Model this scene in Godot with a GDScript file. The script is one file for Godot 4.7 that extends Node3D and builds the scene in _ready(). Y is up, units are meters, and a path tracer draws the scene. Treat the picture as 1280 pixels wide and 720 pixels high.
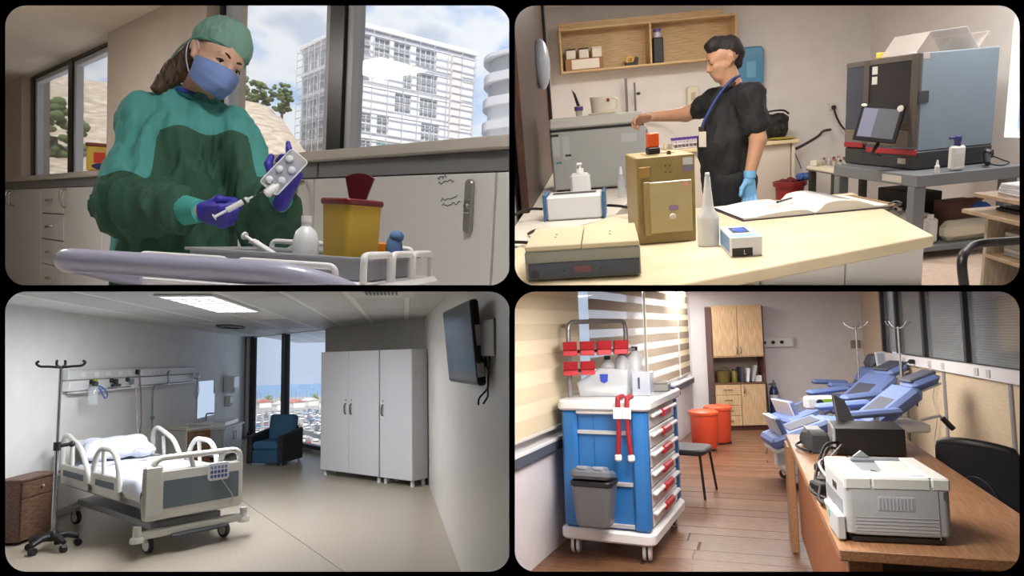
extends Node3D
# Four rooms of a hospital seen side by side through four openings of one black front wall: above, a treatment room and a laboratory; below, a patient room and a blood donation room.
# Each room is furnished in metres in axes of its own (y up from its floor); enter() sets where that floor lies below the eye and how the room is turned.

const EDGE := 0.004     # half the thickness of the partitions between the rooms
const FRONT := -0.93    # the back of the front wall

var TREAT := Transform3D(Basis.from_euler(Vector3(deg_to_rad(5.0), deg_to_rad(20.67), deg_to_rad(-1.48))), Vector3.ZERO) * Transform3D(Basis(), Vector3(0, -1.0, 0)) * Transform3D(Basis(Vector3.UP, deg_to_rad(-63.5)), Vector3(0.246, 0, -3.259))
var LAB := Transform3D(Basis.from_euler(Vector3(deg_to_rad(15.09), deg_to_rad(-20.59), deg_to_rad(-0.2))), Vector3.ZERO) * Transform3D(Basis(), Vector3(0, -1.52, 0))
var WARD := Transform3D(Basis.from_euler(Vector3(deg_to_rad(-6.02), deg_to_rad(20.42), deg_to_rad(-0.99))), Vector3.ZERO) * Transform3D(Basis(), Vector3(0, -1.70, 0))
var DONOR := Transform3D(Basis.from_euler(Vector3(deg_to_rad(-2.83), deg_to_rad(-20.13), deg_to_rad(2.95))), Vector3.ZERO) * Transform3D(Basis(), Vector3(0, -1.55, 0))


func _ready() -> void:
	camera_and_light()
	lamps()
	front_wall()
	treatment_shell()
	lab_shell()
	ward_shell()
	donor_shell()
	treatment_room()
	laboratory()
	ward()
	donor_room()
	trim_to_compartments()


func camera_and_light() -> void:
	var cam := Camera3D.new()
	cam.name = "camera"
	cam.fov = rad_to_deg(2.0 * atan(360.0 / 850.0))
	cam.near = 0.05
	cam.far = 2000.0
	add_child(cam)
	cam.current = true
	var env := Environment.new()
	env.background_mode = Environment.BG_SKY
	env.sky = Sky.new()
	var pm := PanoramaSkyMaterial.new()
	pm.panorama = ImageTexture.create_from_image(sky_image())
	pm.energy_multiplier = 1.2
	env.sky.sky_material = pm
	env.tonemap_mode = Environment.TONE_MAPPER_LINEAR
	env.tonemap_exposure = 1.0
	env.sdfgi_enabled = true
	env.ssao_enabled = true
	env.ssil_enabled = true
	var we := WorldEnvironment.new()
	we.name = "world_environment"
	we.environment = env
	add_child(we)
	var sun := DirectionalLight3D.new()
	sun.name = "sun"
	sun.light_color = Color(1.0, 0.97, 0.92)
	sun.light_energy = 2.0
	sun.light_angular_distance = 2.0
	sun.shadow_enabled = true
	sun.rotation_degrees = Vector3(-52, 18, 0)
	add_child(sun)


# a bright day with broken cloud, the same all round
func sky_image() -> Image:
	var w := 2048
	var h := 1024
	var f := FastNoiseLite.new()
	f.seed = 14
	f.frequency = 1.0
	f.fractal_octaves = 5
	f.noise_type = FastNoiseLite.TYPE_SIMPLEX_SMOOTH
	var d := PackedByteArray()
	d.resize(w * h * 3)
	var low := Color(0.80, 0.88, 0.97)
	var high := Color(0.48, 0.66, 0.92)
	var white := Color(0.95, 0.965, 0.99)
	var gray := Color(0.80, 0.84, 0.91)
	var k := 0
	for y in h:
		var el := PI * (0.5 - (y + 0.5) / h)
		var blue := low.lerp(high, clampf(absf(sin(el)) * 1.6, 0.0, 1.0))
		for x in w:
			var az := TAU * (x + 0.5) / w
			var p := Vector3(sin(az) * cos(el), sin(el) * 2.0, -cos(az) * cos(el)) * 5.0
			var c := f.get_noise_3d(p.x, p.y, p.z)
			var t := smoothstep(-0.30, 0.12, c)
			var s := blue.lerp(white.lerp(gray, smoothstep(0.15, 0.5, c)), t * 0.95)
			d[k] = int(s.r * 255)
			d[k + 1] = int(s.g * 255)
			d[k + 2] = int(s.b * 255)
			k += 3
	return Image.create_from_data(w, h, false, Image.FORMAT_RGB8, d)


# a ceiling light: a glowing panel and an area light of its size just under it
func panel_light(called: String, label: String, p: Vector3, size: Vector2, energy: float, tint: String, glare: float, yaw := 0.0, tilt := Vector3.ZERO, shown := true) -> void:
	var lamp := thing(called, label, "ceiling light", p, yaw, "", tilt)
	part("frame", g().bx(-size.x / 2, size.x / 2, -0.002, 0.006, -size.y / 2, size.y / 2, 0.001), M("d9d9d9", 0.5), lamp)
	part("diffuser", g().bx(-size.x / 2 + 0.02, size.x / 2 - 0.02, -0.004, -0.002, -size.y / 2 + 0.02, size.y / 2 - 0.02), glow(tint, glare), lamp)
	var a := AreaLight3D.new()
	a.name = "light"
	a.area_size = size
	a.light_energy = energy
	a.light_color = Color(tint)
	a.area_range = 30.0
	a.shadow_enabled = true
	a.transform = T(0, -0.008, 0, 0, -90)
	lamp.add_child(a)


func lamps() -> void:
	enter(TREAT, -1, 1)
	panel_light("ceiling_light", "recessed ceiling light of the treatment room, out of sight above the cart", Vector3(1.9, 2.32, 1.1), Vector2(0.6, 0.6), 4.4, "fffaf5", 0.9)
	panel_light("ceiling_light", "recessed ceiling light of the treatment room, above the far cupboards", Vector3(-1.86, 2.32, 1.44), Vector2(0.6, 0.45), 3.2, "fffaf5", 0.9)
	enter(LAB, 1, 1)
	panel_light("ceiling_light", "recessed ceiling light of the laboratory, above the front bench", Vector3(-0.2, 2.78, -3.0), Vector2(1.2, 0.6), 6.0, "fff9f3", 1.5)
	panel_light("ceiling_light", "recessed ceiling light of the laboratory, above the sink", Vector3(-0.6, 2.78, -7.2), Vector2(1.2, 0.6), 7.0, "fff8f0", 1.5)
	panel_light("ceiling_light", "recessed ceiling light of the laboratory, above the analyser", Vector3(1.9, 2.78, -6.6), Vector2(1.2, 0.6), 5.0, "fff9f3", 1.5)
	enter(Transform3D(), 1, -1)
	panel_light("ceiling_light", "flush ceiling light of the donation room, nearest the front", Vector3(0.9, -0.0105, -3.6), Vector2(0.6, 1.4), 5.0, "fff8f0", 2.0)
	panel_light("ceiling_light", "small flush ceiling light of the donation room, in front of the printer", Vector3(0.75, -0.006, -2.25), Vector2(0.7, 0.3), 1.6, "fff8f0", 1.5)
	panel_light("ceiling_light", "flush ceiling light of the donation room, over the couches", Vector3(2.7, -0.0105, -7.2), Vector2(1.2, 1.6), 8.0, "fff8f0", 2.0)
	panel_light("ceiling_light", "flush ceiling light of the donation room, farthest from the front", Vector3(2.0, -0.0105, -9.3), Vector2(1.4, 1.2), 8.0, "fff8f0", 2.0)


# the black front wall with its four rounded openings, and the partitions behind it
func front_wall() -> void:
	sector = Vector2.ZERO
	room = Transform3D()
	var k := 0.9 / 850.0
	var o := g()
	for q in [[322.0, 182.0], [959.0, 182.0], [322.0, 539.5], [959.0, 539.5]]:
		var cx: float = (q[0] - 640.0) * k
		var cy: float = (360.0 - q[1]) * k
		var hw := 315.5 * k
		var hh := 175.0 * k
		# the piece of wall round one opening, from its rounded rim to its share of the wall
		var x0 := -9.5 if cx < 0 else 0.0
		var x1 := 0.0 if cx < 0 else 9.5
		var y0 := 0.0 if cy > 0 else -7.0
		var y1 := 7.0 if cy > 0 else 0.0
		var rim := rrect(hw * 2, hh * 2, 26.0 * k, 8, cx, cy)
		var wide: float = FRONT / -0.9
		var corner := [Vector2(x1, y1), Vector2(x0, y1), Vector2(x0, y0), Vector2(x1, y0)]
		for c in 4:
			for j in 8:
				var a: Vector2 = rim[c * 9 + j]
				var b: Vector2 = rim[c * 9 + j + 1]
				var e: Vector2 = corner[c]
				o.face([Vector3(a.x, a.y, -0.9), Vector3(e.x, e.y, -0.9), Vector3(b.x, b.y, -0.9)])
				o.face([Vector3(b.x * wide, b.y * wide, FRONT), Vector3(e.x, e.y, FRONT), Vector3(a.x * wide, a.y * wide, FRONT)])
				o.face([Vector3(a.x * wide, a.y * wide, FRONT), Vector3(a.x, a.y, -0.9), Vector3(b.x, b.y, -0.9), Vector3(b.x * wide, b.y * wide, FRONT)])
			var a: Vector2 = rim[c * 9 + 8]
			var b: Vector2 = rim[((c + 1) % 4) * 9]
			var e: Vector2 = corner[c]
			var f: Vector2 = corner[(c + 1) % 4]
			o.face([Vector3(a.x, a.y, -0.9), Vector3(e.x, e.y, -0.9), Vector3(f.x, f.y, -0.9), Vector3(b.x, b.y, -0.9)])
			o.face([Vector3(b.x * wide, b.y * wide, FRONT), Vector3(f.x, f.y, FRONT), Vector3(e.x, e.y, FRONT), Vector3(a.x * wide, a.y * wide, FRONT)])
			o.face([Vector3(a.x * wide, a.y * wide, FRONT), Vector3(a.x, a.y, -0.9), Vector3(b.x, b.y, -0.9), Vector3(b.x * wide, b.y * wide, FRONT)])
	var black := M("000000", 1.0)
	black.metallic_specular = 0.0
	black.specular_mode = BaseMaterial3D.SPECULAR_DISABLED
	struct("wall_front", o, black, "black front wall with four rounded openings onto the four rooms", "wall")
	struct("wall_partition", g().bx(-EDGE, EDGE, -7, 7, -19, FRONT), M("cfcac4", 0.8), "upright partition between the left pair and the right pair of rooms", "wall")
	struct("floor_partition", g().bx(-9.5, 9.5, -EDGE, EDGE, -19, FRONT), M("cfcac4", 0.8), "level partition between the upper pair and the lower pair of rooms", "floor")
	# the dark lobby the eye stands in
	var dark := M("1a1a1a", 0.9)
	var lobby := g()
	lobby.bx(-1.7, 1.7, 1.2, 1.3, -0.9, 1.6)
	lobby.bx(-1.7, 1.7, -1.3, -1.2, -0.9, 1.6)
	lobby.bx(-1.8, -1.7, -1.3, 1.3, -0.9, 1.6)
	lobby.bx(1.7, 1.8, -1.3, 1.3, -0.9, 1.6)
	lobby.bx(-1.8, 1.8, -1.3, 1.3, 1.6, 1.7)
	struct("wall_back", lobby, dark, "dark lobby walls behind the viewer", "wall")


# ------------------------------------------------------------------ the four shells
func wall_grain() -> Texture2D:
	return noise_tex("plaster", 0.02, Color(0.955, 0.955, 0.955), Color(1, 1, 1), 5)


func treatment_shell() -> void:
	enter(TREAT, -1, 1)
	var sh := [[Vector3(0, 0, 0), Vector3(0, 0, 1)], [Vector3(0, 2.34, 0), Vector3(0, -1, 0)], [Vector3(-6.6, 0, 0), Vector3(1, 0, 0)], [Vector3(0, 0, 3.2), Vector3(0, 0, -1)], [Vector3.ZERO, Vector3.UP]]
	var beige := MG("c9bcae", 0.75, wall_grain(), Vector3(0.6, 0.6, 0.6))
	struct("wall_window_side", wall_shape(sh, 0, 0.24, [[-5.49, -2.9, 1.3, 2.34], [-1.2, 12.0, 1.3, 2.34], [-6.6, 12.0, -1.0, 1.3]], Vector3.RIGHT), beige, "beige window wall behind the nurse in the treatment room", "wall")
	struct("wall_behind_cupboards", g().bx(-6.6, 6.0, -0.1, 1.3, -0.66, -0.56), beige, "wall behind the treatment room cupboards, out of sight", "wall")
	struct("ceiling", wall_shape(sh, 1, 0.1), MG("e2d6c6", 0.7, wall_grain(), Vector3(0.5, 0.5, 0.5)), "cream ceiling over the treatment room windows", "ceiling")
	struct("wall_far_end", wall_shape(sh, 2, 0.1), beige, "beige end wall past the far treatment room window", "wall")
	struct("wall_opposite", wall_shape(sh, 3, 0.1), M("d8d0c6", 0.8), "plain wall opposite the treatment room windows, out of sight", "wall")
	struct("floor", wall_shape(sh, 4, 0.1), M("b5aa9c", 0.6), "floor of the treatment room, hidden below the cart", "floor")


func lab_shell() -> void:
	enter(LAB, 1, 1)
	# back wall turned 70 degrees, right wall square to it, left wall along the side bench
	var nb := Vector3(0.342, 0, 0.94)
	var nr := Vector3(-0.94, 0, 0.342)
	var sh := [[Vector3(1.25, 0, -10.37), nb], [Vector3(1.25, 0, -10.37), nr], [Vector3(-1.925, 0, -5.876), Vector3(0.972, 0, -0.233)], [Vector3.ZERO, Vector3.UP], [Vector3(0, 2.8, 0), Vector3.DOWN]]
	var paint := MG("e2ddd9", 0.75, wall_grain(), Vector3(0.6, 0.6, 0.6))
	struct("wall_shelf_side", wall_shape(sh, 0, 0.12), paint, "cream back wall of the laboratory behind the open shelf", "wall")
	struct("wall_right", wall_shape(sh, 1, 0.12, [[2.6, 5.2, 0.9, 2.3]], Vector3(0.342, 0, 0.94)), paint, "cream right wall of the laboratory behind the analyser", "wall")
	struct("wall_left", wall_shape(sh, 2, 0.12), paint, "cream left wall of the laboratory beside the centrifuge", "wall")
	struct("floor", wall_shape(sh, 3, 0.1), MG("c8b3a2", 0.45, noise_tex("vinyl", 0.05, Color(0.9, 0.9, 0.9), Color.WHITE), Vector3(1, 1, 1)), "pale floor of the laboratory under the analyser table", "floor")
	struct("ceiling", wall_shape(sh, 4, 0.1), M("e6e2dc", 0.8), "white ceiling of the laboratory, out of sight", "ceiling")


func ward_shell() -> void:
	enter(WARD, -1, -1)
	var L := Vector3(0.975, 0, 0.2216)
	var W := Vector3(-0.9426, 0, 0.3338)
	var R := Vector3(-0.9857, 0, -0.1685)
	var c1 := Vector3(-0.297, 0, -17.441)
	var c2 := Vector3(2.334, 0, -10.027)
	var sh := [[c1, L], [c1, W], [c2, R], [Vector3.ZERO, Vector3.UP], [Vector3(0, 2.36, 0), Vector3.DOWN]]
	var white := MG("dcdad6", 0.6, wall_grain(), Vector3(0.5, 0.5, 0.5))
	struct("wall_headboard_side", wall_shape(sh, 0, 0.12), white, "white wall of the patient room carrying the medical gas panel", "wall")
	struct("wall_window_side", wall_shape(sh, 1, 0.16, [[0.1, 4.4, 0.06, 2.36]], Vector3(0.3338, 0, 0.9426)), MG("b9b3aa", 0.7, wall_grain(), Vector3(0.5, 0.5, 0.5)), "grey-beige window wall of the patient room behind the wardrobes", "wall")
	struct("wall_right", wall_shape(sh, 2, 0.12), MG("d8d3cb", 0.35, wall_grain(), Vector3(0.5, 0.5, 0.5)), "glossy pale right wall of the patient room with the television", "wall")
	struct("floor", wall_shape(sh, 3, 0.1), MG("b7ab98", 0.34, noise_tex("vinyl speckle", 0.12, Color(0.86, 0.86, 0.86), Color.WHITE, 3), Vector3(1.2, 1.2, 1.2)), "beige vinyl floor of the patient room", "floor")
	struct("ceiling", wall_shape(sh, 4, 0.1), M("cfcdc9", 0.6), "white metal panel ceiling of the patient room", "ceiling")


func donor_shell() -> void:
	enter(DONOR, 1, -1)
	var B := Vector3(0.299, 0, 0.954)
	var Lw := Vector3(0.9976, 0, 0.0696)
	var Rw := Vector3(-0.9962, 0, 0.0872)
	var b1 := Vector3(-0.804, 0, -10.796)
	var w1 := Vector3(-1.45, 0, -4.701)
	var r1 := Vector3(1.53, 0, -10.345)
	var sh := [[b1, B], [w1, Lw], [r1, Rw], [Vector3.ZERO, Vector3.UP], [Vector3(0, 2.7, 0), Vector3.DOWN]]
	struct("wall_back", wall_shape(sh, 0, 0.12), MG("dcd9de", 0.75, wall_grain(), Vector3(0.6, 0.6, 0.6)), "pale lilac back wall of the donation room", "wall")
	struct("wall_window_side", wall_shape(sh, 1, 0.2, [[-6.0, 6.0, 0.78, 2.2]], Vector3(0.0696, 0, -0.9976)), MG("d9d5dc", 0.75, wall_grain(), Vector3(0.6, 0.6, 0.6)), "pale lilac wall under the donation room window", "wall")
	struct("wall_right", wall_shape(sh, 2, 0.1, [[0.0, 12.0, 1.1, 2.6]], Vector3(0.0872, 0, 0.9962)), M("cbb9a2", 0.6), "beige lower right wall of the donation room below the glazing", "wall")
	struct("floor", wall_shape(sh, 3, 0.1), M("4a2f22", 0.6), "subfloor under the brown planks of the donation room", "floor")

# ------------------------------------------------------------------ mesh gathering
class G:
	var v := PackedVector3Array()
	var n := PackedVector3Array()
	var ix := PackedInt32Array()
	var X := Transform3D()

	func at(x: float, y: float, z: float, yaw := 0.0, pitch := 0.0, roll := 0.0) -> G:
		X = Transform3D(Basis.from_euler(Vector3(deg_to_rad(pitch), deg_to_rad(yaw), deg_to_rad(roll))), Vector3(x, y, z))
		return self

	func reset() -> G:
		X = Transform3D()
		return self

	# flat polygon, counter-clockwise seen from outside
	func face(p: Array) -> void:
		var nn: Vector3 = Vector3.ZERO
		for i in p.size():
			var a: Vector3 = p[i]
			var b: Vector3 = p[(i + 1) % p.size()]
			nn += a.cross(b)
		nn = (X.basis * nn).normalized()
		var s := v.size()
		for q in p:
			v.append(X * (q as Vector3))
			n.append(nn)
		for i in range(1, p.size() - 1):
			ix.append_array([s, s + i + 1, s + i])

	# indexed smooth surface, counter-clockwise triangles
	func smooth(p: PackedVector3Array, t: PackedInt32Array) -> void:
		var nn := PackedVector3Array()
		nn.resize(p.size())
		for i in range(0, t.size(), 3):
			var c: Vector3 = (p[t[i + 1]] - p[t[i]]).cross(p[t[i + 2]] - p[t[i]])
			nn[t[i]] += c
			nn[t[i + 1]] += c
			nn[t[i + 2]] += c
		var s := v.size()
		for i in p.size():
			v.append(X * p[i])
			n.append((X.basis * nn[i]).normalized())
		for i in range(0, t.size(), 3):
			ix.append_array([s + t[i], s + t[i + 2], s + t[i + 1]])

	func raw(p: PackedVector3Array, nn: PackedVector3Array, t: PackedInt32Array) -> void:
		var s := v.size()
		for i in p.size():
			v.append(X * p[i])
			n.append((X.basis * nn[i]).normalized())
		for i in range(0, t.size(), 3):
			ix.append_array([s + t[i], s + t[i + 2], s + t[i + 1]])

	# box by centre and size, edges chamfered by b
	func box(c: Vector3, s: Vector3, b := 0.0) -> G:
		var h := s / 2.0
		b = minf(b, minf(h.x, minf(h.y, h.z)) * 0.9)
		if b <= 0.0:
			for k in 3:
				for sg in [-1.0, 1.0]:
					var u := Vector3.ZERO
					var w := Vector3.ZERO
					var d := Vector3.ZERO
					d[k] = sg * h[k]
					u[(k + 1) % 3] = h[(k + 1) % 3]
					w[(k + 2) % 3] = h[(k + 2) % 3] * sg
					face([c + d - u - w, c + d + u - w, c + d + u + w, c + d - u + w])
			return self
		var i3 := h - Vector3(b, b, b)
		for k in 3:
			for sg in [-1.0, 1.0]:
				var u := Vector3.ZERO
				var w := Vector3.ZERO
				var d := Vector3.ZERO
				d[k] = sg * h[k]
				u[(k + 1) % 3] = i3[(k + 1) % 3]
				w[(k + 2) % 3] = i3[(k + 2) % 3] * sg
				face([c + d - u - w, c + d + u - w, c + d + u + w, c + d - u + w])
		for k in 3:
			var k1 := (k + 1) % 3
			var k2 := (k + 2) % 3
			for s1 in [-1.0, 1.0]:
				for s2 in [-1.0, 1.0]:
					var p: Array = []
					for e in [[-1.0, 0], [1.0, 0], [1.0, 1], [-1.0, 1]]:
						var q := Vector3.ZERO
						q[k] = i3[k] * e[0]
						q[k1] = s1 * (h[k1] if e[1] == 0 else i3[k1])
						q[k2] = s2 * (i3[k2] if e[1] == 0 else h[k2])
						p.append(c + q)
					if s1 * s2 < 0.0:
						p.reverse()
					face(p)
		for sx in [-1.0, 1.0]:
			for sy in [-1.0, 1.0]:
				for sz in [-1.0, 1.0]:
					var p: Array = [c + Vector3(sx * h.x, sy * i3.y, sz * i3.z), c + Vector3(sx * i3.x, sy * h.y, sz * i3.z), c + Vector3(sx * i3.x, sy * i3.y, sz * h.z)]
					if sx * sy * sz < 0.0:
						p.reverse()
					face(p)
		return self

	func bx(x0: float, x1: float, y0: float, y1: float, z0: float, z1: float, b := 0.0) -> G:
		return box(Vector3(x0 + x1, y0 + y1, z0 + z1) / 2.0, Vector3(absf(x1 - x0), absf(y1 - y0), absf(z1 - z0)), b)

	# swept round bar; r is one radius or one for each point
	func tube(pts: Array, r: Variant, m := 8, closed := false) -> G:
		var p := PackedVector3Array()
		var nn := PackedVector3Array()
		var t := PackedInt32Array()
		var c := pts.size()
		var up := Vector3.ZERO
		for i in c:
			var a: Vector3 = pts[(i - 1 + c) % c] if closed or i > 0 else pts[0]
			var b: Vector3 = pts[(i + 1) % c] if closed or i < c - 1 else pts[c - 1]
			var d := (b - a).normalized()
			if up == Vector3.ZERO:
				up = d.cross(Vector3.UP if absf(d.y) < 0.9 else Vector3.RIGHT).normalized()
			up = (up - d * up.dot(d)).normalized()
			var w := d.cross(up)
			var rr: float = r[i] if r is Array else r
			for k in m:
				var an := TAU * k / m
				var o := up * cos(an) + w * sin(an)
				p.append((pts[i] as Vector3) + o * rr)
				nn.append(o)
		for i in (c if closed else c - 1):
			for k in m:
				var a := i * m + k
				var b := i * m + (k + 1) % m
				var a2 := ((i + 1) % c) * m + k
				var b2 := ((i + 1) % c) * m + (k + 1) % m
				t.append_array([a, b, b2, a, b2, a2])
		raw(p, nn, t)
		if not closed:
			var q0: Array = []
			var q1: Array = []
			for k in m:
				q0.push_front(p[k])
				q1.append(p[(c - 1) * m + k])
			face(q0)
			face(q1)
		return self

	func rod(a: Vector3, b: Vector3, r: float, m := 10) -> G:
		return tube([a, b], r, m)

	# turned shape round y: profile of (radius, height) from bottom to top
	func lathe(c: Vector3, prof: Array, m := 20) -> G:
		for i in prof.size() - 1:
			var a: Vector2 = prof[i]
			var b: Vector2 = prof[i + 1]
			if a.is_equal_approx(b):
				continue
			var e := (b - a).normalized()
			var na := e
			var nb := e
			if i > 0:
				var e0: Vector2 = (a - (prof[i - 1] as Vector2)).normalized()
				if e0.dot(e) > 0.75:
					na = (e0 + e).normalized()
			if i < prof.size() - 2:
				var e1: Vector2 = ((prof[i + 2] as Vector2) - b).normalized()
				if e1.dot(e) > 0.75:
					nb = (e1 + e).normalized()
			var p := PackedVector3Array()
			var nn := PackedVector3Array()
			var t := PackedInt32Array()
			for k in m + 1:
				var an := TAU * k / m
				var o := Vector3(cos(an), 0, -sin(an))
				p.append(c + o * a.x + Vector3.UP * a.y)
				p.append(c + o * b.x + Vector3.UP * b.y)
				nn.append(o * na.y - Vector3.UP * na.x)
				nn.append(o * nb.y - Vector3.UP * nb.x)
			for k in m:
				var s := k * 2
				if a.x > 1e-5:
					t.append_array([s, s + 2, s + 1])
				if b.x > 1e-5:
					t.append_array([s + 1, s + 2, s + 3])
			raw(p, nn, t)
		return self

	# outline in x, y (counter-clockwise) pushed from z0 to z1; corners under 35 degrees are smooth
	func prism(o: PackedVector2Array, z0: float, z1: float, b := 0.0) -> G:
		if Geometry2D.is_polygon_clockwise(o):
			o = o.duplicate()
			o.reverse()
		var c := o.size()
		var inn := o.duplicate()
		var en := PackedVector2Array()
		for i in c:
			var d := (o[(i + 1) % c] - o[i]).normalized()
			en.append(Vector2(d.y, -d.x))
		if b > 0.0:
			for i in c:
				var q := (en[i] + en[(i - 1 + c) % c])
				inn[i] = o[i] - q.normalized() * b / maxf(0.4, q.length() / 2.0)
		var tri := Geometry2D.triangulate_polygon(inn)
		for i in range(0, tri.size(), 3):
			var p: Array = [inn[tri[i]], inn[tri[i + 1]], inn[tri[i + 2]]]
			if (p[1] - p[0]).cross(p[2] - p[0]) < 0.0:
				p.reverse()
			face([Vector3(p[0].x, p[0].y, z1), Vector3(p[1].x, p[1].y, z1), Vector3(p[2].x, p[2].y, z1)])
			face([Vector3(p[2].x, p[2].y, z0), Vector3(p[1].x, p[1].y, z0), Vector3(p[0].x, p[0].y, z0)])
		var za := z0 + b
		var zb := z1 - b
		for i in c:
			var j := (i + 1) % c
			var h := (i - 1 + c) % c
			var na := (en[i] + en[h]).normalized() if en[i].dot(en[h]) > 0.8 else en[i]
			var nb := (en[i] + en[j]).normalized() if en[i].dot(en[j]) > 0.8 else en[i]
			var A := Vector3(na.x, na.y, 0)
			var B := Vector3(nb.x, nb.y, 0)
			raw(PackedVector3Array([Vector3(o[i].x, o[i].y, za), Vector3(o[j].x, o[j].y, za), Vector3(o[j].x, o[j].y, zb), Vector3(o[i].x, o[i].y, zb)]), PackedVector3Array([A, B, B, A]), PackedInt32Array([0, 1, 2, 0, 2, 3]))
			if b > 0.0:
				face([Vector3(o[i].x, o[i].y, zb), Vector3(o[j].x, o[j].y, zb), Vector3(inn[j].x, inn[j].y, z1), Vector3(inn[i].x, inn[i].y, z1)])
				face([Vector3(o[j].x, o[j].y, za), Vector3(o[i].x, o[i].y, za), Vector3(inn[i].x, inn[i].y, z0), Vector3(inn[j].x, inn[j].y, z0)])
		return self

	func ball(c: Vector3, r: Vector3, m := 14) -> G:
		var p := PackedVector3Array()
		var nn := PackedVector3Array()
		var t := PackedInt32Array()
		var h := m / 2
		for i in h + 1:
			var a := PI * i / h
			for k in m + 1:
				var an := TAU * k / m
				var o := Vector3(sin(a) * cos(an), cos(a), sin(a) * sin(an))
				p.append(c + o * r)
				nn.append(o / r)
		for i in h:
			for k in m:
				var s := i * (m + 1) + k
				if i > 0:
					t.append_array([s, s + 1, s + m + 2])
				if i < h - 1:
					t.append_array([s, s + m + 2, s + m + 1])
		raw(p, nn, t)
		return self

	# smooth sheet through rows of points (all of one length), given a thickness along its normals
	func sheet(rows: Array, th := 0.0, wrap := false) -> G:
		var c: int = rows[0].size()
		var p := PackedVector3Array()
		var t := PackedInt32Array()
		for r in rows:
			for q in r:
				p.append(q)
		for i in rows.size() - 1:
			for k in (c if wrap else c - 1):
				var a := i * c + k
				var b := i * c + (k + 1) % c
				t.append_array([a, b, b + c, a, b + c, a + c])
		smooth(p, t)
		if th > 0.0:
			var nn := PackedVector3Array()
			nn.resize(p.size())
			for i in range(0, t.size(), 3):
				var cr: Vector3 = (p[t[i + 1]] - p[t[i]]).cross(p[t[i + 2]] - p[t[i]])
				for k in 3:
					nn[t[i + k]] += cr
			var q := p.duplicate()
			for i in p.size():
				q[i] = p[i] - nn[i].normalized() * th
			var t2 := t.duplicate()
			for i in range(0, t2.size(), 3):
				var w := t2[i + 1]
				t2[i + 1] = t2[i + 2]
				t2[i + 2] = w
			smooth(q, t2)
			var rim: Array = []
			if wrap:
				for k in c:
					var b := (k + 1) % c
					face([p[b], p[k], q[k], q[b]])
					var l := (rows.size() - 1) * c
					face([p[l + k], p[l + b], q[l + b], q[l + k]])
			else:
				for k in c:
					rim.append(k)
				for i in range(1, rows.size()):
					rim.append(i * c + c - 1)
				for k in range(c - 2, -1, -1):
					rim.append((rows.size() - 1) * c + k)
				for i in range(rows.size() - 2, 0, -1):
					rim.append(i * c)
				for k in rim.size():
					var a: int = rim[k]
					var b: int = rim[(k + 1) % rim.size()]
					face([p[b], p[a], q[a], q[b]])
		return self

	func done() -> ArrayMesh:
		var a: Array = []
		a.resize(Mesh.ARRAY_MAX)
		a[Mesh.ARRAY_VERTEX] = v
		a[Mesh.ARRAY_NORMAL] = n
		a[Mesh.ARRAY_INDEX] = ix
		var m := ArrayMesh.new()
		m.add_surface_from_arrays(Mesh.PRIMITIVE_TRIANGLES, a)
		return m


func g() -> G:
	return G.new()


# a path whose corners are rounded
func bend(pts: Array, r: float, k := 5, closed := false) -> Array:
	var out: Array = []
	for i in pts.size():
		if not closed and (i == 0 or i == pts.size() - 1):
			out.append(pts[i])
			continue
		var p: Vector3 = pts[i]
		var a: Vector3 = pts[(i - 1 + pts.size()) % pts.size()]
		var b: Vector3 = pts[(i + 1) % pts.size()]
		var ra := minf(r, a.distance_to(p) * 0.49)
		var rb := minf(r, b.distance_to(p) * 0.49)
		var s := p + (a - p).normalized() * ra
		var e := p + (b - p).normalized() * rb
		for j in k + 1:
			var t := float(j) / k
			out.append(s.lerp(p, t).lerp(p.lerp(e, t), t))
	return out


# a smooth curve through points
func curve(pts: Array, k := 6) -> Array:
	var out: Array = []
	for i in pts.size() - 1:
		var a: Vector3 = pts[maxi(0, i - 1)]
		var b: Vector3 = pts[i]
		var c: Vector3 = pts[i + 1]
		var d: Vector3 = pts[mini(pts.size() - 1, i + 2)]
		for j in k:
			out.append(b.cubic_interpolate(c, a, d, float(j) / k))
	out.append(pts[-1])
	return out


func rrect(w: float, h: float, r: float, k := 5, cx := 0.0, cy := 0.0) -> PackedVector2Array:
	var o := PackedVector2Array()
	for q in 4:
		var c := Vector2((w / 2 - r) * [1, -1, -1, 1][q], (h / 2 - r) * [1, 1, -1, -1][q])
		for j in k + 1:
			var a := PI / 2 * (q + float(j) / k)
			o.append(Vector2(cx, cy) + c + Vector2(cos(a), sin(a)) * r)
	return o


func poly(a: Array) -> PackedVector2Array:
	var o := PackedVector2Array()
	for i in range(0, a.size(), 2):
		o.append(Vector2(a[i], a[i + 1]))
	return o


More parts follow.
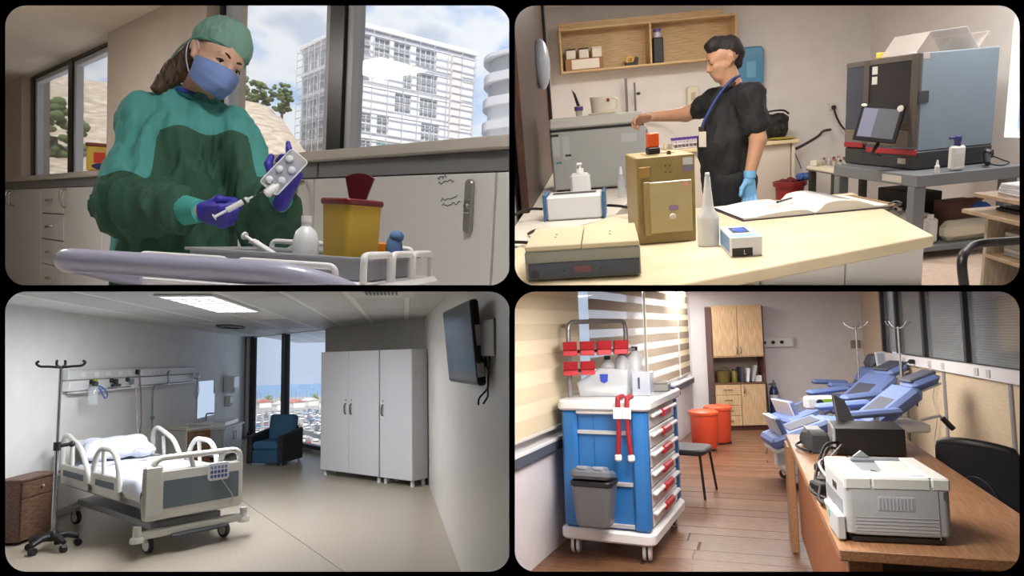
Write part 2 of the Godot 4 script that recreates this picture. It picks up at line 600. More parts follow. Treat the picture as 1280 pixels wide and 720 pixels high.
# a body as one surface: bones [a, ra, b, rb] or [a, ra, b, rb, axis, squeeze] joined by a smooth minimum of width k, meshed as surface nets
func flesh(out: G, bones: Array, cell: float, k: float, folds: FastNoiseLite = null, amp := 0.0, sc := Vector3.ONE) -> void:
	var lo := Vector3.INF
	var hi := -Vector3.INF
	for b in bones:
		var r := maxf(b[1], b[3]) + 3.0 * k + 2.0 * cell
		for e in [b[0], b[2]]:
			lo = lo.min(e - Vector3(r, r, r))
			hi = hi.max(e + Vector3(r, r, r))
	var nx := int((hi.x - lo.x) / cell) + 2
	var ny := int((hi.y - lo.y) / cell) + 2
	var nz := int((hi.z - lo.z) / cell) + 2
	var f := PackedFloat32Array()
	f.resize(nx * ny * nz)
	for b in bones:
		var a: Vector3 = b[0]
		var e: Vector3 = b[2]
		var ra: float = b[1]
		var rb: float = b[3]
		var m := maxf(ra, rb) + 4.0 * k
		var bl := (a.min(e) - Vector3(m, m, m) - lo) / cell
		var bh := (a.max(e) + Vector3(m, m, m) - lo) / cell
		var ab := e - a
		var il := 1.0 / maxf(1e-9, ab.length_squared())
		var ax: Vector3 = b[4] if b.size() > 4 else Vector3.ZERO
		var sq: float = 1.0 / float(b[5]) - 1.0 if b.size() > 5 else 0.0
		for z in range(maxi(0, int(bl.z)), mini(nz, int(bh.z) + 2)):
			for y in range(maxi(0, int(bl.y)), mini(ny, int(bh.y) + 2)):
				var row := (z * ny + y) * nx
				for x in range(maxi(0, int(bl.x)), mini(nx, int(bh.x) + 2)):
					var p := lo + Vector3(x, y, z) * cell - a
					var t := clampf(p.dot(ab) * il, 0.0, 1.0)
					var o := p - ab * t
					if sq != 0.0:
						o += ax * (o.dot(ax) * sq)
					var d := o.length() - lerpf(ra, rb, t)
					if d < 4.0 * k:
						f[row + x] += exp(-d / k)
	for z in nz:
		for y in ny:
			var row := (z * ny + y) * nx
			for x in nx:
				var s := f[row + x]
				if s > 0.0:
					f[row + x] = -k * log(s)
					if folds and absf(f[row + x]) < 3.0 * cell:
						f[row + x] += amp * folds.get_noise_3dv((lo + Vector3(x, y, z) * cell) * sc)
				else:
					f[row + x] = 4.0 * k
	var id := {}
	var P := PackedVector3Array()
	var N := PackedVector3Array()
	var T := PackedInt32Array()
	var dx := 1
	var dy := nx
	var dz := nx * ny
	for z in nz - 1:
		for y in ny - 1:
			for x in nx - 1:
				var i := (z * ny + y) * nx + x
				var f0 := f[i]
				var f1 := f[i + dx]
				var f2 := f[i + dy]
				var f3 := f[i + dx + dy]
				var f4 := f[i + dz]
				var f5 := f[i + dx + dz]
				var f6 := f[i + dy + dz]
				var f7 := f[i + dx + dy + dz]
				var neg := int(f0 < 0) + int(f1 < 0) + int(f2 < 0) + int(f3 < 0) + int(f4 < 0) + int(f5 < 0) + int(f6 < 0) + int(f7 < 0)
				if neg == 0 or neg == 8:
					continue
				var s := Vector3.ZERO
				var c := 0
				for e in [[f0, f1, 0, 0, 0, 0], [f2, f3, 0, 0, 1, 0], [f4, f5, 0, 0, 0, 1], [f6, f7, 0, 0, 1, 1], [f0, f2, 1, 0, 0, 0], [f1, f3, 1, 1, 0, 0], [f4, f6, 1, 0, 0, 1], [f5, f7, 1, 1, 0, 1], [f0, f4, 2, 0, 0, 0], [f1, f5, 2, 1, 0, 0], [f2, f6, 2, 0, 1, 0], [f3, f7, 2, 1, 1, 0]]:
					if (e[0] < 0) != (e[1] < 0):
						var q := Vector3(e[3], e[4], e[5])
						q[e[2]] = e[0] / (e[0] - e[1])
						s += q
						c += 1
				id[i] = P.size()
				P.append(lo + (Vector3(x, y, z) + s / c) * cell)
				N.append(Vector3(f1 - f0 + f3 - f2 + f5 - f4 + f7 - f6, f2 - f0 + f3 - f1 + f6 - f4 + f7 - f5, f4 - f0 + f5 - f1 + f6 - f2 + f7 - f3))
	for i in id:
		var a := f[i] < 0
		for e in [[dx, dy, dz], [dy, dz, dx], [dz, dx, dy]]:
			if (f[i + e[0]] < 0) == a:
				continue
			var q0: int = id.get(i - e[1] - e[2], -1)
			var q1: int = id.get(i - e[2], -1)
			var q2: int = id[i]
			var q3: int = id.get(i - e[1], -1)
			if q0 < 0 or q1 < 0 or q3 < 0:
				continue
			if a:
				T.append_array([q0, q1, q2, q0, q2, q3])
			else:
				T.append_array([q0, q2, q1, q0, q3, q2])
	out.raw(P, N, T)


# ------------------------------------------------------------------ materials
var mats := {}
var tex := {}


func noise_tex(key: String, freq: float, a: Color, b: Color, octaves := 4, kind := FastNoiseLite.TYPE_SIMPLEX_SMOOTH, size := 256, normal := 0.0) -> NoiseTexture2D:
	if tex.has(key):
		return tex[key]
	var f := FastNoiseLite.new()
	f.seed = key.hash() % 9973
	f.noise_type = kind
	f.frequency = freq
	f.fractal_octaves = octaves
	var t := NoiseTexture2D.new()
	t.width = size
	t.height = size
	t.seamless = true
	t.noise = f
	if normal > 0.0:
		t.as_normal_map = true
		t.bump_strength = normal
	else:
		var r := Gradient.new()
		r.set_color(0, a)
		r.set_color(1, b)
		t.color_ramp = r
	tex[key] = t
	return t


func M(hex: String, rough := 0.6, metal := 0.0, clear := 0.0) -> StandardMaterial3D:
	var key := "%s %s %s %s" % [hex, rough, metal, clear]
	if mats.has(key):
		return mats[key]
	var m := StandardMaterial3D.new()
	m.albedo_color = Color(hex)
	m.roughness = rough
	m.metallic = metal
	if clear > 0.0:
		m.clearcoat_enabled = true
		m.clearcoat = clear
		m.clearcoat_roughness = 0.15
	mats[key] = m
	return m


# the same colour with a grain: tint texture, its scale along x, y, z, and relief
func MG(hex: String, rough: float, t: Texture2D, sc: Vector3, nrm: Texture2D = null, depth := 1.0, world := false) -> StandardMaterial3D:
	var key := "%s %s %s %s %s" % [hex, rough, t, sc, nrm]
	if mats.has(key):
		return mats[key]
	var m := StandardMaterial3D.new()
	m.albedo_color = Color(hex)
	m.roughness = rough
	m.albedo_texture = t
	m.uv1_triplanar = true
	m.uv1_world_triplanar = world
	m.uv1_scale = sc
	if nrm:
		m.normal_enabled = true
		m.normal_texture = nrm
		m.normal_scale = depth
	mats[key] = m
	return m


func glass(hex: String, alpha := 0.08, rough := 0.03) -> StandardMaterial3D:
	var key := "glass %s %s %s" % [hex, alpha, rough]
	if mats.has(key):
		return mats[key]
	var m := StandardMaterial3D.new()
	var c := Color(hex)
	c.a = alpha
	m.albedo_color = c
	m.roughness = rough
	m.transparency = BaseMaterial3D.TRANSPARENCY_ALPHA
	mats[key] = m
	return m


func glow(hex: String, e: float) -> StandardMaterial3D:
	var key := "glow %s %s" % [hex, e]
	if mats.has(key):
		return mats[key]
	var m := StandardMaterial3D.new()
	m.albedo_color = Color(hex)
	m.emission_enabled = true
	m.emission = Color(hex)
	m.emission_energy_multiplier = e
	mats[key] = m
	return m


# ------------------------------------------------------------------ things, parts and the setting
var room := Transform3D()      # where the floor below the eye is, and how the room is turned
var sector := Vector2(0, 0)    # which of the four compartments is being furnished
var placed: Array = []
var names := {}


func numbered(called: String) -> String:
	names[called] = int(names.get(called, -1)) + 1
	return called if names[called] == 0 else "%s_%03d" % [called, names[called]]


func enter(t: Transform3D, sx: float, sy: float) -> void:
	room = t
	sector = Vector2(sx, sy)


func put(o: Node3D, called: String, label: String, cat: String, p: Vector3, yaw := 0.0, group := "", tilt := Vector3.ZERO) -> void:
	o.name = numbered(called)
	o.transform = room * Transform3D(Basis(Vector3.UP, deg_to_rad(yaw)) * Basis.from_euler(tilt * PI / 180.0), p)
	if label:
		o.set_meta("label", label)
	if cat:
		o.set_meta("category", cat)
	if group:
		o.set_meta("group", group)
	add_child(o)
	placed.append([o, sector])


func thing(called: String, label: String, cat: String, p: Vector3, yaw := 0.0, group := "", tilt := Vector3.ZERO) -> Node3D:
	var o := Node3D.new()
	put(o, called, label, cat, p, yaw, group, tilt)
	return o


func solo(called: String, shape: G, m: Material, label: String, cat: String, p := Vector3.ZERO, yaw := 0.0, group := "", tilt := Vector3.ZERO) -> MeshInstance3D:
	var o := MeshInstance3D.new()
	o.mesh = shape.done()
	o.material_override = m
	put(o, called, label, cat, p, yaw, group, tilt)
	return o


func part(called: String, shape: G, m: Material, parent: Node3D, label := "") -> MeshInstance3D:
	return mpart(called, shape.done(), m, parent, Transform3D(), label)


func mpart(called: String, mesh: Mesh, m: Material, parent: Node3D, t := Transform3D(), label := "") -> MeshInstance3D:
	var o := MeshInstance3D.new()
	o.name = called
	o.mesh = mesh
	o.material_override = m
	o.transform = t
	if label:
		o.set_meta("label", label)
	parent.add_child(o, true)
	return o


func struct(called: String, shape: G, m: Material, label: String, cat := "") -> MeshInstance3D:
	var o := solo(called, shape, m, label, cat)
	o.set_meta("kind", "structure")
	return o


func dup(o: Node3D, p: Vector3, yaw: float, label: String) -> Node3D:
	var c: Node3D = o.duplicate()
	var base := String(o.name).rstrip("0123456789").rstrip("_")
	put(c, base, label, o.get_meta("category", ""), p, yaw, o.get_meta("group", ""))
	return c


func text(called: String, words: String, size: float, m: Material, parent: Node3D, t: Transform3D, font := "Droid Sans") -> MeshInstance3D:
	var f := SystemFont.new()
	f.font_names = PackedStringArray([font])
	var tm := TextMesh.new()
	tm.text = words
	tm.font = f
	tm.font_size = 32
	tm.pixel_size = size / 32.0
	tm.depth = 0.0006
	tm.curve_step = 2.0
	return mpart(called, tm, m, parent, t)


func T(x: float, y: float, z: float, yaw := 0.0, pitch := 0.0, roll := 0.0) -> Transform3D:
	return Transform3D(Basis.from_euler(Vector3(deg_to_rad(pitch), deg_to_rad(yaw), deg_to_rad(roll))), Vector3(x, y, z))


# ------------------------------------------------------------------ rooms as closed shells
# a shell is a list of inner half-spaces in room axes: [point, normal pointing into the room]
func cut(p: Array, at: Vector3, nrm: Vector3) -> Array:
	var out: Array = []
	for i in p.size():
		var a: Vector3 = p[i]
		var b: Vector3 = p[(i + 1) % p.size()]
		var da := (a - at).dot(nrm)
		var db := (b - at).dot(nrm)
		if da >= 0:
			out.append(a)
		if (da >= 0) != (db >= 0):
			out.append(a.lerp(b, da / (da - db)))
	return out


# the wall in plane k of the shell, cut where it meets the others, with openings [s0, s1, y0, y1] along u from the plane's point
func wall_shape(shell: Array, k: int, thick: float, holes: Array = [], u := Vector3.ZERO) -> G:
	var o := g()
	var at: Vector3 = shell[k][0]
	var nn: Vector3 = shell[k][1]
	if u == Vector3.ZERO:
		u = nn.cross(Vector3.RIGHT if absf(nn.x) < 0.9 else Vector3.UP).normalized()
	var w := nn.cross(u).normalized()
	if absf(nn.y) < 0.5 and w.y < 0:
		w = -w
	var ss: Array = [-40.0, 40.0]
	var ys: Array = [-40.0, 40.0]
	for h in holes:
		ss.append_array([h[0], h[1]])
		ys.append_array([h[2], h[3]])
	ss.sort()
	ys.sort()
	for i in ss.size() - 1:
		for j in ys.size() - 1:
			if ss[i + 1] - ss[i] < 1e-4 or ys[j + 1] - ys[j] < 1e-4:
				continue
			var ms: float = (ss[i] + ss[i + 1]) / 2
			var my: float = (ys[j] + ys[j + 1]) / 2
			var open := false
			for h in holes:
				open = open or (ms > h[0] and ms < h[1] and my > h[2] and my < h[3])
			if open:
				continue
			var p: Array = [at + u * ss[i] + w * ys[j], at + u * ss[i + 1] + w * ys[j], at + u * ss[i + 1] + w * ys[j + 1], at + u * ss[i] + w * ys[j + 1]]
			for q in shell.size():
				if q != k and p.size() > 2:
					p = cut(p, shell[q][0] - shell[q][1] * thick * 0.999, shell[q][1])
			if p.size() < 3:
				continue
			var back: Array = []
			for e in p:
				back.append(e - nn * thick)
			var c := Vector3.ZERO
			for e in p.size():
				c += (p[e] as Vector3).cross(p[(e + 1) % p.size()])
			if c.dot(nn) < 0:
				p.reverse()
				back.reverse()
			o.face(p)
			var rev := back.duplicate()
			rev.reverse()
			o.face(rev)
			for e in p.size():
				var f := (e + 1) % p.size()
				o.face([p[f], p[e], back[e], back[f]])
	return o


const TRIM := 0.006


# cuts what is built at the partitions between the compartments
func trim_to_compartments() -> void:
	for e in placed:
		var s: Vector2 = e[1]
		if s == Vector2.ZERO:
			continue
		var todo: Array = [e[0]]
		while todo:
			var o: Node3D = todo.pop_back()
			todo.append_array(o.get_children())
			if not (o is MeshInstance3D) or o.mesh == null:
				continue
			var w: Transform3D = o.global_transform
			var box: AABB = w * o.mesh.get_aabb()
			var planes: Array = []
			if s.x * (box.position.x if s.x > 0 else box.end.x) < TRIM:
				planes.append([Vector3(s.x * TRIM, 0, 0), Vector3(s.x, 0, 0)])
			if s.y * (box.position.y if s.y > 0 else box.end.y) < TRIM:
				planes.append([Vector3(0, s.y * TRIM, 0), Vector3(0, s.y, 0)])
			if box.end.z > FRONT:
				planes.append([Vector3(0, 0, FRONT), Vector3(0, 0, -1)])
			if planes.is_empty():
				continue
			var inv := w.affine_inverse()
			var out := g()
			for q in o.mesh.get_surface_count():
				var a: Array = o.mesh.surface_get_arrays(q)
				var vv: PackedVector3Array = a[Mesh.ARRAY_VERTEX]
				var nn: PackedVector3Array = a[Mesh.ARRAY_NORMAL]
				var ii: PackedInt32Array = a[Mesh.ARRAY_INDEX]
				if ii.is_empty():
					ii = PackedInt32Array(range(vv.size()))
				for t in range(0, ii.size(), 3):
					var p: Array = []
					for c in 3:
						p.append([vv[ii[t + c]], nn[ii[t + c]]])
					for pl in planes:
						if p.size() < 3:
							break
						var at: Vector3 = inv * (pl[0] as Vector3)
						var dn: Vector3 = (w.basis.transposed() * (pl[1] as Vector3))
						var r: Array = []
						for i in p.size():
							var A: Array = p[i]
							var B: Array = p[(i + 1) % p.size()]
							var da: float = (A[0] - at).dot(dn)
							var db: float = (B[0] - at).dot(dn)
							if da >= 0:
								r.append(A)
							if (da >= 0) != (db >= 0):
								var f := da / (da - db)
								r.append([A[0].lerp(B[0], f), A[1].lerp(B[1], f).normalized()])
						p = r
					if p.size() < 3:
						continue
					var b0 := out.v.size()
					for x in p:
						out.v.append(x[0])
						out.n.append(x[1])
					for i in range(1, p.size() - 1):
						out.ix.append_array([b0, b0 + i, b0 + i + 1])
			if out.ix.is_empty():
				o.get_parent().remove_child(o)
				o.queue_free()
			else:
				o.mesh = out.done()

# ------------------------------------------------------------------ upper left: the treatment room
# x runs along the window wall to the right, z out from the wall into the room
func treatment_room() -> void:
	enter(TREAT, -1, 1)
	treatment_windows()
	treatment_outside()
	treatment_cupboards()
	treatment_cart()
	nurse()


func window_unit(label: String, s0: float, s1: float, y0: float, y1: float, posts: Array, zc: float) -> void:
	var w := thing("window", label, "window", Vector3.ZERO)
	w.set_meta("kind", "structure")
	w.name = "window_%d" % (names["window"] + 1)
	var black := M("1b1a1c", 0.35)
	var silver := M("b9bcc2", 0.4)
	part("frame", g().bx(s0, s1, y0 - 0.04, y0, zc - 0.04, zc + 0.04, 0.004).bx(s0, s1, y1 - 0.03, y1, zc - 0.04, zc + 0.04, 0.004), black, w)
	var edges: Array = []
	for p in posts:
		part("mullion", g().bx(p - 0.062, p + 0.062, y0, y1, zc - 0.045, zc + 0.045, 0.004), black, w)
		edges.append(p)
	for i in edges.size() - 1:
		var a: float = edges[i] + 0.062
		var b: float = edges[i + 1] - 0.062
		var sash := g()
		sash.bx(a, a + 0.055, y0, y1 - 0.03, zc - 0.03, zc + 0.03, 0.004).bx(b - 0.055, b, y0, y1 - 0.03, zc - 0.03, zc + 0.03, 0.004)
		sash.bx(a, b, y0, y0 + 0.04, zc - 0.03, zc + 0.03, 0.004).bx(a, b, y1 - 0.07, y1 - 0.03, zc - 0.03, zc + 0.03, 0.004)
		part("sash", sash, silver, w)
		part("pane", g().bx(a + 0.05, b - 0.05, y0 + 0.035, y1 - 0.065, zc - 0.004, zc + 0.002), glass("eef4f6", 0.05), w)


func treatment_windows() -> void:
	window_unit("far window with a black centre post, left of the nurse", -5.49, -2.9, 1.315, 2.34, [-5.43, -4.14, -2.95], -0.12)
	window_unit("large window with a black post, right of the nurse", -1.28, 5.0, 1.315, 2.34, [-1.215, 0.024, 1.9, 3.6], -0.12)
	struct("trim_sill", g().bx(-6.55, 5.5, 1.30, 1.345, -0.235, 0.022, 0.006), M("c3bcb2", 0.45), "long pale stone window sill above the white cupboards", "sill")


# a tree with a lumpy crown and a trunk
func tree(label: String, p: Vector3, h: float, seed_no: int, tint: String, group: String) -> void:
	var r := RandomNumberGenerator.new()
	r.seed = seed_no
	var t := thing("tree", label, "tree", p, 0.0, group)
	part("trunk", g().rod(Vector3(0, -1.5, 0), Vector3(0.1, h * 0.5, 0), h * 0.035, 7), M("6b5d4c", 0.9), t)
	var c := g()
	for i in 90:
		var a := r.randf() * TAU
		var y := r.randf()
		var rad := sqrt(maxf(0.0, 1.0 - pow(y * 2.0 - 1.0, 2.0))) * h * 0.36 * sqrt(r.randf())
		var s := h * r.randf_range(0.045, 0.085)
		c.ball(Vector3(cos(a) * rad, h * (0.12 + 0.8 * y), sin(a) * rad), Vector3(s, s * r.randf_range(0.6, 0.9), s), 8)
	part("crown", c, MG(tint, 0.95, noise_tex("leaves", 0.08, Color(0.55, 0.6, 0.5), Color.WHITE, 5), Vector3(0.6, 0.6, 0.6)), t)


func treatment_outside() -> void:
	# axes of the view out of the window: x across, -z away
	var home := room
	room = TREAT * T(2.807, 0, 1.674, 66.4)
	var f := FastNoiseLite.new()
	f.seed = 4
	f.frequency = 0.06
	f.fractal_octaves = 4
	var rows: Array = []
	for j in 34:
		var d := 150.0 - j * 3.0
		var row: Array = []
		for i in 60:
			var x := -72.0 + i * 1.75
			var rise := smoothstep(48.0, 92.0, d) * 11.5 + smoothstep(88.0, 100.0, d) * 3.0
			rise *= 1.0 - 0.75 * smoothstep(6.0, 12.0, x)
			row.append(Vector3(x, 3.2 + rise + f.get_noise_2d(x, d) * 0.8 * smoothstep(46, 60, d), -d))
		rows.append(row)
	rows.reverse()
	var hill := g()
	hill.sheet(rows)
	var earth := MG("d6cdbf", 0.95, noise_tex("rock", 0.03, Color(0.62, 0.56, 0.5), Color(1, 1, 1), 6), Vector3(0.09, 0.2, 0.09))
	struct("hill", hill, earth, "pale rocky hillside outside the treatment room windows", "hill")
	var where := ["left of the clump", "second from the left of the clump", "middle of the clump", "fourth from the left of the clump", "right of the clump, against the white building"]
	for i in 5:
		tree("olive-green hilltop tree beyond the large window, " + where[i], Vector3(-4.2 + i * 3.1, 16.2, -102.0 - (i % 2) * 4.0), [6.0, 5.4, 6.2, 5.6, 5.0][i], 100 + i, ["71804f", "687a4a", "7b8857"][i % 3], "trees on the hilltop")
	where = ["on the left", "on the right", "farther back"]
	for i in 3:
		tree("pale green tree filling the far window, " + where[i], Vector3([-15.6, -11.2, -14.6][i], 3.6, [-62.0, -61.0, -70.0][i]), [6.6, 6.2, 8.0][i], 300 + i, ["74834f", "6b7b4b", "7f8b58"][i], "trees outside the far window")
	room = home
	white_building()


func white_building() -> void:
	var b := thing("building", "white hospital block under construction behind scaffolding, outside the window", "building", Vector3(-78.9, 0, -52.6), 81.0)
	var wall := M("dddde0", 0.85)
	var H := 29.3
	var LEN := 20.0
	var DEP := 19.0
	part("wall", g().bx(0, LEN, 2.0, H - 0.5, -DEP, -0.45), wall, b)
	part("roof_edge", g().bx(-0.5, LEN + 0.3, H - 0.5, H + 0.15, -DEP - 0.4, 0.35, 0.08), M("e6e5e4", 0.8), b)
	# the right face: bands between the storeys, piers and the windows that show
	var pitch := 3.55
	for k in 7:
		part("floor_band", g().bx(0, LEN, H - 0.75 - k * pitch - 0.45, H - 0.75 - k * pitch, -0.46, -0.02, 0.03), wall, b)
		part("floor_band", g().bx(-0.3, -0.02, H - 0.75 - k * pitch - 0.45, H - 0.75 - k * pitch, -DEP, 0, 0.03), wall, b)
	var rows := [[[0.3, 2.4], [3.0, 5.4], [6.0, 8.7], [9.6, 13.1]], [[0.3, 2.4], [7.7, 9.1], [9.9, 13.4]], [[6.5, 9.1], [10.6, 13.6]], [[0.7, 2.9], [3.8, 5.6], [11.0, 14.1]], [[0.7, 3.1], [3.8, 10.0], [10.7, 14.4], [14.9, 17.5]]]
	var pane := M("8f9296", 0.3)
	var teal := M("9fc4c4", 0.25)
	for k in rows.size():
		var top := H - 1.35 - k * pitch
		var spans: Array = rows[k]
		var x := 0.0
		for s in spans + [[LEN, LEN]]:
			part("wall_panel", g().bx(x, s[0], top - 2.6, top + 0.1, -0.46, -0.1), wall, b)
			x = s[1]
		for s in spans:
			var win := part("window", g().bx(s[0], s[1], top - 2.6, top + 0.1, -0.44, -0.4), teal if k == 4 and s[0] == 3.8 else pane, b)
			var bars := g()
			var c := int(round((s[1] - s[0]) / 0.85))
			for i in c + 1:
				var q: float = lerpf(s[0], s[1], float(i) / c)
				bars.bx(q - 0.06, q + 0.06, top - 2.6, top + 0.1, -0.42, -0.3)
			for i in 3:
				bars.bx(s[0], s[1], top - 2.6 + i * 1.3, top - 2.48 + i * 1.3, -0.42, -0.3)
			part("glazing_bar", bars, M("d3d5d8", 0.6), win)
	for k in 6:
		for i in 6:
			var z := -1.2 - i * 3.0
			part("window", g().bx(-0.1, -0.02, H - 3.9 - k * pitch, H - 1.6 - k * pitch, z - 2.0, z), pane, b)
	# scaffolding in front of both faces
	var steel := M("c6c8cc", 0.5, 0.3)
	for k in 22:
		var y := H - 1.2 - k * 1.12
		part("scaffold_rail", g().bx(0, LEN, y - 0.05, y + 0.05, 0.55, 0.65), steel, b)
		part("scaffold_rail", g().bx(-1.0, -0.9, y - 0.05, y + 0.05, -DEP, 0.4), steel, b)
	for i in 9:
		part("scaffold_pole", g().bx(i * 2.45, i * 2.45 + 0.08, 2.0, H - 0.5, 0.62, 0.7), steel, b)
		part("scaffold_pole", g().bx(-1.05, -0.97, 2.0, H - 0.5, -i * 2.35 - 0.08, -i * 2.35), steel, b)
	part("stair_tower", g().bx(15.6, 17.6, 2.0, H - 1.2, -0.4, 0.5, 0.1), M("d8cfce", 0.8), b)
	# the rounded wing
	var w := thing("building", "rounded white wing with dark balcony bands at the right of the window view", "building", Vector3(-78.9, 0, -52.6), 81.0)
	part("roof_edge", wing_ring(H - 0.9, H - 0.3, 13.2), wall, w)
	for k in 5:
		var y := H - 1.0 - k * 3.6
		part("recess", wing_ring(y - 2.3, y, 12.2), M("a2a5a9" if k < 2 else "d4d5d8", 0.6), w)
		part("balcony_band", wing_ring(y - 3.6, y - 2.3, 13.0), wall, w)


func wing_ring(y0: float, y1: float, r: float) -> G:
	var o := PackedVector2Array()
	for i in 17:
		var a := lerpf(PI * 0.93, PI * 0.35, i / 16.0)
		o.append(Vector2(33.5 + cos(a) * r, 6.0 - sin(a) * r))
	o.append(Vector2(44, 19))
	o.append(Vector2(22, 19))
	return g().at(0, 0, 0, 0, 90).prism(o, -y1, -y0)


func cup_handle(x: float, y: float) -> G:
	return g().at(x, y, 0.02).tube(bend([Vector3(-0.055, 0, -0.012), Vector3(-0.05, -0.012, 0.02), Vector3(0.05, -0.012, 0.02), Vector3(0.055, 0, -0.012)], 0.02), 0.008, 8)


func bow_handle(x: float, y: float, h: float) -> G:
	return g().at(x, y, 0.02).tube(curve([Vector3(0, h / 2, -0.012), Vector3(0, h * 0.36, 0.02), Vector3(0, 0, 0.03), Vector3(0, -h * 0.36, 0.02), Vector3(0, -h / 2, -0.012)]), 0.009, 8)


func treatment_cupboards() -> void:
	var white := M("dcdbda", 0.35)
	var gray := M("77777a", 0.5)
	var chrome := M("b9b5ae", 0.25, 0.9)
	var units := [[-6.5, -5.85, "d"], [-5.85, -4.75, "d"], [-4.75, -3.99, "w"], [-3.99, -2.98, "d"], [-2.98, -2.0, "d"], [-2.0, -1.0, "d"], [-1.0, 0.0, "d"], [0.0, 1.16, "lock"], [1.16, 2.3, "d"]]
	var said := ["white base cupboard at the far left end under the window", "white base cupboard with a tall bow handle beside the drawers", "white drawer unit with cup handles under the far window", "white base cupboard with a bow handle right of the drawers", "white base cupboard just left of the nurse", "white base cupboard directly behind the nurse's back", "white base cupboard behind the nurse's hands", "white base cupboard with a lock handle and black handwriting, right of the yellow bin", "white base cupboard at the right end, cut off by the partition"]
	for i in units.size():
		var u: Array = units[i]
		var a: float = u[0] + 0.006
		var b: float = u[1] - 0.006
		var t := thing("base_cupboard", said[i], "cupboard", Vector3.ZERO, 0.0, "white base cupboards under the windows")
		part("body", g().bx(u[0] + 0.002, u[1] - 0.002, 0.1, 1.225, -0.5, -0.022), M("8f8e8e", 0.6), t)
		if u[2] == "w":
			for k in 4:
				var y1 := 1.222 - k * 0.232
				var dr := part("drawer", g().bx(a, b, y1 - 0.222, y1, -0.02, 0.0, 0.003), white, t)
				part("handle", cup_handle((a + b) / 2, y1 - 0.10), chrome, dr)
		else:
			var d := part("door", g().bx(a, b, 0.12, 1.222, -0.02, 0.0, 0.003), white, t)
			if u[2] == "lock":
				var h := g()
				h.at(1.045, 1.105, 0.0)
				h.prism(rrect(0.04, 0.19, 0.018), 0.002, 0.02, 0.004)
				part("handle", h, M("9b9790", 0.35, 0.5), d)
				part("lock", g().at(1.045, 1.105, 0.0).bx(-0.016, 0.016, -0.026, 0.026, -0.01, 0.024, 0.004).rod(Vector3(0, 0, 0.02), Vector3(0, 0, 0.03), 0.009), M("c9c8c2", 0.2, 0.8), d)
				var r := RandomNumberGenerator.new()
				r.seed = 5
				for ln in [[0.86, 1.205, 0.05], [0.865, 1.187, 0.085], [0.885, 1.128, 0.085], [0.893, 1.108, 0.095]]:
					var pts: Array = []
					for q in 13:
						pts.append(Vector3(ln[0] + ln[2] * q / 12.0, ln[1] + q * 0.0009 + r.randf_range(-0.007, 0.007), 0.0012))
					part("handwriting", g().tube(pts, 0.0014, 4), M("2a2b3a", 0.8), d)
			else:
				var hx := b - 0.07 if i != 3 else a + 0.075
				if i == 1:
					hx = a + 0.09
				part("handle", bow_handle(hx, 1.13, 0.16), chrome, d)
				if i == 0:
					part("handle", bow_handle(a + 0.12, 1.13, 0.16), chrome, d)
	solo("fascia", g().bx(-6.5, 0.0, 1.228, 1.299, -0.3, -0.012, 0.003).bx(0.012, 5.0, 1.228, 1.299, -0.3, -0.012, 0.003), gray, "dark grey fascia strip between the window sill and the white cupboards", "fascia")
	# the small yellow bin on the far sill
	var t := thing("sharps_bin", "small yellow sharps bin with a red label on the far window sill", "sharps bin", Vector3(-3.24, 1.347, -0.08), 55.0)
	part("body", g().at(0, 0.095, 0, 0, 90).prism(rrect(0.20, 0.17, 0.03), -0.095, 0.095, 0.008), M("c9a93a", 0.45), t)
	part("lid", g().at(0, 0.198, 0, 0, 90).prism(rrect(0.215, 0.185, 0.035), -0.013, 0.013, 0.005), M("7a2024", 0.45), t)
	part("label", g().bx(-0.04, 0.04, 0.06, 0.14, 0.0855, 0.0865), M("c8321f", 0.6), t)
	var rag := g()
	rag.ball(Vector3(0, 0.022, 0), Vector3(0.075, 0.026, 0.04), 10).ball(Vector3(0.05, 0.018, 0.01), Vector3(0.04, 0.02, 0.03), 10)
	solo("glove", rag, M("22205c", 0.6), "dark blue crumpled glove in front of the small yellow bin", "glove", Vector3(-2.99, 1.347, 0.0), 60)


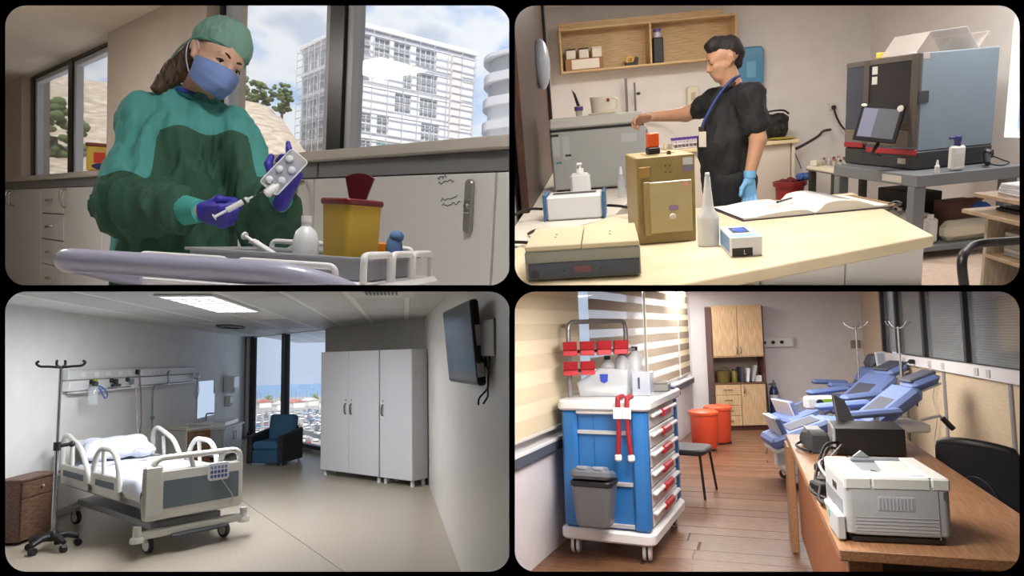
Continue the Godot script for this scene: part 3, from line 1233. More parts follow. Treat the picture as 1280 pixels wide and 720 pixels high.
func treatment_cart() -> void:
	var home := room
	room = home * T(1.44, 0, 0.884, 32.63)
	var t := thing("medical_cart", "white medical cart with rails and a thick lavender push handle in front of the nurse", "cart", Vector3.ZERO)
	var white := M("e4e4e6", 0.4)
	part("body", g().bx(-0.22, 0.22, 0.25, 0.86, -0.22, 0.22, 0.015), M("cfd0d4", 0.45), t)
	part("top", g().bx(-0.245, 0.245, 0.865, 0.895, -0.25, 0.25, 0.01), white, t)
	part("handle", g().tube(bend([Vector3(-0.2, 0.885, 0.24), Vector3(-0.3, 0.905, 0.27), Vector3(-0.3, 0.918, 0.335), Vector3(0.14, 0.918, 0.335), Vector3(0.2, 0.905, 0.31), Vector3(0.22, 0.885, 0.24)], 0.045, 6), 0.0215, 12), M("a9a9c2", 0.3, 0.0, 0.4), t)
	for s in [[-0.23, -0.04], [-0.02, 0.18]]:
		part("rail", g().tube(bend([Vector3(s[0], 0.89, 0.215), Vector3(s[0], 0.93, 0.215), Vector3(s[1], 0.93, 0.215), Vector3(s[1], 0.89, 0.215)], 0.015), 0.0065, 8), white, t)
	for s in [[0.19, 0.05], [0.035, -0.085], [-0.1, -0.23]]:
		part("rail", g().tube(bend([Vector3(0.225, 0.89, s[0]), Vector3(0.225, 0.952, s[0]), Vector3(0.225, 0.952, s[1]), Vector3(0.225, 0.89, s[1])], 0.015), 0.0075, 8), white, t)
	for s in [[-0.2, -0.03], [0.0, 0.18]]:
		part("rail", g().tube(bend([Vector3(s[0], 0.89, -0.225), Vector3(s[0], 0.96, -0.225), Vector3(s[1], 0.96, -0.225), Vector3(s[1], 0.89, -0.225)], 0.015), 0.0065, 8), white, t)
	# the grey tray on the cart
	var tray := thing("instrument_tray", "grey plastic tray with a divider on the medical cart", "tray", Vector3(-0.005, 0.8965, -0.055))
	var gray := M("8e9096", 0.45)
	var q := g()
	q.bx(-0.2, 0.2, 0, 0.006, -0.145, 0.145)
	for s in [-1, 1]:
		q.bx(s * 0.2 - 0.004, s * 0.2 + 0.004, 0, 0.045, -0.149, 0.149, 0.002).bx(-0.2, 0.2, 0, 0.045, s * 0.145 - 0.004, s * 0.145 + 0.004, 0.002)
		q.bx(s * 0.206 - 0.006, s * 0.206 + 0.006, 0.042, 0.048, -0.155, 0.155, 0.002).bx(-0.212, 0.212, 0.042, 0.048, s * 0.151 - 0.006, s * 0.151 + 0.006, 0.002)
	part("body", q, gray, tray)
	part("divider", g().bx(-0.03, -0.025, 0.006, 0.038, -0.14, 0.14), M("a5a8b0", 0.4), tray)
	# the large yellow bin
	var bin := thing("sharps_bin", "large yellow sharps bin with its dark red flap lid raised, on the cart", "sharps bin", Vector3(0.088, 0.904, -0.062), -26.0)
	var body := g()
	body.at(0, 0, 0, 0, 90)
	var rows: Array = []
	for r in [[0.0, 0.082, 0.09], [0.004, 0.088, 0.096], [0.15, 0.094, 0.104]]:
		var row: Array = []
		for p in rrect(r[1], r[2], 0.014, 4):
			row.append(Vector3(p.x, r[0], -p.y))
		rows.append(row)
	body.reset()
	body.sheet(rows, 0.0, true)
	body.face(rows[0].duplicate())
	part("body", body, M("c9a637", 0.4, 0.0, 0.3), bin)
	part("lid", g().at(0, 0.157, 0, 0, 90).prism(rrect(0.102, 0.113, 0.016), -0.007, 0.007, 0.003), M("6e1c22", 0.35, 0.0, 0.3), bin)
	var fan := PackedVector2Array()
	for i in 13:
		var a := lerpf(0.62, 2.52, i / 12.0)
		fan.append(Vector2(cos(a) * 0.044, 0.036 + sin(a) * 0.026))
	fan.append(Vector2(-0.021, 0.002))
	fan.append(Vector2(0.021, 0.002))
	part("flap", g().at(0.006, 0.164, -0.01, 24, -8).prism(fan, -0.003, 0.003, 0.0015), M("4a1119", 0.35, 0.0, 0.3), bin)
	# what else lies on the cart
	var sy := thing("syringe", "white plastic syringe lying on the rim of the grey tray", "syringe", Vector3(-0.105, 0.962, 0.02), -12.0, "", Vector3(0, 0, -24))
	part("barrel", g().at(0, 0, 0, 0, 0, -90).lathe(Vector3.ZERO, [Vector2(0, 0), Vector2(0.0075, 0), Vector2(0.0075, 0.062), Vector2(0.003, 0.066), Vector2(0.002, 0.078), Vector2(0, 0.078)], 12), M("e9ecef", 0.25), sy)
	part("plunger", g().at(0, 0, 0, 0, 0, 90).lathe(Vector3.ZERO, [Vector2(0, -0.03), Vector2(0.004, -0.03), Vector2(0.004, 0.026), Vector2(0.009, 0.026), Vector2(0.009, 0.03), Vector2(0, 0.03)], 12), M("f2f3f5", 0.3), sy)
	part("flange", g().bx(-0.001, 0.002, -0.004, 0.004, -0.014, 0.014, 0.001), M("f2f3f5", 0.3), sy)
	var ob := thing("carton", "small orange carton behind the yellow bin on the cart", "carton", Vector3(0.108, 0.904, -0.163), 8.0)
	part("body", g().bx(-0.028, 0.028, 0, 0.068, -0.022, 0.022, 0.002), M("e08a1c", 0.5), ob)
	part("flap", g().at(0, 0.068, -0.018, 0, 20).bx(-0.027, 0.027, 0, 0.002, 0, 0.038), M("d67c14", 0.5), ob)
	var bo := thing("bottle", "white disinfectant bottle half hidden behind the yellow bin", "bottle", Vector3(-0.07, 0.904, -0.155))
	part("body", g().lathe(Vector3.ZERO, [Vector2(0, 0), Vector2(0.03, 0), Vector2(0.032, 0.004), Vector2(0.032, 0.06), Vector2(0.025, 0.085), Vector2(0.012, 0.098), Vector2(0.012, 0.108), Vector2(0, 0.108)]), M("dfe3e8", 0.35), bo)
	part("cap", g().lathe(Vector3(0, 0.108, 0), [Vector2(0, 0), Vector2(0.013, 0), Vector2(0.013, 0.016), Vector2(0, 0.016)]), M("f0f1f3", 0.4), bo)
	var bw := g()
	bw.ball(Vector3(0, 0.048, 0), Vector3(0.022, 0.047, 0.022), 12).ball(Vector3(0.006, 0.085, 0.002), Vector3(0.019, 0.016, 0.018), 10)
	solo("cloth_bundle", bw, M("5577a8", 0.7), "blue cloth bundle right behind the yellow bin", "cloth", Vector3(0.152, 0.904, -0.17))
	solo("tube_bundle", g().tube(curve([Vector3(-0.04, 0.01, 0), Vector3(0.0, 0.03, 0.01), Vector3(0.04, 0.012, -0.02), Vector3(0.05, 0.01, -0.05)]), 0.012, 8), M("6a6c72", 0.5), "dark grey tubing at the right rim of the cart", "tubing", Vector3(0.155, 0.915, -0.02), 60.0)
	room = home

# ------------------------------------------------------------------ people
# the bones of a hand: wrist at the origin, fingers along y, thumb on the x side, the palm faces z
func hand_bones(X: Transform3D, curl: Array, thumb: Array, sz := 1.0, spread := 1.0) -> Array:
	var out: Array = []
	var bases := [Vector3(0.027, 0.085, 0), Vector3(0.009, 0.09, 0), Vector3(-0.009, 0.086, 0), Vector3(-0.026, 0.078, 0)]
	var lens := [0.074, 0.082, 0.076, 0.06]
	out.append([X * (Vector3(0, -0.02, 0) * sz), 0.023 * sz, X * (Vector3(0, 0.02, 0) * sz), 0.022 * sz])
	for i in 4:
		var b: Vector3 = bases[i]
		out.append([X * (Vector3(b.x * 0.55, 0.015, 0) * sz), 0.015 * sz, X * (b * sz), 0.0115 * sz])
		var ang := 0.0
		var side := (b.x * 3.0) * spread
		var p := b
		for j in 3:
			ang += float(curl[i]) * [0.55, 0.65, 0.45][j]
			var l: float = lens[i] * [0.44, 0.31, 0.25][j]
			var d := Vector3(sin(side) * cos(ang), cos(side) * cos(ang), sin(ang))
			var q := p + d * l
			out.append([X * (p * sz), (0.0098 - j * 0.0009) * sz, X * (q * sz), (0.0092 - j * 0.0011) * sz])
			p = q
	var tp := Vector3(0.016, 0.018, 0.004)
	for j in thumb.size():
		var q: Vector3 = thumb[j]
		out.append([X * (tp * sz), (0.0135 - j * 0.0015) * sz, X * (q * sz), (0.012 - j * 0.0015) * sz])
		tp = q
	return out


func hand(called: String, parent: Node3D, m: Material, X: Transform3D, curl: Array, thumb: Array, sz := 1.0, label := "") -> MeshInstance3D:
	var o := g()
	flesh(o, hand_bones(X, curl, thumb, sz), 0.0035, 0.003)
	return part(called, o, m, parent, label)


# splits a smooth surface where a value given for each vertex changes sign: [the part above zero, the part below]
func split(src: G, val: PackedFloat32Array) -> Array:
	var out := [g(), g()]
	for t in range(0, src.ix.size(), 3):
		for side in 2:
			var sg := 1.0 if side == 0 else -1.0
			var p: Array = []
			for c in 3:
				var i := src.ix[t + c]
				var j := src.ix[t + (c + 1) % 3]
				var a := val[i] * sg
				var b := val[j] * sg
				if a >= 0:
					p.append([src.v[i], src.n[i]])
				if (a >= 0) != (b >= 0):
					var f := a / (a - b)
					p.append([src.v[i].lerp(src.v[j], f), src.n[i].lerp(src.n[j], f).normalized()])
			if p.size() < 3:
				continue
			var o: G = out[side]
			var s := o.v.size()
			for q in p:
				o.v.append(q[0])
				o.n.append(q[1])
			for k in range(1, p.size() - 1):
				o.ix.append_array([s, s + k, s + k + 1])
	return out


# bones of a head in its own axes: z is where the face looks, y up, the middle of the skull at the origin
func head_bones(H: Transform3D, wide := 1.0) -> Array:
	var out: Array = []
	for b in [
		[Vector3(0, 0.035, -0.03), 0.076, Vector3(0, 0.03, 0.02), 0.072], [Vector3(0, 0.02, 0.045), 0.052, Vector3(0, -0.03, 0.055), 0.046],
		[Vector3(-0.03, -0.03, 0.03), 0.042, Vector3(-0.018, -0.085, 0.055), 0.026], [Vector3(0.03, -0.03, 0.03), 0.042, Vector3(0.018, -0.085, 0.055), 0.026],
		[Vector3(0, -0.09, 0.066), 0.022, Vector3(0, -0.075, 0.06), 0.026], [Vector3(0, 0.005, 0.096), 0.009, Vector3(0, -0.028, 0.112), 0.0115],
		[Vector3(-0.012, -0.03, 0.1), 0.008, Vector3(0.012, -0.03, 0.1), 0.008], [Vector3(-0.032, 0.018, 0.085), 0.012, Vector3(0.032, 0.018, 0.085), 0.012],
		[Vector3(-0.036, -0.022, 0.072), 0.018, Vector3(-0.03, -0.025, 0.074), 0.018], [Vector3(0.036, -0.022, 0.072), 0.018, Vector3(0.03, -0.025, 0.074), 0.018],
		[Vector3(-0.014, -0.058, 0.088), 0.0075, Vector3(0.014, -0.058, 0.088), 0.0075], [Vector3(-0.012, -0.067, 0.087), 0.0075, Vector3(0.012, -0.067, 0.087), 0.0075],
		[Vector3(-0.077, 0.008, -0.012), 0.009, Vector3(-0.073, -0.03, 0.0), 0.008], [Vector3(0.077, 0.008, -0.012), 0.009, Vector3(0.073, -0.03, 0.0), 0.008],
		[Vector3(-0.082, 0.014, -0.02), 0.006, Vector3(-0.08, -0.012, -0.024), 0.006], [Vector3(0.082, 0.014, -0.02), 0.006, Vector3(0.08, -0.012, -0.024), 0.006],
	]:
		var a: Vector3 = b[0]
		var e: Vector3 = b[2]
		out.append([H * Vector3(a.x * wide, a.y, a.z), b[1], H * Vector3(e.x * wide, e.y, e.z), b[3]])
	return out


func eyes(parent: Node3D, H: Transform3D, skin: Material, brow: String) -> void:
	for s in [-1.0, 1.0]:
		var c := Vector3(s * 0.031, 0.002, 0.083)
		var q := g()
		q.X = H
		q.ball(c, Vector3(0.0135, 0.009, 0.011), 12)
		var e := part("eye", q, M("e7e3df", 0.25), parent)
		q = g()
		q.X = H
		q.ball(c + Vector3(0, -0.003, 0.0075), Vector3(0.0062, 0.0062, 0.004), 10)
		part("iris", q, M("1c120d", 0.15), e)
		q = g()
		q.X = H
		q.tube(curve([c + Vector3(-0.016, -0.001, 0.004), c + Vector3(-0.006, 0.006, 0.0105), c + Vector3(0.006, 0.006, 0.0105), c + Vector3(0.016, -0.001, 0.004)], 4), 0.0034, 6)
		part("eyelid", q, skin, parent)
		q = g()
		q.X = H
		q.tube(curve([c + Vector3(-0.015, -0.004, 0.005), c + Vector3(-0.006, 0.001, 0.0125), c + Vector3(0.006, 0.001, 0.0125), c + Vector3(0.015, -0.004, 0.005)], 4), 0.0016, 5)
		part("eyelash", q, M("1a100c", 0.8), parent)
		q = g()
		q.X = H
		q.tube(curve([Vector3(s * 0.012, 0.021, 0.099), Vector3(s * 0.028, 0.027, 0.095), Vector3(s * 0.047, 0.02, 0.08)], 4), [0.003, 0.004, 0.0042, 0.0042, 0.004, 0.0036, 0.003, 0.0024, 0.0015], 6)
		part("eyebrow", q, M(brow, 0.9), parent)


func nurse() -> void:
	var home := room
	room = home * T(0.40, 0, 0.70, 66.4)
	var skin := MG("e2bba4", 0.5, noise_tex("skin", 0.06, Color(0.93, 0.9, 0.88), Color.WHITE), Vector3(4, 4, 4))
	skin.subsurf_scatter_enabled = true
	skin.subsurf_scatter_strength = 0.12
	var H := Transform3D(Basis.from_euler(Vector3(0, deg_to_rad(34), 0)) * Basis.from_euler(Vector3(0, 0, deg_to_rad(-20))) * Basis.from_euler(Vector3(deg_to_rad(20), 0, 0)), Vector3(0.062, 1.545, 0.035))
	var sh_r := Vector3(-0.145, 1.335, -0.075)
	var el_r := Vector3(-0.185, 1.035, 0.06)
	var wr_r := Vector3(0.03, 1.03, 0.375)
	var sh_l := Vector3(0.115, 1.325, -0.035)
	var el_l := Vector3(0.235, 1.01, 0.20)
	var wr_l := Vector3(0.252, 1.085, 0.415)
	# the body: head, neck, trunk and arms in one surface
	var body := g()
	var bones := head_bones(H)
	bones.append([Vector3(0.03, 1.50, 0.0), 0.05, Vector3(-0.01, 1.40, -0.05), 0.055])
	bones.append([Vector3(-0.02, 1.33, -0.07), 0.10, Vector3(-0.03, 0.85, -0.05), 0.12])
	bones.append_array([[sh_r, 0.055, el_r, 0.04], [el_r, 0.04, wr_r, 0.026], [sh_l, 0.055, el_l, 0.04], [el_l, 0.04, wr_l, 0.026]])
	flesh(body, bones, 0.006, 0.005)
	var p := MeshInstance3D.new()
	p.mesh = body.done()
	p.material_override = skin
	put(p, "person", "person in green gown and cap, blue mask and gloves, drawing up a syringe", "person", Vector3.ZERO)
	eyes(p, H, skin, "3a2a20")
	# gown: one cloth surface, dyed teal above and dark green below
	var gown := g()
	var f := FastNoiseLite.new()
	f.seed = 21
	f.frequency = 1.0
	f.fractal_octaves = 3
	var gb: Array = [
		[Vector3(-0.015, 1.385, -0.055), 0.07, Vector3(-0.02, 1.30, -0.06), 0.135], [Vector3(-0.02, 1.28, -0.06), 0.135, Vector3(-0.03, 1.05, -0.04), 0.165],
		[Vector3(-0.03, 1.05, -0.04), 0.165, Vector3(-0.045, 0.66, -0.05), 0.205], [Vector3(-0.13, 1.0, -0.12), 0.11, Vector3(-0.15, 0.66, -0.14), 0.13],
		[Vector3(-0.10, 1.345, -0.07), 0.06, sh_r, 0.078], [sh_r, 0.078, el_r + Vector3(-0.01, 0.03, 0), 0.092], [el_r, 0.095, wr_r.lerp(el_r, 0.32), 0.072],
		[Vector3(0.06, 1.345, -0.05), 0.06, sh_l, 0.072], [sh_l, 0.072, el_l, 0.082], [el_l, 0.085, wr_l.lerp(el_l, 0.3), 0.062],
	]
	flesh(gown, gb, 0.0095, 0.022, f, 0.03, Vector3(9.5, 3.2, 9.5))
	var val := PackedFloat32Array()
	for q in gown.v:
		var b := 1.135 + 0.165 * smoothstep(-0.125, -0.105, q.x) - 0.13 * smoothstep(0.165, 0.195, q.x)
		var a := q.y - b + 0.012 * sin(q.x * 40.0)
		if q.x < -0.13 and q.z < 0.0 and q.y < 1.05:
			a = maxf(a, minf(0.95 - q.y, -0.15 - q.x))
		val.append(a)
	var two := split(gown, val)
	var weave := noise_tex("weave", 0.3, Color(0.88, 0.88, 0.88), Color.WHITE, 2)
	var teal := MG("5cb2ad", 0.85, weave, Vector3(6, 6, 6))
	var green := MG("386552", 0.8, weave, Vector3(6, 6, 6))
	var gn := part("gown", two[0], teal, p, "teal shoulders and upper sleeves of the gown")
	part("gown_front", two[1], green, gn, "dark green front and lower sleeves of the gown")
	part("neckband", g().tube(curve([Vector3(-0.085, 1.425, -0.075), Vector3(-0.05, 1.425, 0.0), Vector3(0.01, 1.405, 0.035), Vector3(0.055, 1.41, 0.0), Vector3(0.06, 1.42, -0.06), Vector3(-0.01, 1.435, -0.12), Vector3(-0.085, 1.425, -0.075)]), 0.0085, 8), M("2f7a76", 0.85), gn)
	part("collar", g().tube(curve([Vector3(-0.07, 1.44, -0.06), Vector3(-0.045, 1.435, 0.005), Vector3(0.0, 1.42, 0.02)]), 0.011, 8), M("3d56b4", 0.8), p, "blue tunic collar showing at the neck")
	var cuff := M("4fb5ae", 0.85)
	part("cuff", g().tube([wr_r.lerp(el_r, 0.36), wr_r.lerp(el_r, 0.2), wr_r.lerp(el_r, -0.02)], [0.052, 0.046, 0.034], 16), cuff, p, "knitted teal cuff")
	part("cuff", g().tube([wr_l.lerp(el_l, 0.34), wr_l.lerp(el_l, 0.18), wr_l.lerp(el_l, -0.04)], [0.048, 0.042, 0.032], 16), cuff, p, "knitted teal cuff")
	# cap, mask, hair
	var cap := g()
	var cb: Array = []
	for b in [[Vector3(0, 0.05, -0.032), 0.086, Vector3(0, 0.052, 0.01), 0.083], [Vector3(0, 0.085, -0.02), 0.062, Vector3(0, 0.085, 0.012), 0.06]]:
		cb.append([H * (b[0] as Vector3), b[1], H * (b[2] as Vector3), b[3]])
	flesh(cap, cb, 0.005, 0.012, f, 0.009, Vector3(26, 10, 26))
	val = PackedFloat32Array()
	var HI := H.affine_inverse()
	for q in cap.v:
		var l := HI * q
		val.append(l.y - (0.036 + 0.012 * smoothstep(0.0, 0.09, l.z) - 0.04 * smoothstep(0.02, -0.08, l.z)))
	var cp := part("cap", split(cap, val)[0], MG("86b3a4", 0.9, weave, Vector3(5, 5, 5)), p, "pale green surgical cap")
	var band: Array = []
	for i in 29:
		var a := TAU * i / 28.0
		var z := -0.02 + cos(a) * 0.106
		band.append(H * Vector3(sin(a) * 0.087, 0.034 + 0.012 * smoothstep(0.0, 0.09, z) - 0.04 * smoothstep(0.02, -0.08, z), z))
	part("cap_band", g().tube(band, 0.0062, 6, true), M("6fa892", 0.9), cp)
	var rows: Array = []
	for j in 11:
		var v := j / 10.0
		var row: Array = []
		for i in 19:
			var a := lerpf(-1.28, 1.28, i / 18.0)
			var bulge := sin(v * PI) * 0.016 + 0.004 + 0.0022 * sin(v * PI * 6.0)
			var y := lerpf(-0.112, -0.02, v) + (0.012 * (1.0 - absf(a) / 1.28) if v > 0.8 else 0.0)
			var rx := 0.086 - 0.016 * (1.0 - v)
			var rz := 0.103 - 0.012 * (1.0 - v) + 0.014 * exp(-a * a * 8.0) * sin(v * PI * 0.9)
			row.append(H * Vector3(sin(a) * rx * (1.0 + bulge), y * (1.0 - 0.25 * pow(absf(a) / 1.28, 2.0)) - 0.012 * pow(absf(a) / 1.28, 2.0), cos(a) * (rz + bulge) + 0.005))
		rows.append(row)
	var mask := part("mask", g().sheet(rows, 0.0025), M("7f9bd6", 0.85), p, "pleated light blue face mask")
	for s in [-1.0, 1.0]:
		var q := g()
		q.X = H
		q.tube(curve([Vector3(s * 0.079, -0.004, 0.03), Vector3(s * 0.086, 0.02, -0.005), Vector3(s * 0.088, 0.0, -0.035), Vector3(s * 0.084, -0.045, -0.01), Vector3(s * 0.07, -0.085, 0.03)]), 0.0018, 5)
		part("ear_loop", q, M("c9d3e6", 0.8), mask)
	var hair := g()
	var hb: Array = []
	for b in [[Vector3(-0.045, -0.04, -0.06), 0.03, Vector3(-0.055, -0.10, -0.08), 0.034], [Vector3(-0.055, -0.10, -0.08), 0.034, Vector3(-0.085, -0.18, -0.06), 0.022], [Vector3(-0.06, 0.005, -0.03), 0.026, Vector3(-0.045, -0.03, -0.065), 0.032]]:
		hb.append([H * (b[0] as Vector3), b[1], H * (b[2] as Vector3), b[3]])
	flesh(hair, hb, 0.005, 0.01, f, 0.008, Vector3(60, 12, 60))
	part("hair", hair, M("4d3a2b", 0.6), p, "brown hair tied back under the cap")
	var tie := g()
	tie.X = H
	tie.tube(curve([Vector3(-0.078, 0.03, -0.03), Vector3(-0.09, -0.02, -0.06), Vector3(-0.085, -0.09, -0.09)]), 0.004, 6)
	part("cap_tie", tie, M("86a08f", 0.9), cp)
	# gloved hands
	var blue := M("3e38ac", 0.45)
	var br := Basis(Vector3(-0.05, 0.86, 0.5).normalized(), Vector3(0.55, -0.12, 0.6).normalized(), Vector3.ZERO)
	br.z = br.x.cross(br.y).normalized()
	br.x = br.y.cross(br.z)
	hand("glove", p, blue, Transform3D(br, wr_r), [2.0, 2.05, 2.1, 2.1], [Vector3(0.035, 0.05, 0.03), Vector3(0.03, 0.085, 0.05), Vector3(0.018, 0.105, 0.055)], 1.02, "blue glove closed round the syringe")
	var bl := Basis(Vector3(-0.45, 0.35, 0.5).normalized(), Vector3(0.30, 0.93, 0.12).normalized(), Vector3.ZERO)
	bl.z = bl.x.cross(bl.y).normalized()
	bl.x = bl.y.cross(bl.z)
	bl.z = -bl.z
	bl = Basis(bl.x, bl.y, bl.x.cross(bl.y))
	hand("glove", p, blue, Transform3D(bl, wr_l + Vector3(0.004, 0.0, 0.02)), [0.35, 1.5, 1.75, 1.8], [Vector3(0.04, 0.045, 0.03), Vector3(0.05, 0.075, 0.05), Vector3(0.04, 0.098, 0.06)], 1.02, "blue glove holding the clear blister pack")
	# what she holds
	var s := thing("syringe", "small clear syringe held in her right glove, needle to the vial", "syringe", Vector3(0.10, 1.035, 0.485), 0.0, "", Vector3(0, 4, -57))
	part("barrel", g().lathe(Vector3.ZERO, [Vector2(0, 0), Vector2(0.0085, 0), Vector2(0.0085, 0.065), Vector2(0.003, 0.07), Vector2(0.0026, 0.082), Vector2(0, 0.082)], 14), M("e3e7ec", 0.2), s)
	part("plunger", g().lathe(Vector3.ZERO, [Vector2(0, -0.04), Vector2(0.009, -0.04), Vector2(0.009, -0.036), Vector2(0.004, -0.036), Vector2(0.004, 0.0), Vector2(0, 0.0)], 12), M("f0f2f4", 0.3), s)
	part("needle", g().rod(Vector3(0, 0.082, 0), Vector3(0, 0.115, 0), 0.0009, 6), M("9da1a6", 0.2, 1.0), s)
	part("seal", g().lathe(Vector3.ZERO, [Vector2(0.0087, 0.05), Vector2(0.0088, 0.058), Vector2(0.0086, 0.058)], 14), M("30343a", 0.4), s)
	var v := thing("vial", "small white vial above the syringe tip", "vial", Vector3(0.205, 1.09, 0.49), 0.0, "", Vector3(0, 0, -50))
	part("body", g().lathe(Vector3.ZERO, [Vector2(0, 0.05), Vector2(0.013, 0.05), Vector2(0.013, 0.018), Vector2(0.008, 0.012), Vector2(0.008, 0.0), Vector2(0, 0.0)].map(func(e: Vector2) -> Vector2: return Vector2(e.x, 0.05 - e.y)), 14), M("eceff2", 0.3), v)
	part("cap", g().lathe(Vector3(0, -0.004, 0), [Vector2(0, 0), Vector2(0.009, 0), Vector2(0.009, 0.01), Vector2(0, 0.01)], 12), M("f2f3f4", 0.4), v)
	var bp := thing("blister_pack", "clear plastic blister pack of vials held up in her left glove", "blister pack", Vector3(0.252, 1.157, 0.488), -16.0, "", Vector3(-12, 0, -38))
	part("tray", g().prism(rrect(0.062, 0.135, 0.01), -0.0035, 0.0035, 0.001), glass("eef2f6", 0.28, 0.12), bp)
	part("rim", g().tube(bend([Vector3(-0.031, -0.067, 0), Vector3(0.031, -0.067, 0), Vector3(0.031, 0.067, 0), Vector3(-0.031, 0.067, 0)], 0.01, 4, true), 0.0026, 6, true), M("e9eef3", 0.25), bp)
	for i in 5:
		part("pocket", g().ball(Vector3(-0.014 if i % 2 == 0 else 0.014, -0.045 + 0.021 * i, 0.006), Vector3(0.012, 0.012, 0.007), 10), M("dfe5ee", 0.15), bp)
	room = home

# ------------------------------------------------------------------ upper right: the laboratory
const BENCH := 0.93


func maple() -> StandardMaterial3D:
	return MG("dcbf95", 0.5, noise_tex("maple", 0.03, Color(0.84, 0.78, 0.68), Color.WHITE, 5), Vector3(0.5, 7, 7))


func laboratory() -> void:
	enter(LAB, 1, 1)
	lab_back_wall()
	lab_benches()
	lab_front_things()
	lab_side_things()
	lab_analyser()
	technician()


func lab_back_wall() -> void:
	var home := room
	# along the back wall: x to the right, z out from it, zero in the right corner
	room = home * T(1.25, 0, -10.37, 20)
	var wood := maple()
	var s := thing("wall_shelf", "open maple wall shelf of two bays above the centrifuge", "shelf", Vector3(-2.93, 2.0, 0.005))
	part("back_panel", g().bx(-1.1, 1.1, 0.0, 0.5, 0.0, 0.012), wood, s)
	part("board", g().bx(-1.11, 1.11, -0.025, 0.0, 0, 0.3, 0.002), wood, s)
	part("board", g().bx(-1.11, 1.11, 0.48, 0.505, 0, 0.3, 0.002), wood, s)
	part("fascia", g().bx(-1.11, 0.95, 0.505, 0.575, 0.2, 0.25, 0.002), wood, s)
	for x in [-1.098, 0.03, 1.098]:
		part("side", g().bx(x - 0.012, x + 0.012, 0.0, 0.48, 0.012, 0.298, 0.002), wood, s)
	var c := thing("carton", "brown cardboard carton with a white label on the left of the wall shelf", "carton", Vector3(-3.74, 2.001, 0.17))
	part("body", g().bx(-0.24, 0.24, 0, 0.14, -0.09, 0.09, 0.003), MG("a97e55", 0.8, noise_tex("card", 0.1, Color(0.9, 0.88, 0.86), Color.WHITE), Vector3(3, 3, 3)), c)
	part("label", g().bx(-0.16, 0.19, 0.012, 0.128, 0.09, 0.0915), M("ece3d5", 0.7), c)
	for i in 3:
		var b := thing("small_box", ["white box with a dark lid on the brown carton, leftmost of three", "white box with a dark lid on the brown carton, middle of three", "white box with a dark lid on the brown carton, rightmost of three"][i], "box", Vector3(-3.90 + i * 0.165, 2.143, 0.17), 0.0, "small white boxes on the carton")
		part("body", g().bx(-0.06, 0.06, 0, 0.105, -0.06, 0.06, 0.004), M("e9e0d2", 0.6), b)
		part("lid", g().bx(-0.062, 0.062, 0.106, 0.125, -0.062, 0.062, 0.004), M("4c453f", 0.6) if i < 2 else M("e4dacb", 0.6), b)
	var y := thing("tape_dispenser", "small black and yellow tape dispenser in the middle of the wall shelf", "tape dispenser", Vector3(-3.13, 2.001, 0.17))
	part("base", g().bx(-0.08, 0.08, 0, 0.04, -0.03, 0.03, 0.008), M("1e1c1b", 0.5), y)
	part("roll", g().at(-0.02, 0.07, 0, 0, 90).lathe(Vector3(0, -0.02, 0), [Vector2(0.025, 0), Vector2(0.055, 0), Vector2(0.055, 0.04), Vector2(0.025, 0.04), Vector2(0.025, 0)], 18), M("d9a63c", 0.5), y)
	part("arm", g().at(0.04, 0.03, 0).prism(poly([-0.03, 0, 0.04, 0, 0.05, 0.06, 0.02, 0.075]), -0.03, 0.03, 0.004), M("1e1c1b", 0.5), y)
	var k := thing("bottle", "tall black bottle with a violet and white cap in the right bay of the shelf", "bottle", Vector3(-2.79, 2.001, 0.17))
	part("body", g().bx(-0.065, 0.065, 0, 0.31, -0.06, 0.06, 0.012), M("25242a", 0.45), k)
	part("cap", g().lathe(Vector3(0, 0.31, 0), [Vector2(0, 0), Vector2(0.045, 0), Vector2(0.045, 0.06), Vector2(0.03, 0.075), Vector2(0, 0.075)]), M("d5d0de", 0.4), k)
	part("collar", g().lathe(Vector3(0, 0.385, 0), [Vector2(0, 0), Vector2(0.05, 0), Vector2(0.05, 0.03), Vector2(0, 0.03)]), M("6d58a8", 0.4), k)
	# what hangs on the wall
	var d := thing("towel_dispenser", "translucent blue paper towel dispenser on the wall behind the technician", "dispenser", Vector3(-1.60, 1.62, 0.006))
	part("cover", g().at(0, 0.24, 0).prism(rrect(0.34, 0.48, 0.06), 0.0, 0.16, 0.02), M("4f89ad", 0.25, 0.0, 0.5), d)
	part("window", g().at(0, 0.2, 0.162).prism(rrect(0.12, 0.2, 0.02), 0.0, 0.004, 0.001), M("6fa6c6", 0.2), d)
	d = thing("soap_dispenser", "cream soap dispenser on the wall left of the technician", "dispenser", Vector3(-2.33, 1.40, 0.006))
	part("body", g().at(0, 0.14, 0).prism(rrect(0.15, 0.28, 0.03), 0.0, 0.09, 0.01), M("d8d0bb", 0.45), d)
	part("window", g().at(0, 0.15, 0.091).bx(-0.03, 0.03, -0.05, 0.05, 0, 0.004, 0.001), M("b7ab8e", 0.35), d)
	part("lever", g().at(0, 0.03, 0.09).bx(-0.035, 0.035, -0.015, 0.015, 0, 0.02, 0.004), M("8f8878", 0.4), d)
	d = thing("wall_outlet", "white wall outlet with a black plug beside the analyser", "outlet", Vector3(-0.47, 1.26, 0.006))
	part("plate", g().bx(-0.05, 0.05, -0.05, 0.05, 0, 0.012, 0.003), M("dcd6cc", 0.5), d)
	part("plug", g().at(0, -0.01, 0.012).prism(rrect(0.05, 0.05, 0.015), 0, 0.04, 0.005), M("26211e", 0.5), d)
	solo("power_cable", g().tube(curve([Vector3(-0.47, 1.23, 0.045), Vector3(-0.44, 1.12, 0.06), Vector3(-0.36, 0.98, 0.07), Vector3(-0.25, 0.86, 0.14), Vector3(-0.2, 0.76, 0.3)]), 0.012, 6), M("241f1c", 0.6), "black power cord hanging from the wall outlet behind the analyser", "cord")
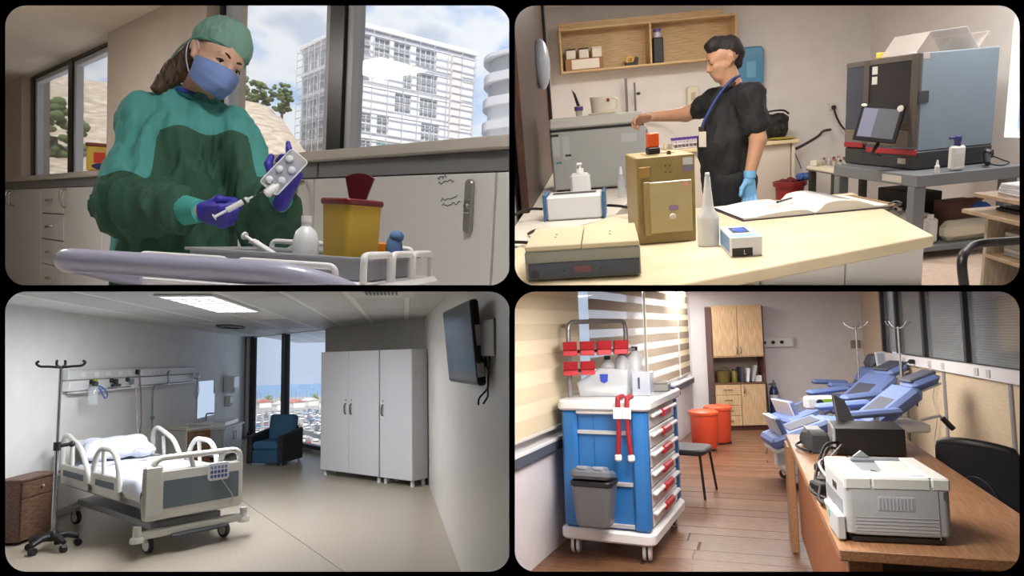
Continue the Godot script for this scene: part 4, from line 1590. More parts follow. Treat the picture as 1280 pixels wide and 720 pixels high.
	# sink counter along the back wall
	var t := thing("counter", "cream-topped sink counter with white cupboards along the back wall", "counter", Vector3.ZERO)
	part("worktop", g().bx(-4.05, -1.2, 0.885, BENCH, 0.006, 0.75, 0.006), MG("e2cda6", 0.4, wall_grain(), Vector3(1, 1, 1)), t)
	part("body", g().bx(-4.05, -1.28, 0.006, 0.884, 0.006, 0.66), M("d3c8b8", 0.6), t)
	for i in 4:
		var x0 := -1.29 - i * 0.68
		var dr := part("door", g().bx(x0 - 0.66, x0, 0.1, 0.88, 0.662, 0.682, 0.003), M("d9cfc0", 0.45), t)
		part("handle", bow_handle(x0 - 0.6, 0.78, 0.14), M("8d877e", 0.3, 0.8), dr)
	part("end_panel", g().bx(-1.275, -1.24, 0.006, 0.884, 0.01, 0.70, 0.002), M("e4d9c4", 0.5), t)
	var f := thing("lab_faucet", "tall grey laboratory faucet standing behind the centrifuge", "faucet", Vector3(-3.15, BENCH, 0.16))
	var steel := M("8e8c89", 0.3, 0.8)
	part("column", g().rod(Vector3(-0.06, 0.001, 0), Vector3(-0.06, 0.92, 0), 0.017).rod(Vector3(0.05, 0.001, 0), Vector3(0.05, 0.86, 0), 0.013), steel, f)
	part("spout", g().tube(curve([Vector3(0.05, 0.42, 0), Vector3(0.2, 0.46, 0.05), Vector3(0.42, 0.45, 0.1), Vector3(0.52, 0.36, 0.12)]), 0.012, 8), steel, f)
	part("tap", g().ball(Vector3(0.09, 0.72, 0.03), Vector3(0.03, 0.02, 0.03), 10), M("2e2b29", 0.4), f)
	part("tap", g().ball(Vector3(-0.02, 0.44, 0.03), Vector3(0.035, 0.02, 0.03), 10), M("2e2b29", 0.4), f)
	var r := thing("tube_rack", "white rack of purple-capped blood tubes on the sink counter", "rack", Vector3(-2.56, BENCH + 0.001, 0.50), 8.0)
	part("rack", g().bx(-0.19, 0.19, 0, 0.012, -0.08, 0.08, 0.003).bx(-0.19, 0.19, 0.05, 0.062, -0.08, 0.08, 0.003).bx(-0.19, -0.178, 0, 0.062, -0.08, 0.08).bx(0.178, 0.19, 0, 0.062, -0.08, 0.08), M("dcd9d6", 0.4), r)
	for i in 7:
		for j in 2:
			var tb := mpart("tube", g().lathe(Vector3.ZERO, [Vector2(0, 0.0), Vector2(0.012, 0.004), Vector2(0.012, 0.09), Vector2(0, 0.09)], 10).done(), M("d8ccd2", 0.3), r, T(-0.15 + i * 0.05, 0.013, -0.035 + j * 0.07))
			part("cap", g().lathe(Vector3(0, 0.09, 0), [Vector2(0, 0), Vector2(0.016, 0), Vector2(0.016, 0.03), Vector2(0, 0.03)], 10), M("5b3f9c", 0.45), tb)
	var v := g()
	for i in 4:
		v.lathe(Vector3(i * 0.06 - 0.1, 0, 0), [Vector2(0, 0), Vector2(0.02, 0), Vector2(0.02, 0.06), Vector2(0.012, 0.07), Vector2(0, 0.07)], 10)
	for i in 4:
		solo("reagent_vial", g().lathe(Vector3.ZERO, [Vector2(0, 0), Vector2(0.022, 0), Vector2(0.022, 0.06), Vector2(0.014, 0.07), Vector2(0.014, 0.085), Vector2(0, 0.085)], 12), M(["e7e2da", "cbbfa9", "d9d4cf", "c7b89a"][i], 0.4), "small pale reagent vial left of the purple tube rack, %s" % ["leftmost", "second from the left", "third from the left", "nearest the rack"][i], "vial", Vector3(-3.05 + i * 0.075, BENCH + 0.001, 0.58), 0.0, "reagent vials beside the tube rack")
	var b := thing("bag", "slouching black bag on the right end of the sink counter", "bag", Vector3(-1.42, BENCH + 0.003, 0.36), 10.0)
	var fl := g()
	var fn := FastNoiseLite.new()
	fn.frequency = 1.0
	fn.seed = 3
	flesh(fl, [[Vector3(-0.13, 0.11, 0), 0.1, Vector3(0.13, 0.11, 0), 0.1], [Vector3(-0.14, 0.22, 0), 0.08, Vector3(0.15, 0.24, 0), 0.08]], 0.014, 0.02, fn, 0.03, Vector3(9, 9, 9))
	var lift := g()
	lift.X = Transform3D(Basis(), Vector3(0, 0.035, 0))
	part("body", fl, M("211e1d", 0.7), b)
	part("strap", g().tube(curve([Vector3(-0.2, 0.3, 0.04), Vector3(-0.1, 0.345, 0.09), Vector3(0.1, 0.35, 0.1), Vector3(0.22, 0.3, 0.05)]), 0.012, 6), M("141312", 0.6), b)
	solo("plate", g().lathe(Vector3.ZERO, [Vector2(0, 0), Vector2(0.12, 0), Vector2(0.17, 0.02), Vector2(0.165, 0.022), Vector2(0.1, 0.006), Vector2(0, 0.006)], 24), M("c9b44a", 0.4), "flat olive-yellow dish under the front of the black bag", "dish", Vector3(-1.36, BENCH + 0.001, 0.60))
	solo("hose", g().tube(curve([Vector3(-1.19, 0.80, 0.60), Vector3(-1.08, 0.84, 0.58), Vector3(-0.85, 0.92, 0.45), Vector3(-0.7, 0.965, 0.25), Vector3(-0.52, 0.965, 0.06)]), 0.018, 8), M("2b2523", 0.5), "black hose running from the sink counter to the analyser along the wall", "hose")
	solo("cable", g().tube(curve([Vector3(-1.35, 1.12, 0.03), Vector3(-1.2, 1.0, 0.04), Vector3(-1.05, 0.8, 0.1), Vector3(-0.95, 0.5, 0.2)]), 0.006, 6), M("332e2b", 0.6), "thin dark cable hanging behind the red bin", "cable")
	var bin := thing("waste_bin", "red round waste bin between the sink counter and the small table", "bin", Vector3(-1.42, 0.001, 1.0))
	part("body", g().lathe(Vector3.ZERO, [Vector2(0, 0), Vector2(0.14, 0), Vector2(0.17, 0.44), Vector2(0.16, 0.44), Vector2(0.13, 0.02), Vector2(0, 0.02)], 28), M("8e1f22", 0.4), bin)
	part("rim", g().lathe(Vector3(0, 0.4, 0), [Vector2(0.17, 0), Vector2(0.195, 0.0), Vector2(0.198, 0.05), Vector2(0.165, 0.055), Vector2(0.155, 0.0)], 28), M("7e181c", 0.4), bin)
	var bag := g()
	flesh(bag, [[Vector3(-0.1, 0.42, 0.02), 0.06, Vector3(0.06, 0.42, -0.05), 0.06]], 0.014, 0.02, fn, 0.03, Vector3(14, 14, 14))
	part("liner", bag, M("6a1417", 0.6), bin)
	var rag := g()
	flesh(rag, [[Vector3(-0.05, 0, 0), 0.045, Vector3(0.06, 0.01, 0.03), 0.045]], 0.01, 0.012, fn, 0.02, Vector3(20, 20, 20))
	solo("rag", rag, M("3d5e9c", 0.8), "blue rag hanging over the rim of the red bin", "rag", Vector3(-1.29, 0.50, 1.09))
	room = home


func lab_benches() -> void:
	var top := MG("e6d8bb", 0.38, noise_tex("worn laminate", 0.015, Color(0.93, 0.91, 0.87), Color.WHITE, 5), Vector3(1, 1, 1))
	var panel := M("dcdcda", 0.5)
	# front bench, its right end cut at a slant
	var o := poly([0.603, 2.979, 0.455, 4.27, -0.3, 3.92, -0.80, 3.76, -1.12, 2.75, -0.744, 2.02, -0.281, 2.215])
	var t := thing("bench", "white front bench with a cream worktop carrying the open ledger", "bench", Vector3.ZERO)
	var q := g()
	q.at(0, BENCH, 0, 0, 90)
	for i in o.size():
		o[i].y = -o[i].y
	q.X = Transform3D(Basis(Vector3(1, 0, 0), Vector3(0, 0, 1), Vector3(0, -1, 0)), Vector3(0, BENCH, 0))
	q.prism(o, 0.0, 0.045, 0.004)
	part("worktop", q, top, t)
	# front panels below the worktop edge
	var a := Vector3(0.585, 0, -2.975)
	var b := Vector3(-0.27, 0, -2.235)
	var along := (b - a).normalized()
	var yaw := rad_to_deg(atan2(-along.z, along.x)) + 180.0
	var fx := T(a.x, 0, a.z, yaw)
	var cuts := [0.0, 0.40, 0.79, 1.13]
	for i in 3:
		mpart("panel", g().bx(-cuts[i + 1] + 0.004, -cuts[i] - 0.004, 0.05, BENCH - 0.05, -0.03, -0.012, 0.003).done(), panel, t, fx)
	mpart("carcass", g().bx(-1.13, -0.012, 0.01, BENCH - 0.05, -0.5, -0.032).done(), M("c9c8c4", 0.6), t, fx)
	# side bench along the left wall
	var sb := thing("bench", "white side bench along the left wall under the centrifuge", "bench", Vector3.ZERO)
	q = g()
	q.X = Transform3D(Basis(Vector3(1, 0, 0), Vector3(0, 0, 1), Vector3(0, -1, 0)), Vector3(0, BENCH, 0))
	o = poly([-0.803, -3.77, -0.84, -4.9, -1.45, -8.0, -2.32, -7.8, -1.14, -2.8])
	q.prism(o, 0.0, 0.045, 0.003)
	part("worktop", q, MG("dfd8cb", 0.4, wall_grain(), Vector3(1, 1, 1)), sb)
	q = g()
	q.X = Transform3D(Basis(Vector3(1, 0, 0), Vector3(0, 0, 1), Vector3(0, -1, 0)), Vector3(0, BENCH - 0.05, 0))
	o = poly([-0.85, -3.8, -0.90, -4.92, -1.5, -7.9, -2.27, -7.75, -1.19, -3.0])
	q.prism(o, 0.0, 0.85, 0.003)
	part("body", q, panel, sb)
	# dark wood door in the left wall and the pale round basin beside it
	var d := thing("door", "dark brown wooden door standing at the far left of the laboratory", "door", Vector3(-2.0, 0.0, -6.3), 0.0)
	d.name = "door_1"
	d.set_meta("kind", "structure")
	d.transform = room * T(-2.06, 0.0, -6.56, 103.5)
	part("leaf", g().bx(-2.7, 0.0, 0.01, 2.78, 0.012, 0.06, 0.004), MG("4a2c1c", 0.45, noise_tex("walnut", 0.03, Color(0.6, 0.5, 0.45), Color.WHITE, 5), Vector3(6, 0.5, 6)), d)
	part("jamb", g().bx(0.0, 0.1, 0.01, 2.78, 0.006, 0.09, 0.004), M("15100d", 0.5), d)
	var dr := thing("hand_dryer", "pale round-fronted wall unit beside the dark door", "wall unit", Vector3(-1.72, 1.74, -5.55), 103.5)
	part("body", g().at(0, 0.16, 0).ball(Vector3.ZERO, Vector3(0.13, 0.2, 0.07), 18), M("b9c2d0", 0.35), dr)


func lab_front_things() -> void:
	# orange stamp on the yellow incubator
	var yellow := MG("9d8a5c", 0.45, noise_tex("old paint", 0.02, Color(0.9, 0.88, 0.82), Color.WHITE, 5), Vector3(2, 2, 2))
	var t := thing("incubator", "old mustard-yellow incubator cabinet with a clear door on the front bench", "incubator", Vector3(-0.452, BENCH + 0.002, -3.082), 18.8)
	part("body", g().bx(-0.122, 0.122, 0.0, 0.369, -0.163, 0.15, 0.005), yellow, t)
	part("front_frame", g().bx(-0.122, 0.122, 0.0, 0.369, 0.151, 0.163, 0.003), MG("928050", 0.45, noise_tex("old paint", 0.02, Color.WHITE, Color.WHITE), Vector3(2, 2, 2)), t)
	var door := part("door", g().bx(-0.085, 0.105, 0.045, 0.265, 0.164, 0.178, 0.004), glass("b7a878", 0.82, 0.2), t, "clear plastic door")
	part("hinge_plate", g().bx(-0.098, -0.072, 0.04, 0.268, 0.165, 0.183, 0.003), yellow, door)
	part("knob", g().at(0.02, 0.115, 0.178, 0, 90).lathe(Vector3.ZERO, [Vector2(0, 0), Vector2(0.013, 0), Vector2(0.013, 0.012), Vector2(0.010, 0.016), Vector2(0, 0.016)], 18), M("d8d2c4", 0.35), door)
	part("sticker", g().at(0.026, 0.152, 0.1785).prism(rrect(0.042, 0.022, 0.0105), 0, 0.0008), M("8a6f93", 0.5), door)
	part("sticker", g().at(0.082, 0.245, 0.1785, 0, 0, 45).bx(-0.011, 0.011, -0.011, 0.011, 0, 0.0008), M("c98f86", 0.5), door)
	part("switch_plate", g().bx(-0.112, -0.065, 0.285, 0.33, 0.164, 0.17, 0.002), M("9b7c3b", 0.45), t)
	for i in 4:
		part("screw", g().at(0.0 + (i % 2) * 0.02, 0.30 + (i / 2) * 0.028, 0.163, 0, 90).lathe(Vector3.ZERO, [Vector2(0, 0), Vector2(0.004, 0), Vector2(0.003, 0.003), Vector2(0, 0.003)], 8), M("4b3d20", 0.4), t)
	part("label", g().bx(0.072, 0.114, 0.325, 0.355, 0.1632, 0.164), M("b9bfc6", 0.5), t)
	part("label", g().bx(0.072, 0.114, 0.298, 0.32, 0.1632, 0.164), M("777088", 0.5), t)
	part("top_slot", g().bx(-0.07, 0.07, 0.3692, 0.3705, -0.05, 0.02), M("7b5f2c", 0.5), t)
	part("top_knob", g().at(0.03, 0.369, 0.09).lathe(Vector3.ZERO, [Vector2(0, 0), Vector2(0.01, 0), Vector2(0.008, 0.014), Vector2(0, 0.014)], 12), M("3c2c16", 0.4), t)
	var st := thing("stamp", "orange and black self-inking stamp on top of the yellow incubator", "stamp", Vector3(-0.465, BENCH + 0.375, -3.03), 30.0)
	part("body", g().bx(-0.025, 0.025, 0.028, 0.09, -0.018, 0.018, 0.005), M("d0521f", 0.4), st)
	part("base", g().bx(-0.027, 0.027, 0, 0.028, -0.02, 0.02, 0.004), M("1d1918", 0.5), st)
	# dry bath at the near left
	t = thing("dry_bath", "low grey dry bath incubator with two cream lids and a dark front panel", "dry bath", Vector3(-0.656, BENCH + 0.006, -2.483), 12.3)
	part("body", g().bx(-0.205, 0.205, 0.0, 0.105, -0.19, 0.19, 0.005), M("8c8d82", 0.5), t)
	for s in [-1, 1]:
		var lid := part("lid", g().bx(s * 0.102 - 0.1, s * 0.102 + 0.1, 0.106, 0.124, -0.19, 0.188, 0.003), M("c9bb9c", 0.45), t)
		for k in 2:
			part("screw", g().at(s * 0.102, 0.124, -0.03 + k * 0.06).lathe(Vector3.ZERO, [Vector2(0, 0), Vector2(0.005, 0), Vector2(0.004, 0.002), Vector2(0, 0.002)], 8), M("7d7258", 0.4), lid)
	var pn := part("control_panel", g().bx(-0.195, 0.2, 0.006, 0.062, 0.19, 0.196, 0.002), M("39404f", 0.4), t)
	part("display", g().bx(-0.03, 0.03, 0.024, 0.046, 0.196, 0.1975), M("6b3a3a", 0.2), pn)
	part("switch", g().bx(-0.182, -0.160, 0.012, 0.036, 0.196, 0.2, 0.001), M("0c0d10", 0.3), pn)
	for x in [-0.066, 0.066]:
		part("button", g().at(x, 0.033, 0.196, 0, 90).lathe(Vector3.ZERO, [Vector2(0, 0), Vector2(0.004, 0), Vector2(0.004, 0.003), Vector2(0, 0.003)], 8), M("101218", 0.3), pn)
	for x in [-0.18, 0.18]:
		for z in [-0.16, 0.16]:
			part("foot", g().lathe(Vector3(x, -0.005, z), [Vector2(0, 0), Vector2(0.01, 0), Vector2(0.01, 0.006), Vector2(0, 0.006)], 8), M("151515", 0.6), t)
	# blue-edged instrument behind it
	t = thing("sealer", "white bench instrument with blue side plates behind the dry bath", "instrument", Vector3(-1.014, BENCH + 0.003, -3.717), 10.0)
	part("body", g().bx(-0.155, 0.155, 0.0, 0.135, -0.1, 0.1, 0.012), M("c4c8cc", 0.4), t)
	for s in [-1, 1]:
		part("side_plate", g().bx(s * 0.163 - 0.008, s * 0.163 + 0.008, 0.0, 0.146, -0.103, 0.105, 0.004), M("2f5d8c", 0.4), t)
	part("slot", g().bx(-0.12, 0.12, 0.1352, 0.14, -0.02, 0.03, 0.001), M("3a3833", 0.5), t)
	# spray bottle
	t = thing("spray_bottle", "tall white plastic wash bottle with a tapering neck on the front bench", "bottle", Vector3(-0.226, BENCH + 0.001, -2.86), 8.0)
	var rows: Array = []
	for r in [[0.0, 0.078, 0.055], [0.006, 0.086, 0.062], [0.11, 0.088, 0.064], [0.125, 0.084, 0.06], [0.15, 0.05, 0.044], [0.175, 0.042, 0.04], [0.25, 0.026, 0.026]]:
		var row: Array = []
		for p in rrect(r[1], r[2], minf(r[1], r[2]) * 0.42, 4):
			row.append(Vector3(p.x, r[0], -p.y))
		rows.append(row)
	var bd := g()
	bd.sheet(rows, 0.0, true)
	part("body", bd, M("d7dadb", 0.4), t)
	part("nozzle", g().lathe(Vector3(0, 0.248, 0), [Vector2(0, 0), Vector2(0.014, 0), Vector2(0.011, 0.03), Vector2(0.009, 0.034), Vector2(0.009, 0.05), Vector2(0, 0.05)], 14), M("cdd1d4", 0.4), t)
	part("spout", g().bx(-0.008, 0.008, 0.283, 0.296, 0, 0.022, 0.003), M("aab0b8", 0.4), t)
	# glove box
	t = thing("glove_box", "white and blue carton of blue gloves, open on top, beside the wash bottle", "carton", Vector3(-0.098, BENCH + 0.001, -2.755), 12.9)
	part("body", g().bx(-0.056, 0.056, 0, 0.074, -0.12, 0.12, 0.002), M("d9dee6", 0.5), t)
	part("opening", g().at(0, 0.0742, 0.0).bx(-0.032, 0.032, 0, 0.0012, -0.085, 0.03), M("3a3f4a", 0.6), t)
	var gl := g()
	gl.ball(Vector3(0, 0.073, -0.03), Vector3(0.028, 0.008, 0.05), 12)
	part("glove", gl, M("2a55b4", 0.45), t, "blue glove showing in the opening")
	part("print", g().bx(-0.0565, -0.0558, 0.01, 0.066, -0.11, 0.09), M("6d90c2", 0.5), t)
	part("print", g().bx(0.0558, 0.0565, 0.02, 0.064, -0.1, 0.11), M("a9c0dd", 0.5), t)
	var blk := part("print", g().bx(-0.052, 0.022, 0.002, 0.034, 0.1198, 0.1206), M("191a1e", 0.5), t)
	text("lettering", "L", 0.022, M("f0f0f0", 0.5), blk, T(-0.006, 0.017, 0.1207))
	part("print", g().at(0.0, 0.0743, 0.07).bx(-0.05, 0.05, 0, 0.0007, -0.015, 0.04), M("8fb2dc", 0.5), t)
	ledger()


func ledger() -> void:
	var home := room
	room = home * T(0.137, BENCH + 0.001, -3.75, 22.4)
	var t := thing("ledger", "large open ledger with handwritten pages on the front bench", "book", Vector3.ZERO)
	part("cover", g().bx(-0.36, -0.01, 0, 0.006, -0.215, 0.225, 0.001).bx(0.0, 0.37, 0, 0.006, -0.215, 0.225, 0.001), M("4a4247", 0.6), t)
	var paper := MG("f0ece4", 0.75, noise_tex("paper", 0.03, Color(0.95, 0.94, 0.92), Color.WHITE), Vector3(2, 2, 2))
	for s in [-1, 1]:
		var rows: Array = []
		for j in 7:
			var z := lerpf(-0.21, 0.22, j / 6.0)
			var row: Array = []
			for i in 17:
				var u := i / 16.0
				var h := (0.052 if s > 0 else 0.02) * pow(sin(clampf(u * 1.15 + 0.06, 0, 1) * PI), 0.7) * (1.0 - 0.5 * u) + 0.014
				if u < 0.12:
					h = lerpf(0.010, h, smoothstep(0.0, 0.12, u))
				row.append(Vector3(s * u * 0.355, h, z))
			if s < 0:
				row.reverse()
			rows.append(row)
		rows.reverse()
		var pg := part("pages", g().sheet(rows, 0.0), paper, t)
		# the block of leaves below the top page
		for sd in [0, 6]:
			var blk := g()
			var edge: Array = []
			for i in 17:
				edge.append([rows[sd][i], Vector3(rows[sd][i].x, 0.0065, rows[sd][i].z)])
			for i in 16:
				var f := [edge[i][0], edge[i + 1][0], edge[i + 1][1], edge[i][1]]
				if sd == 0:
					f.reverse()
				blk.face(f)
			part("leaf_edge", blk, M("cfcac2", 0.8), pg)
		var ink := g()
		for k in 10:
			if s < 0 and (k < 5 or k > 8):
				continue
			var z := -0.17 + k * 0.035
			var pts: Array = []
			for i in 15:
				var u := lerpf(0.3, 0.75 if s > 0 else 0.5, i / 14.0)
				var h := (0.052 if s > 0 else 0.02) * pow(sin(clampf(u * 1.15 + 0.06, 0, 1) * PI), 0.7) * (1.0 - 0.5 * u) + 0.0148
				pts.append(Vector3(s * u * 0.355, h, z + 0.004 * sin(i * 2.3 + k)))
			part("handwriting", g().tube(pts, 0.0013, 4), M("8f8d94", 0.8), pg)
	var pen := thing("pen", "black pen lying on the left page of the ledger", "pen", Vector3(-0.045, 0.047, -0.02), 38.0)
	part("barrel", g().at(0, 0, 0, 0, 0, 90).lathe(Vector3(0, -0.07, 0), [Vector2(0, 0), Vector2(0.002, 0), Vector2(0.0055, 0.015), Vector2(0.0055, 0.1), Vector2(0, 0.1)], 10), M("17171b", 0.35), pen)
	part("cap", g().at(0, 0, 0, 0, 0, 90).lathe(Vector3(0, 0.03, 0), [Vector2(0, 0), Vector2(0.0065, 0), Vector2(0.0065, 0.05), Vector2(0, 0.05)], 10), M("23242c", 0.3), pen)
	var clip := thing("clipboard", "brown board with a metal clip under the right pages of the ledger", "clipboard", Vector3(0.33, 0.0, -0.1), 0.0)
	part("board", g().bx(0.045, 0.10, 0.0, 0.005, -0.14, 0.30, 0.001), M("8a6a47", 0.7), clip)
	part("clip", g().tube(bend([Vector3(0.05, 0.008, 0.27), Vector3(0.085, 0.022, 0.28), Vector3(0.098, 0.012, 0.31), Vector3(0.06, 0.008, 0.31)], 0.01), 0.004, 6), M("55575c", 0.3, 0.7), clip)
	room = home


func lab_side_things() -> void:
	var t := thing("centrifuge", "large pale grey centrifuge with a closed lid on the side bench", "centrifuge", Vector3(-1.203, BENCH + 0.012, -5.239), 9.5)
	part("body", g().bx(-0.347, 0.347, 0.0, 0.43, -0.25, 0.25, 0.012), M("a9acab", 0.45), t)
	part("lid", g().bx(-0.352, 0.342, 0.445, 0.525, -0.25, 0.255, 0.015), M("c3c3bd", 0.4), t)
	part("gasket", g().bx(-0.34, 0.335, 0.43, 0.446, -0.24, 0.246), M("1d1d1e", 0.6), t)
	for q in [[-0.31, 0.32, 0.055, 0.14], [-0.235, 0.31, 0.05, 0.17], [0.225, 0.35, 0.11, 0.06]]:
		part("label", g().at(q[0], q[1], 0.2505).bx(-q[2] / 2, q[2] / 2, -q[3] / 2, q[3] / 2, 0, 0.0012), M("b9bdbf", 0.6), t)
	part("badge", g().at(-0.305, 0.405, 0.2505).bx(-0.04, 0.02, -0.008, 0.008, 0, 0.0015), M("2b2c2e", 0.5), t)
	part("badge", g().at(-0.225, 0.255, 0.252).bx(-0.02, 0.025, -0.008, 0.008, 0, 0.0012), M("35383a", 0.5), t)
	part("badge", g().at(-0.295, 0.205, 0.2505).bx(-0.02, 0.02, -0.008, 0.008, 0, 0.0012), M("4f8a8a", 0.5), t)
	for x in [-0.3, 0.3]:
		part("foot", g().bx(x - 0.03, x + 0.03, -0.011, 0.0, -0.2, 0.22), M("1c1c1c", 0.6), t)
	part("side_panel", g().bx(0.3475, 0.36, 0.02, 0.40, -0.22, 0.2, 0.004), M("8f9291", 0.5), t)
	var j := thing("jug", "white plastic jug with a red mark standing on the centrifuge", "jug", Vector3(-1.21, BENCH + 0.54, -5.38), 10.0)
	part("body", g().lathe(Vector3.ZERO, [Vector2(0, 0), Vector2(0.075, 0), Vector2(0.085, 0.13), Vector2(0.08, 0.13), Vector2(0.072, 0.008), Vector2(0, 0.008)], 24), M("e4dccb", 0.35), j)
	part("tray", g().bx(-0.1, 0.115, 0.0, 0.012, -0.09, 0.09, 0.004), M("ddd3bd", 0.4), j)
	part("mark", g().at(0.056, 0.1, 0.06, 40).bx(-0.012, 0.012, -0.012, 0.012, 0, 0.004), M("8a2b33", 0.5), j)
	part("handle", g().tube(bend([Vector3(0.08, 0.11, 0), Vector3(0.125, 0.11, 0), Vector3(0.125, 0.035, 0), Vector3(0.074, 0.03, 0)], 0.025), 0.008, 8), M("e4dccb", 0.35), j)
	var p := thing("pen_cup", "violet pen cup with dark scissors standing at the left on the centrifuge", "pen cup", Vector3(-1.385, BENCH + 0.54, -5.36))
	part("cup", g().lathe(Vector3.ZERO, [Vector2(0, 0), Vector2(0.024, 0), Vector2(0.03, 0.075), Vector2(0.027, 0.075), Vector2(0.022, 0.006), Vector2(0, 0.006)], 16), M("cfc7b4", 0.4), p)
	part("band", g().lathe(Vector3(0, 0.04, 0), [Vector2(0.028, 0), Vector2(0.034, 0), Vector2(0.035, 0.03), Vector2(0.029, 0.03)], 16), M("5d4a9a", 0.4), p)
	part("scissors", g().at(-0.012, 0.12, 0, 0, 0, 14).prism(poly([-0.012, -0.06, 0.014, -0.06, 0.006, 0.05, -0.014, 0.09]), -0.004, 0.004, 0.001), M("33322f", 0.4), p)
	var b := thing("pump_bottle", "white hand sanitiser bottle with a pump in front of the centrifuge", "bottle", Vector3(-1.17, BENCH + 0.001, -4.45), 5.0)
	part("body", g().at(0, 0.09, 0).box(Vector3.ZERO, Vector3(0.135, 0.18, 0.07), 0.02), M("dfe2e4", 0.35), b)
	part("neck", g().lathe(Vector3(0, 0.178, 0), [Vector2(0, 0), Vector2(0.028, 0), Vector2(0.026, 0.03), Vector2(0, 0.03)], 14), M("f1f1f1", 0.4), b)
	part("pump", g().lathe(Vector3(0, 0.207, 0), [Vector2(0, 0), Vector2(0.01, 0), Vector2(0.01, 0.025), Vector2(0.018, 0.025), Vector2(0.018, 0.04), Vector2(0, 0.04)], 12).bx(-0.012, 0.012, 0.232, 0.246, 0, 0.045, 0.004), M("f4f4f4", 0.35), b)
	var c := thing("wash_bottle", "slim clear bottle right of the hand sanitiser", "bottle", Vector3(-0.905, BENCH + 0.001, -4.5))
	part("body", g().lathe(Vector3.ZERO, [Vector2(0, 0), Vector2(0.026, 0), Vector2(0.028, 0.1), Vector2(0.016, 0.13), Vector2(0.014, 0.15), Vector2(0, 0.15)], 14), glass("c9cfd2", 0.45, 0.15), b if false else c)
	part("cap", g().lathe(Vector3(0, 0.15, 0), [Vector2(0, 0), Vector2(0.013, 0), Vector2(0.008, 0.05), Vector2(0, 0.05)], 12), M("d3d6d8", 0.4), c)
	var black := M("16120f", 0.5)
	var said := ["black cable looping over the bench behind the dry bath", "black cable running left from the white instrument", "black cable crossing between the dry bath and the incubator", "black mains cable at the left end of the dry bath"]
	var runs := [
		[Vector3(-1.12, 0.94, -3.18), Vector3(-1.05, 0.97, -3.1), Vector3(-0.97, 0.965, -3.05), Vector3(-0.9, 0.99, -3.0), Vector3(-0.8, 0.965, -3.02), Vector3(-0.7, 0.985, -3.0), Vector3(-0.6, 0.96, -2.95)],
		[Vector3(-1.2, 0.99, -3.68), Vector3(-1.26, 1.0, -3.62), Vector3(-1.33, 0.98, -3.5), Vector3(-1.36, 0.95, -3.35), Vector3(-1.3, 0.945, -3.2)],
		[Vector3(-0.83, 0.99, -3.72), Vector3(-0.74, 0.99, -3.66), Vector3(-0.66, 0.985, -3.55), Vector3(-0.62, 0.95, -3.4), Vector3(-0.68, 0.945, -3.15), Vector3(-0.8, 0.945, -2.9)],
		[Vector3(-0.885, 0.97, -2.52), Vector3(-0.90, 0.975, -2.56), Vector3(-0.91, 0.95, -2.62), Vector3(-0.95, 0.945, -2.8), Vector3(-1.03, 0.95, -2.9), Vector3(-1.15, 0.945, -2.95)],
	]
	for i in runs.size():
		solo("power_cable", g().tube(curve(runs[i], 8), 0.008, 7), black, said[i], "cable", Vector3.ZERO, 0.0, "black cables on the side bench")


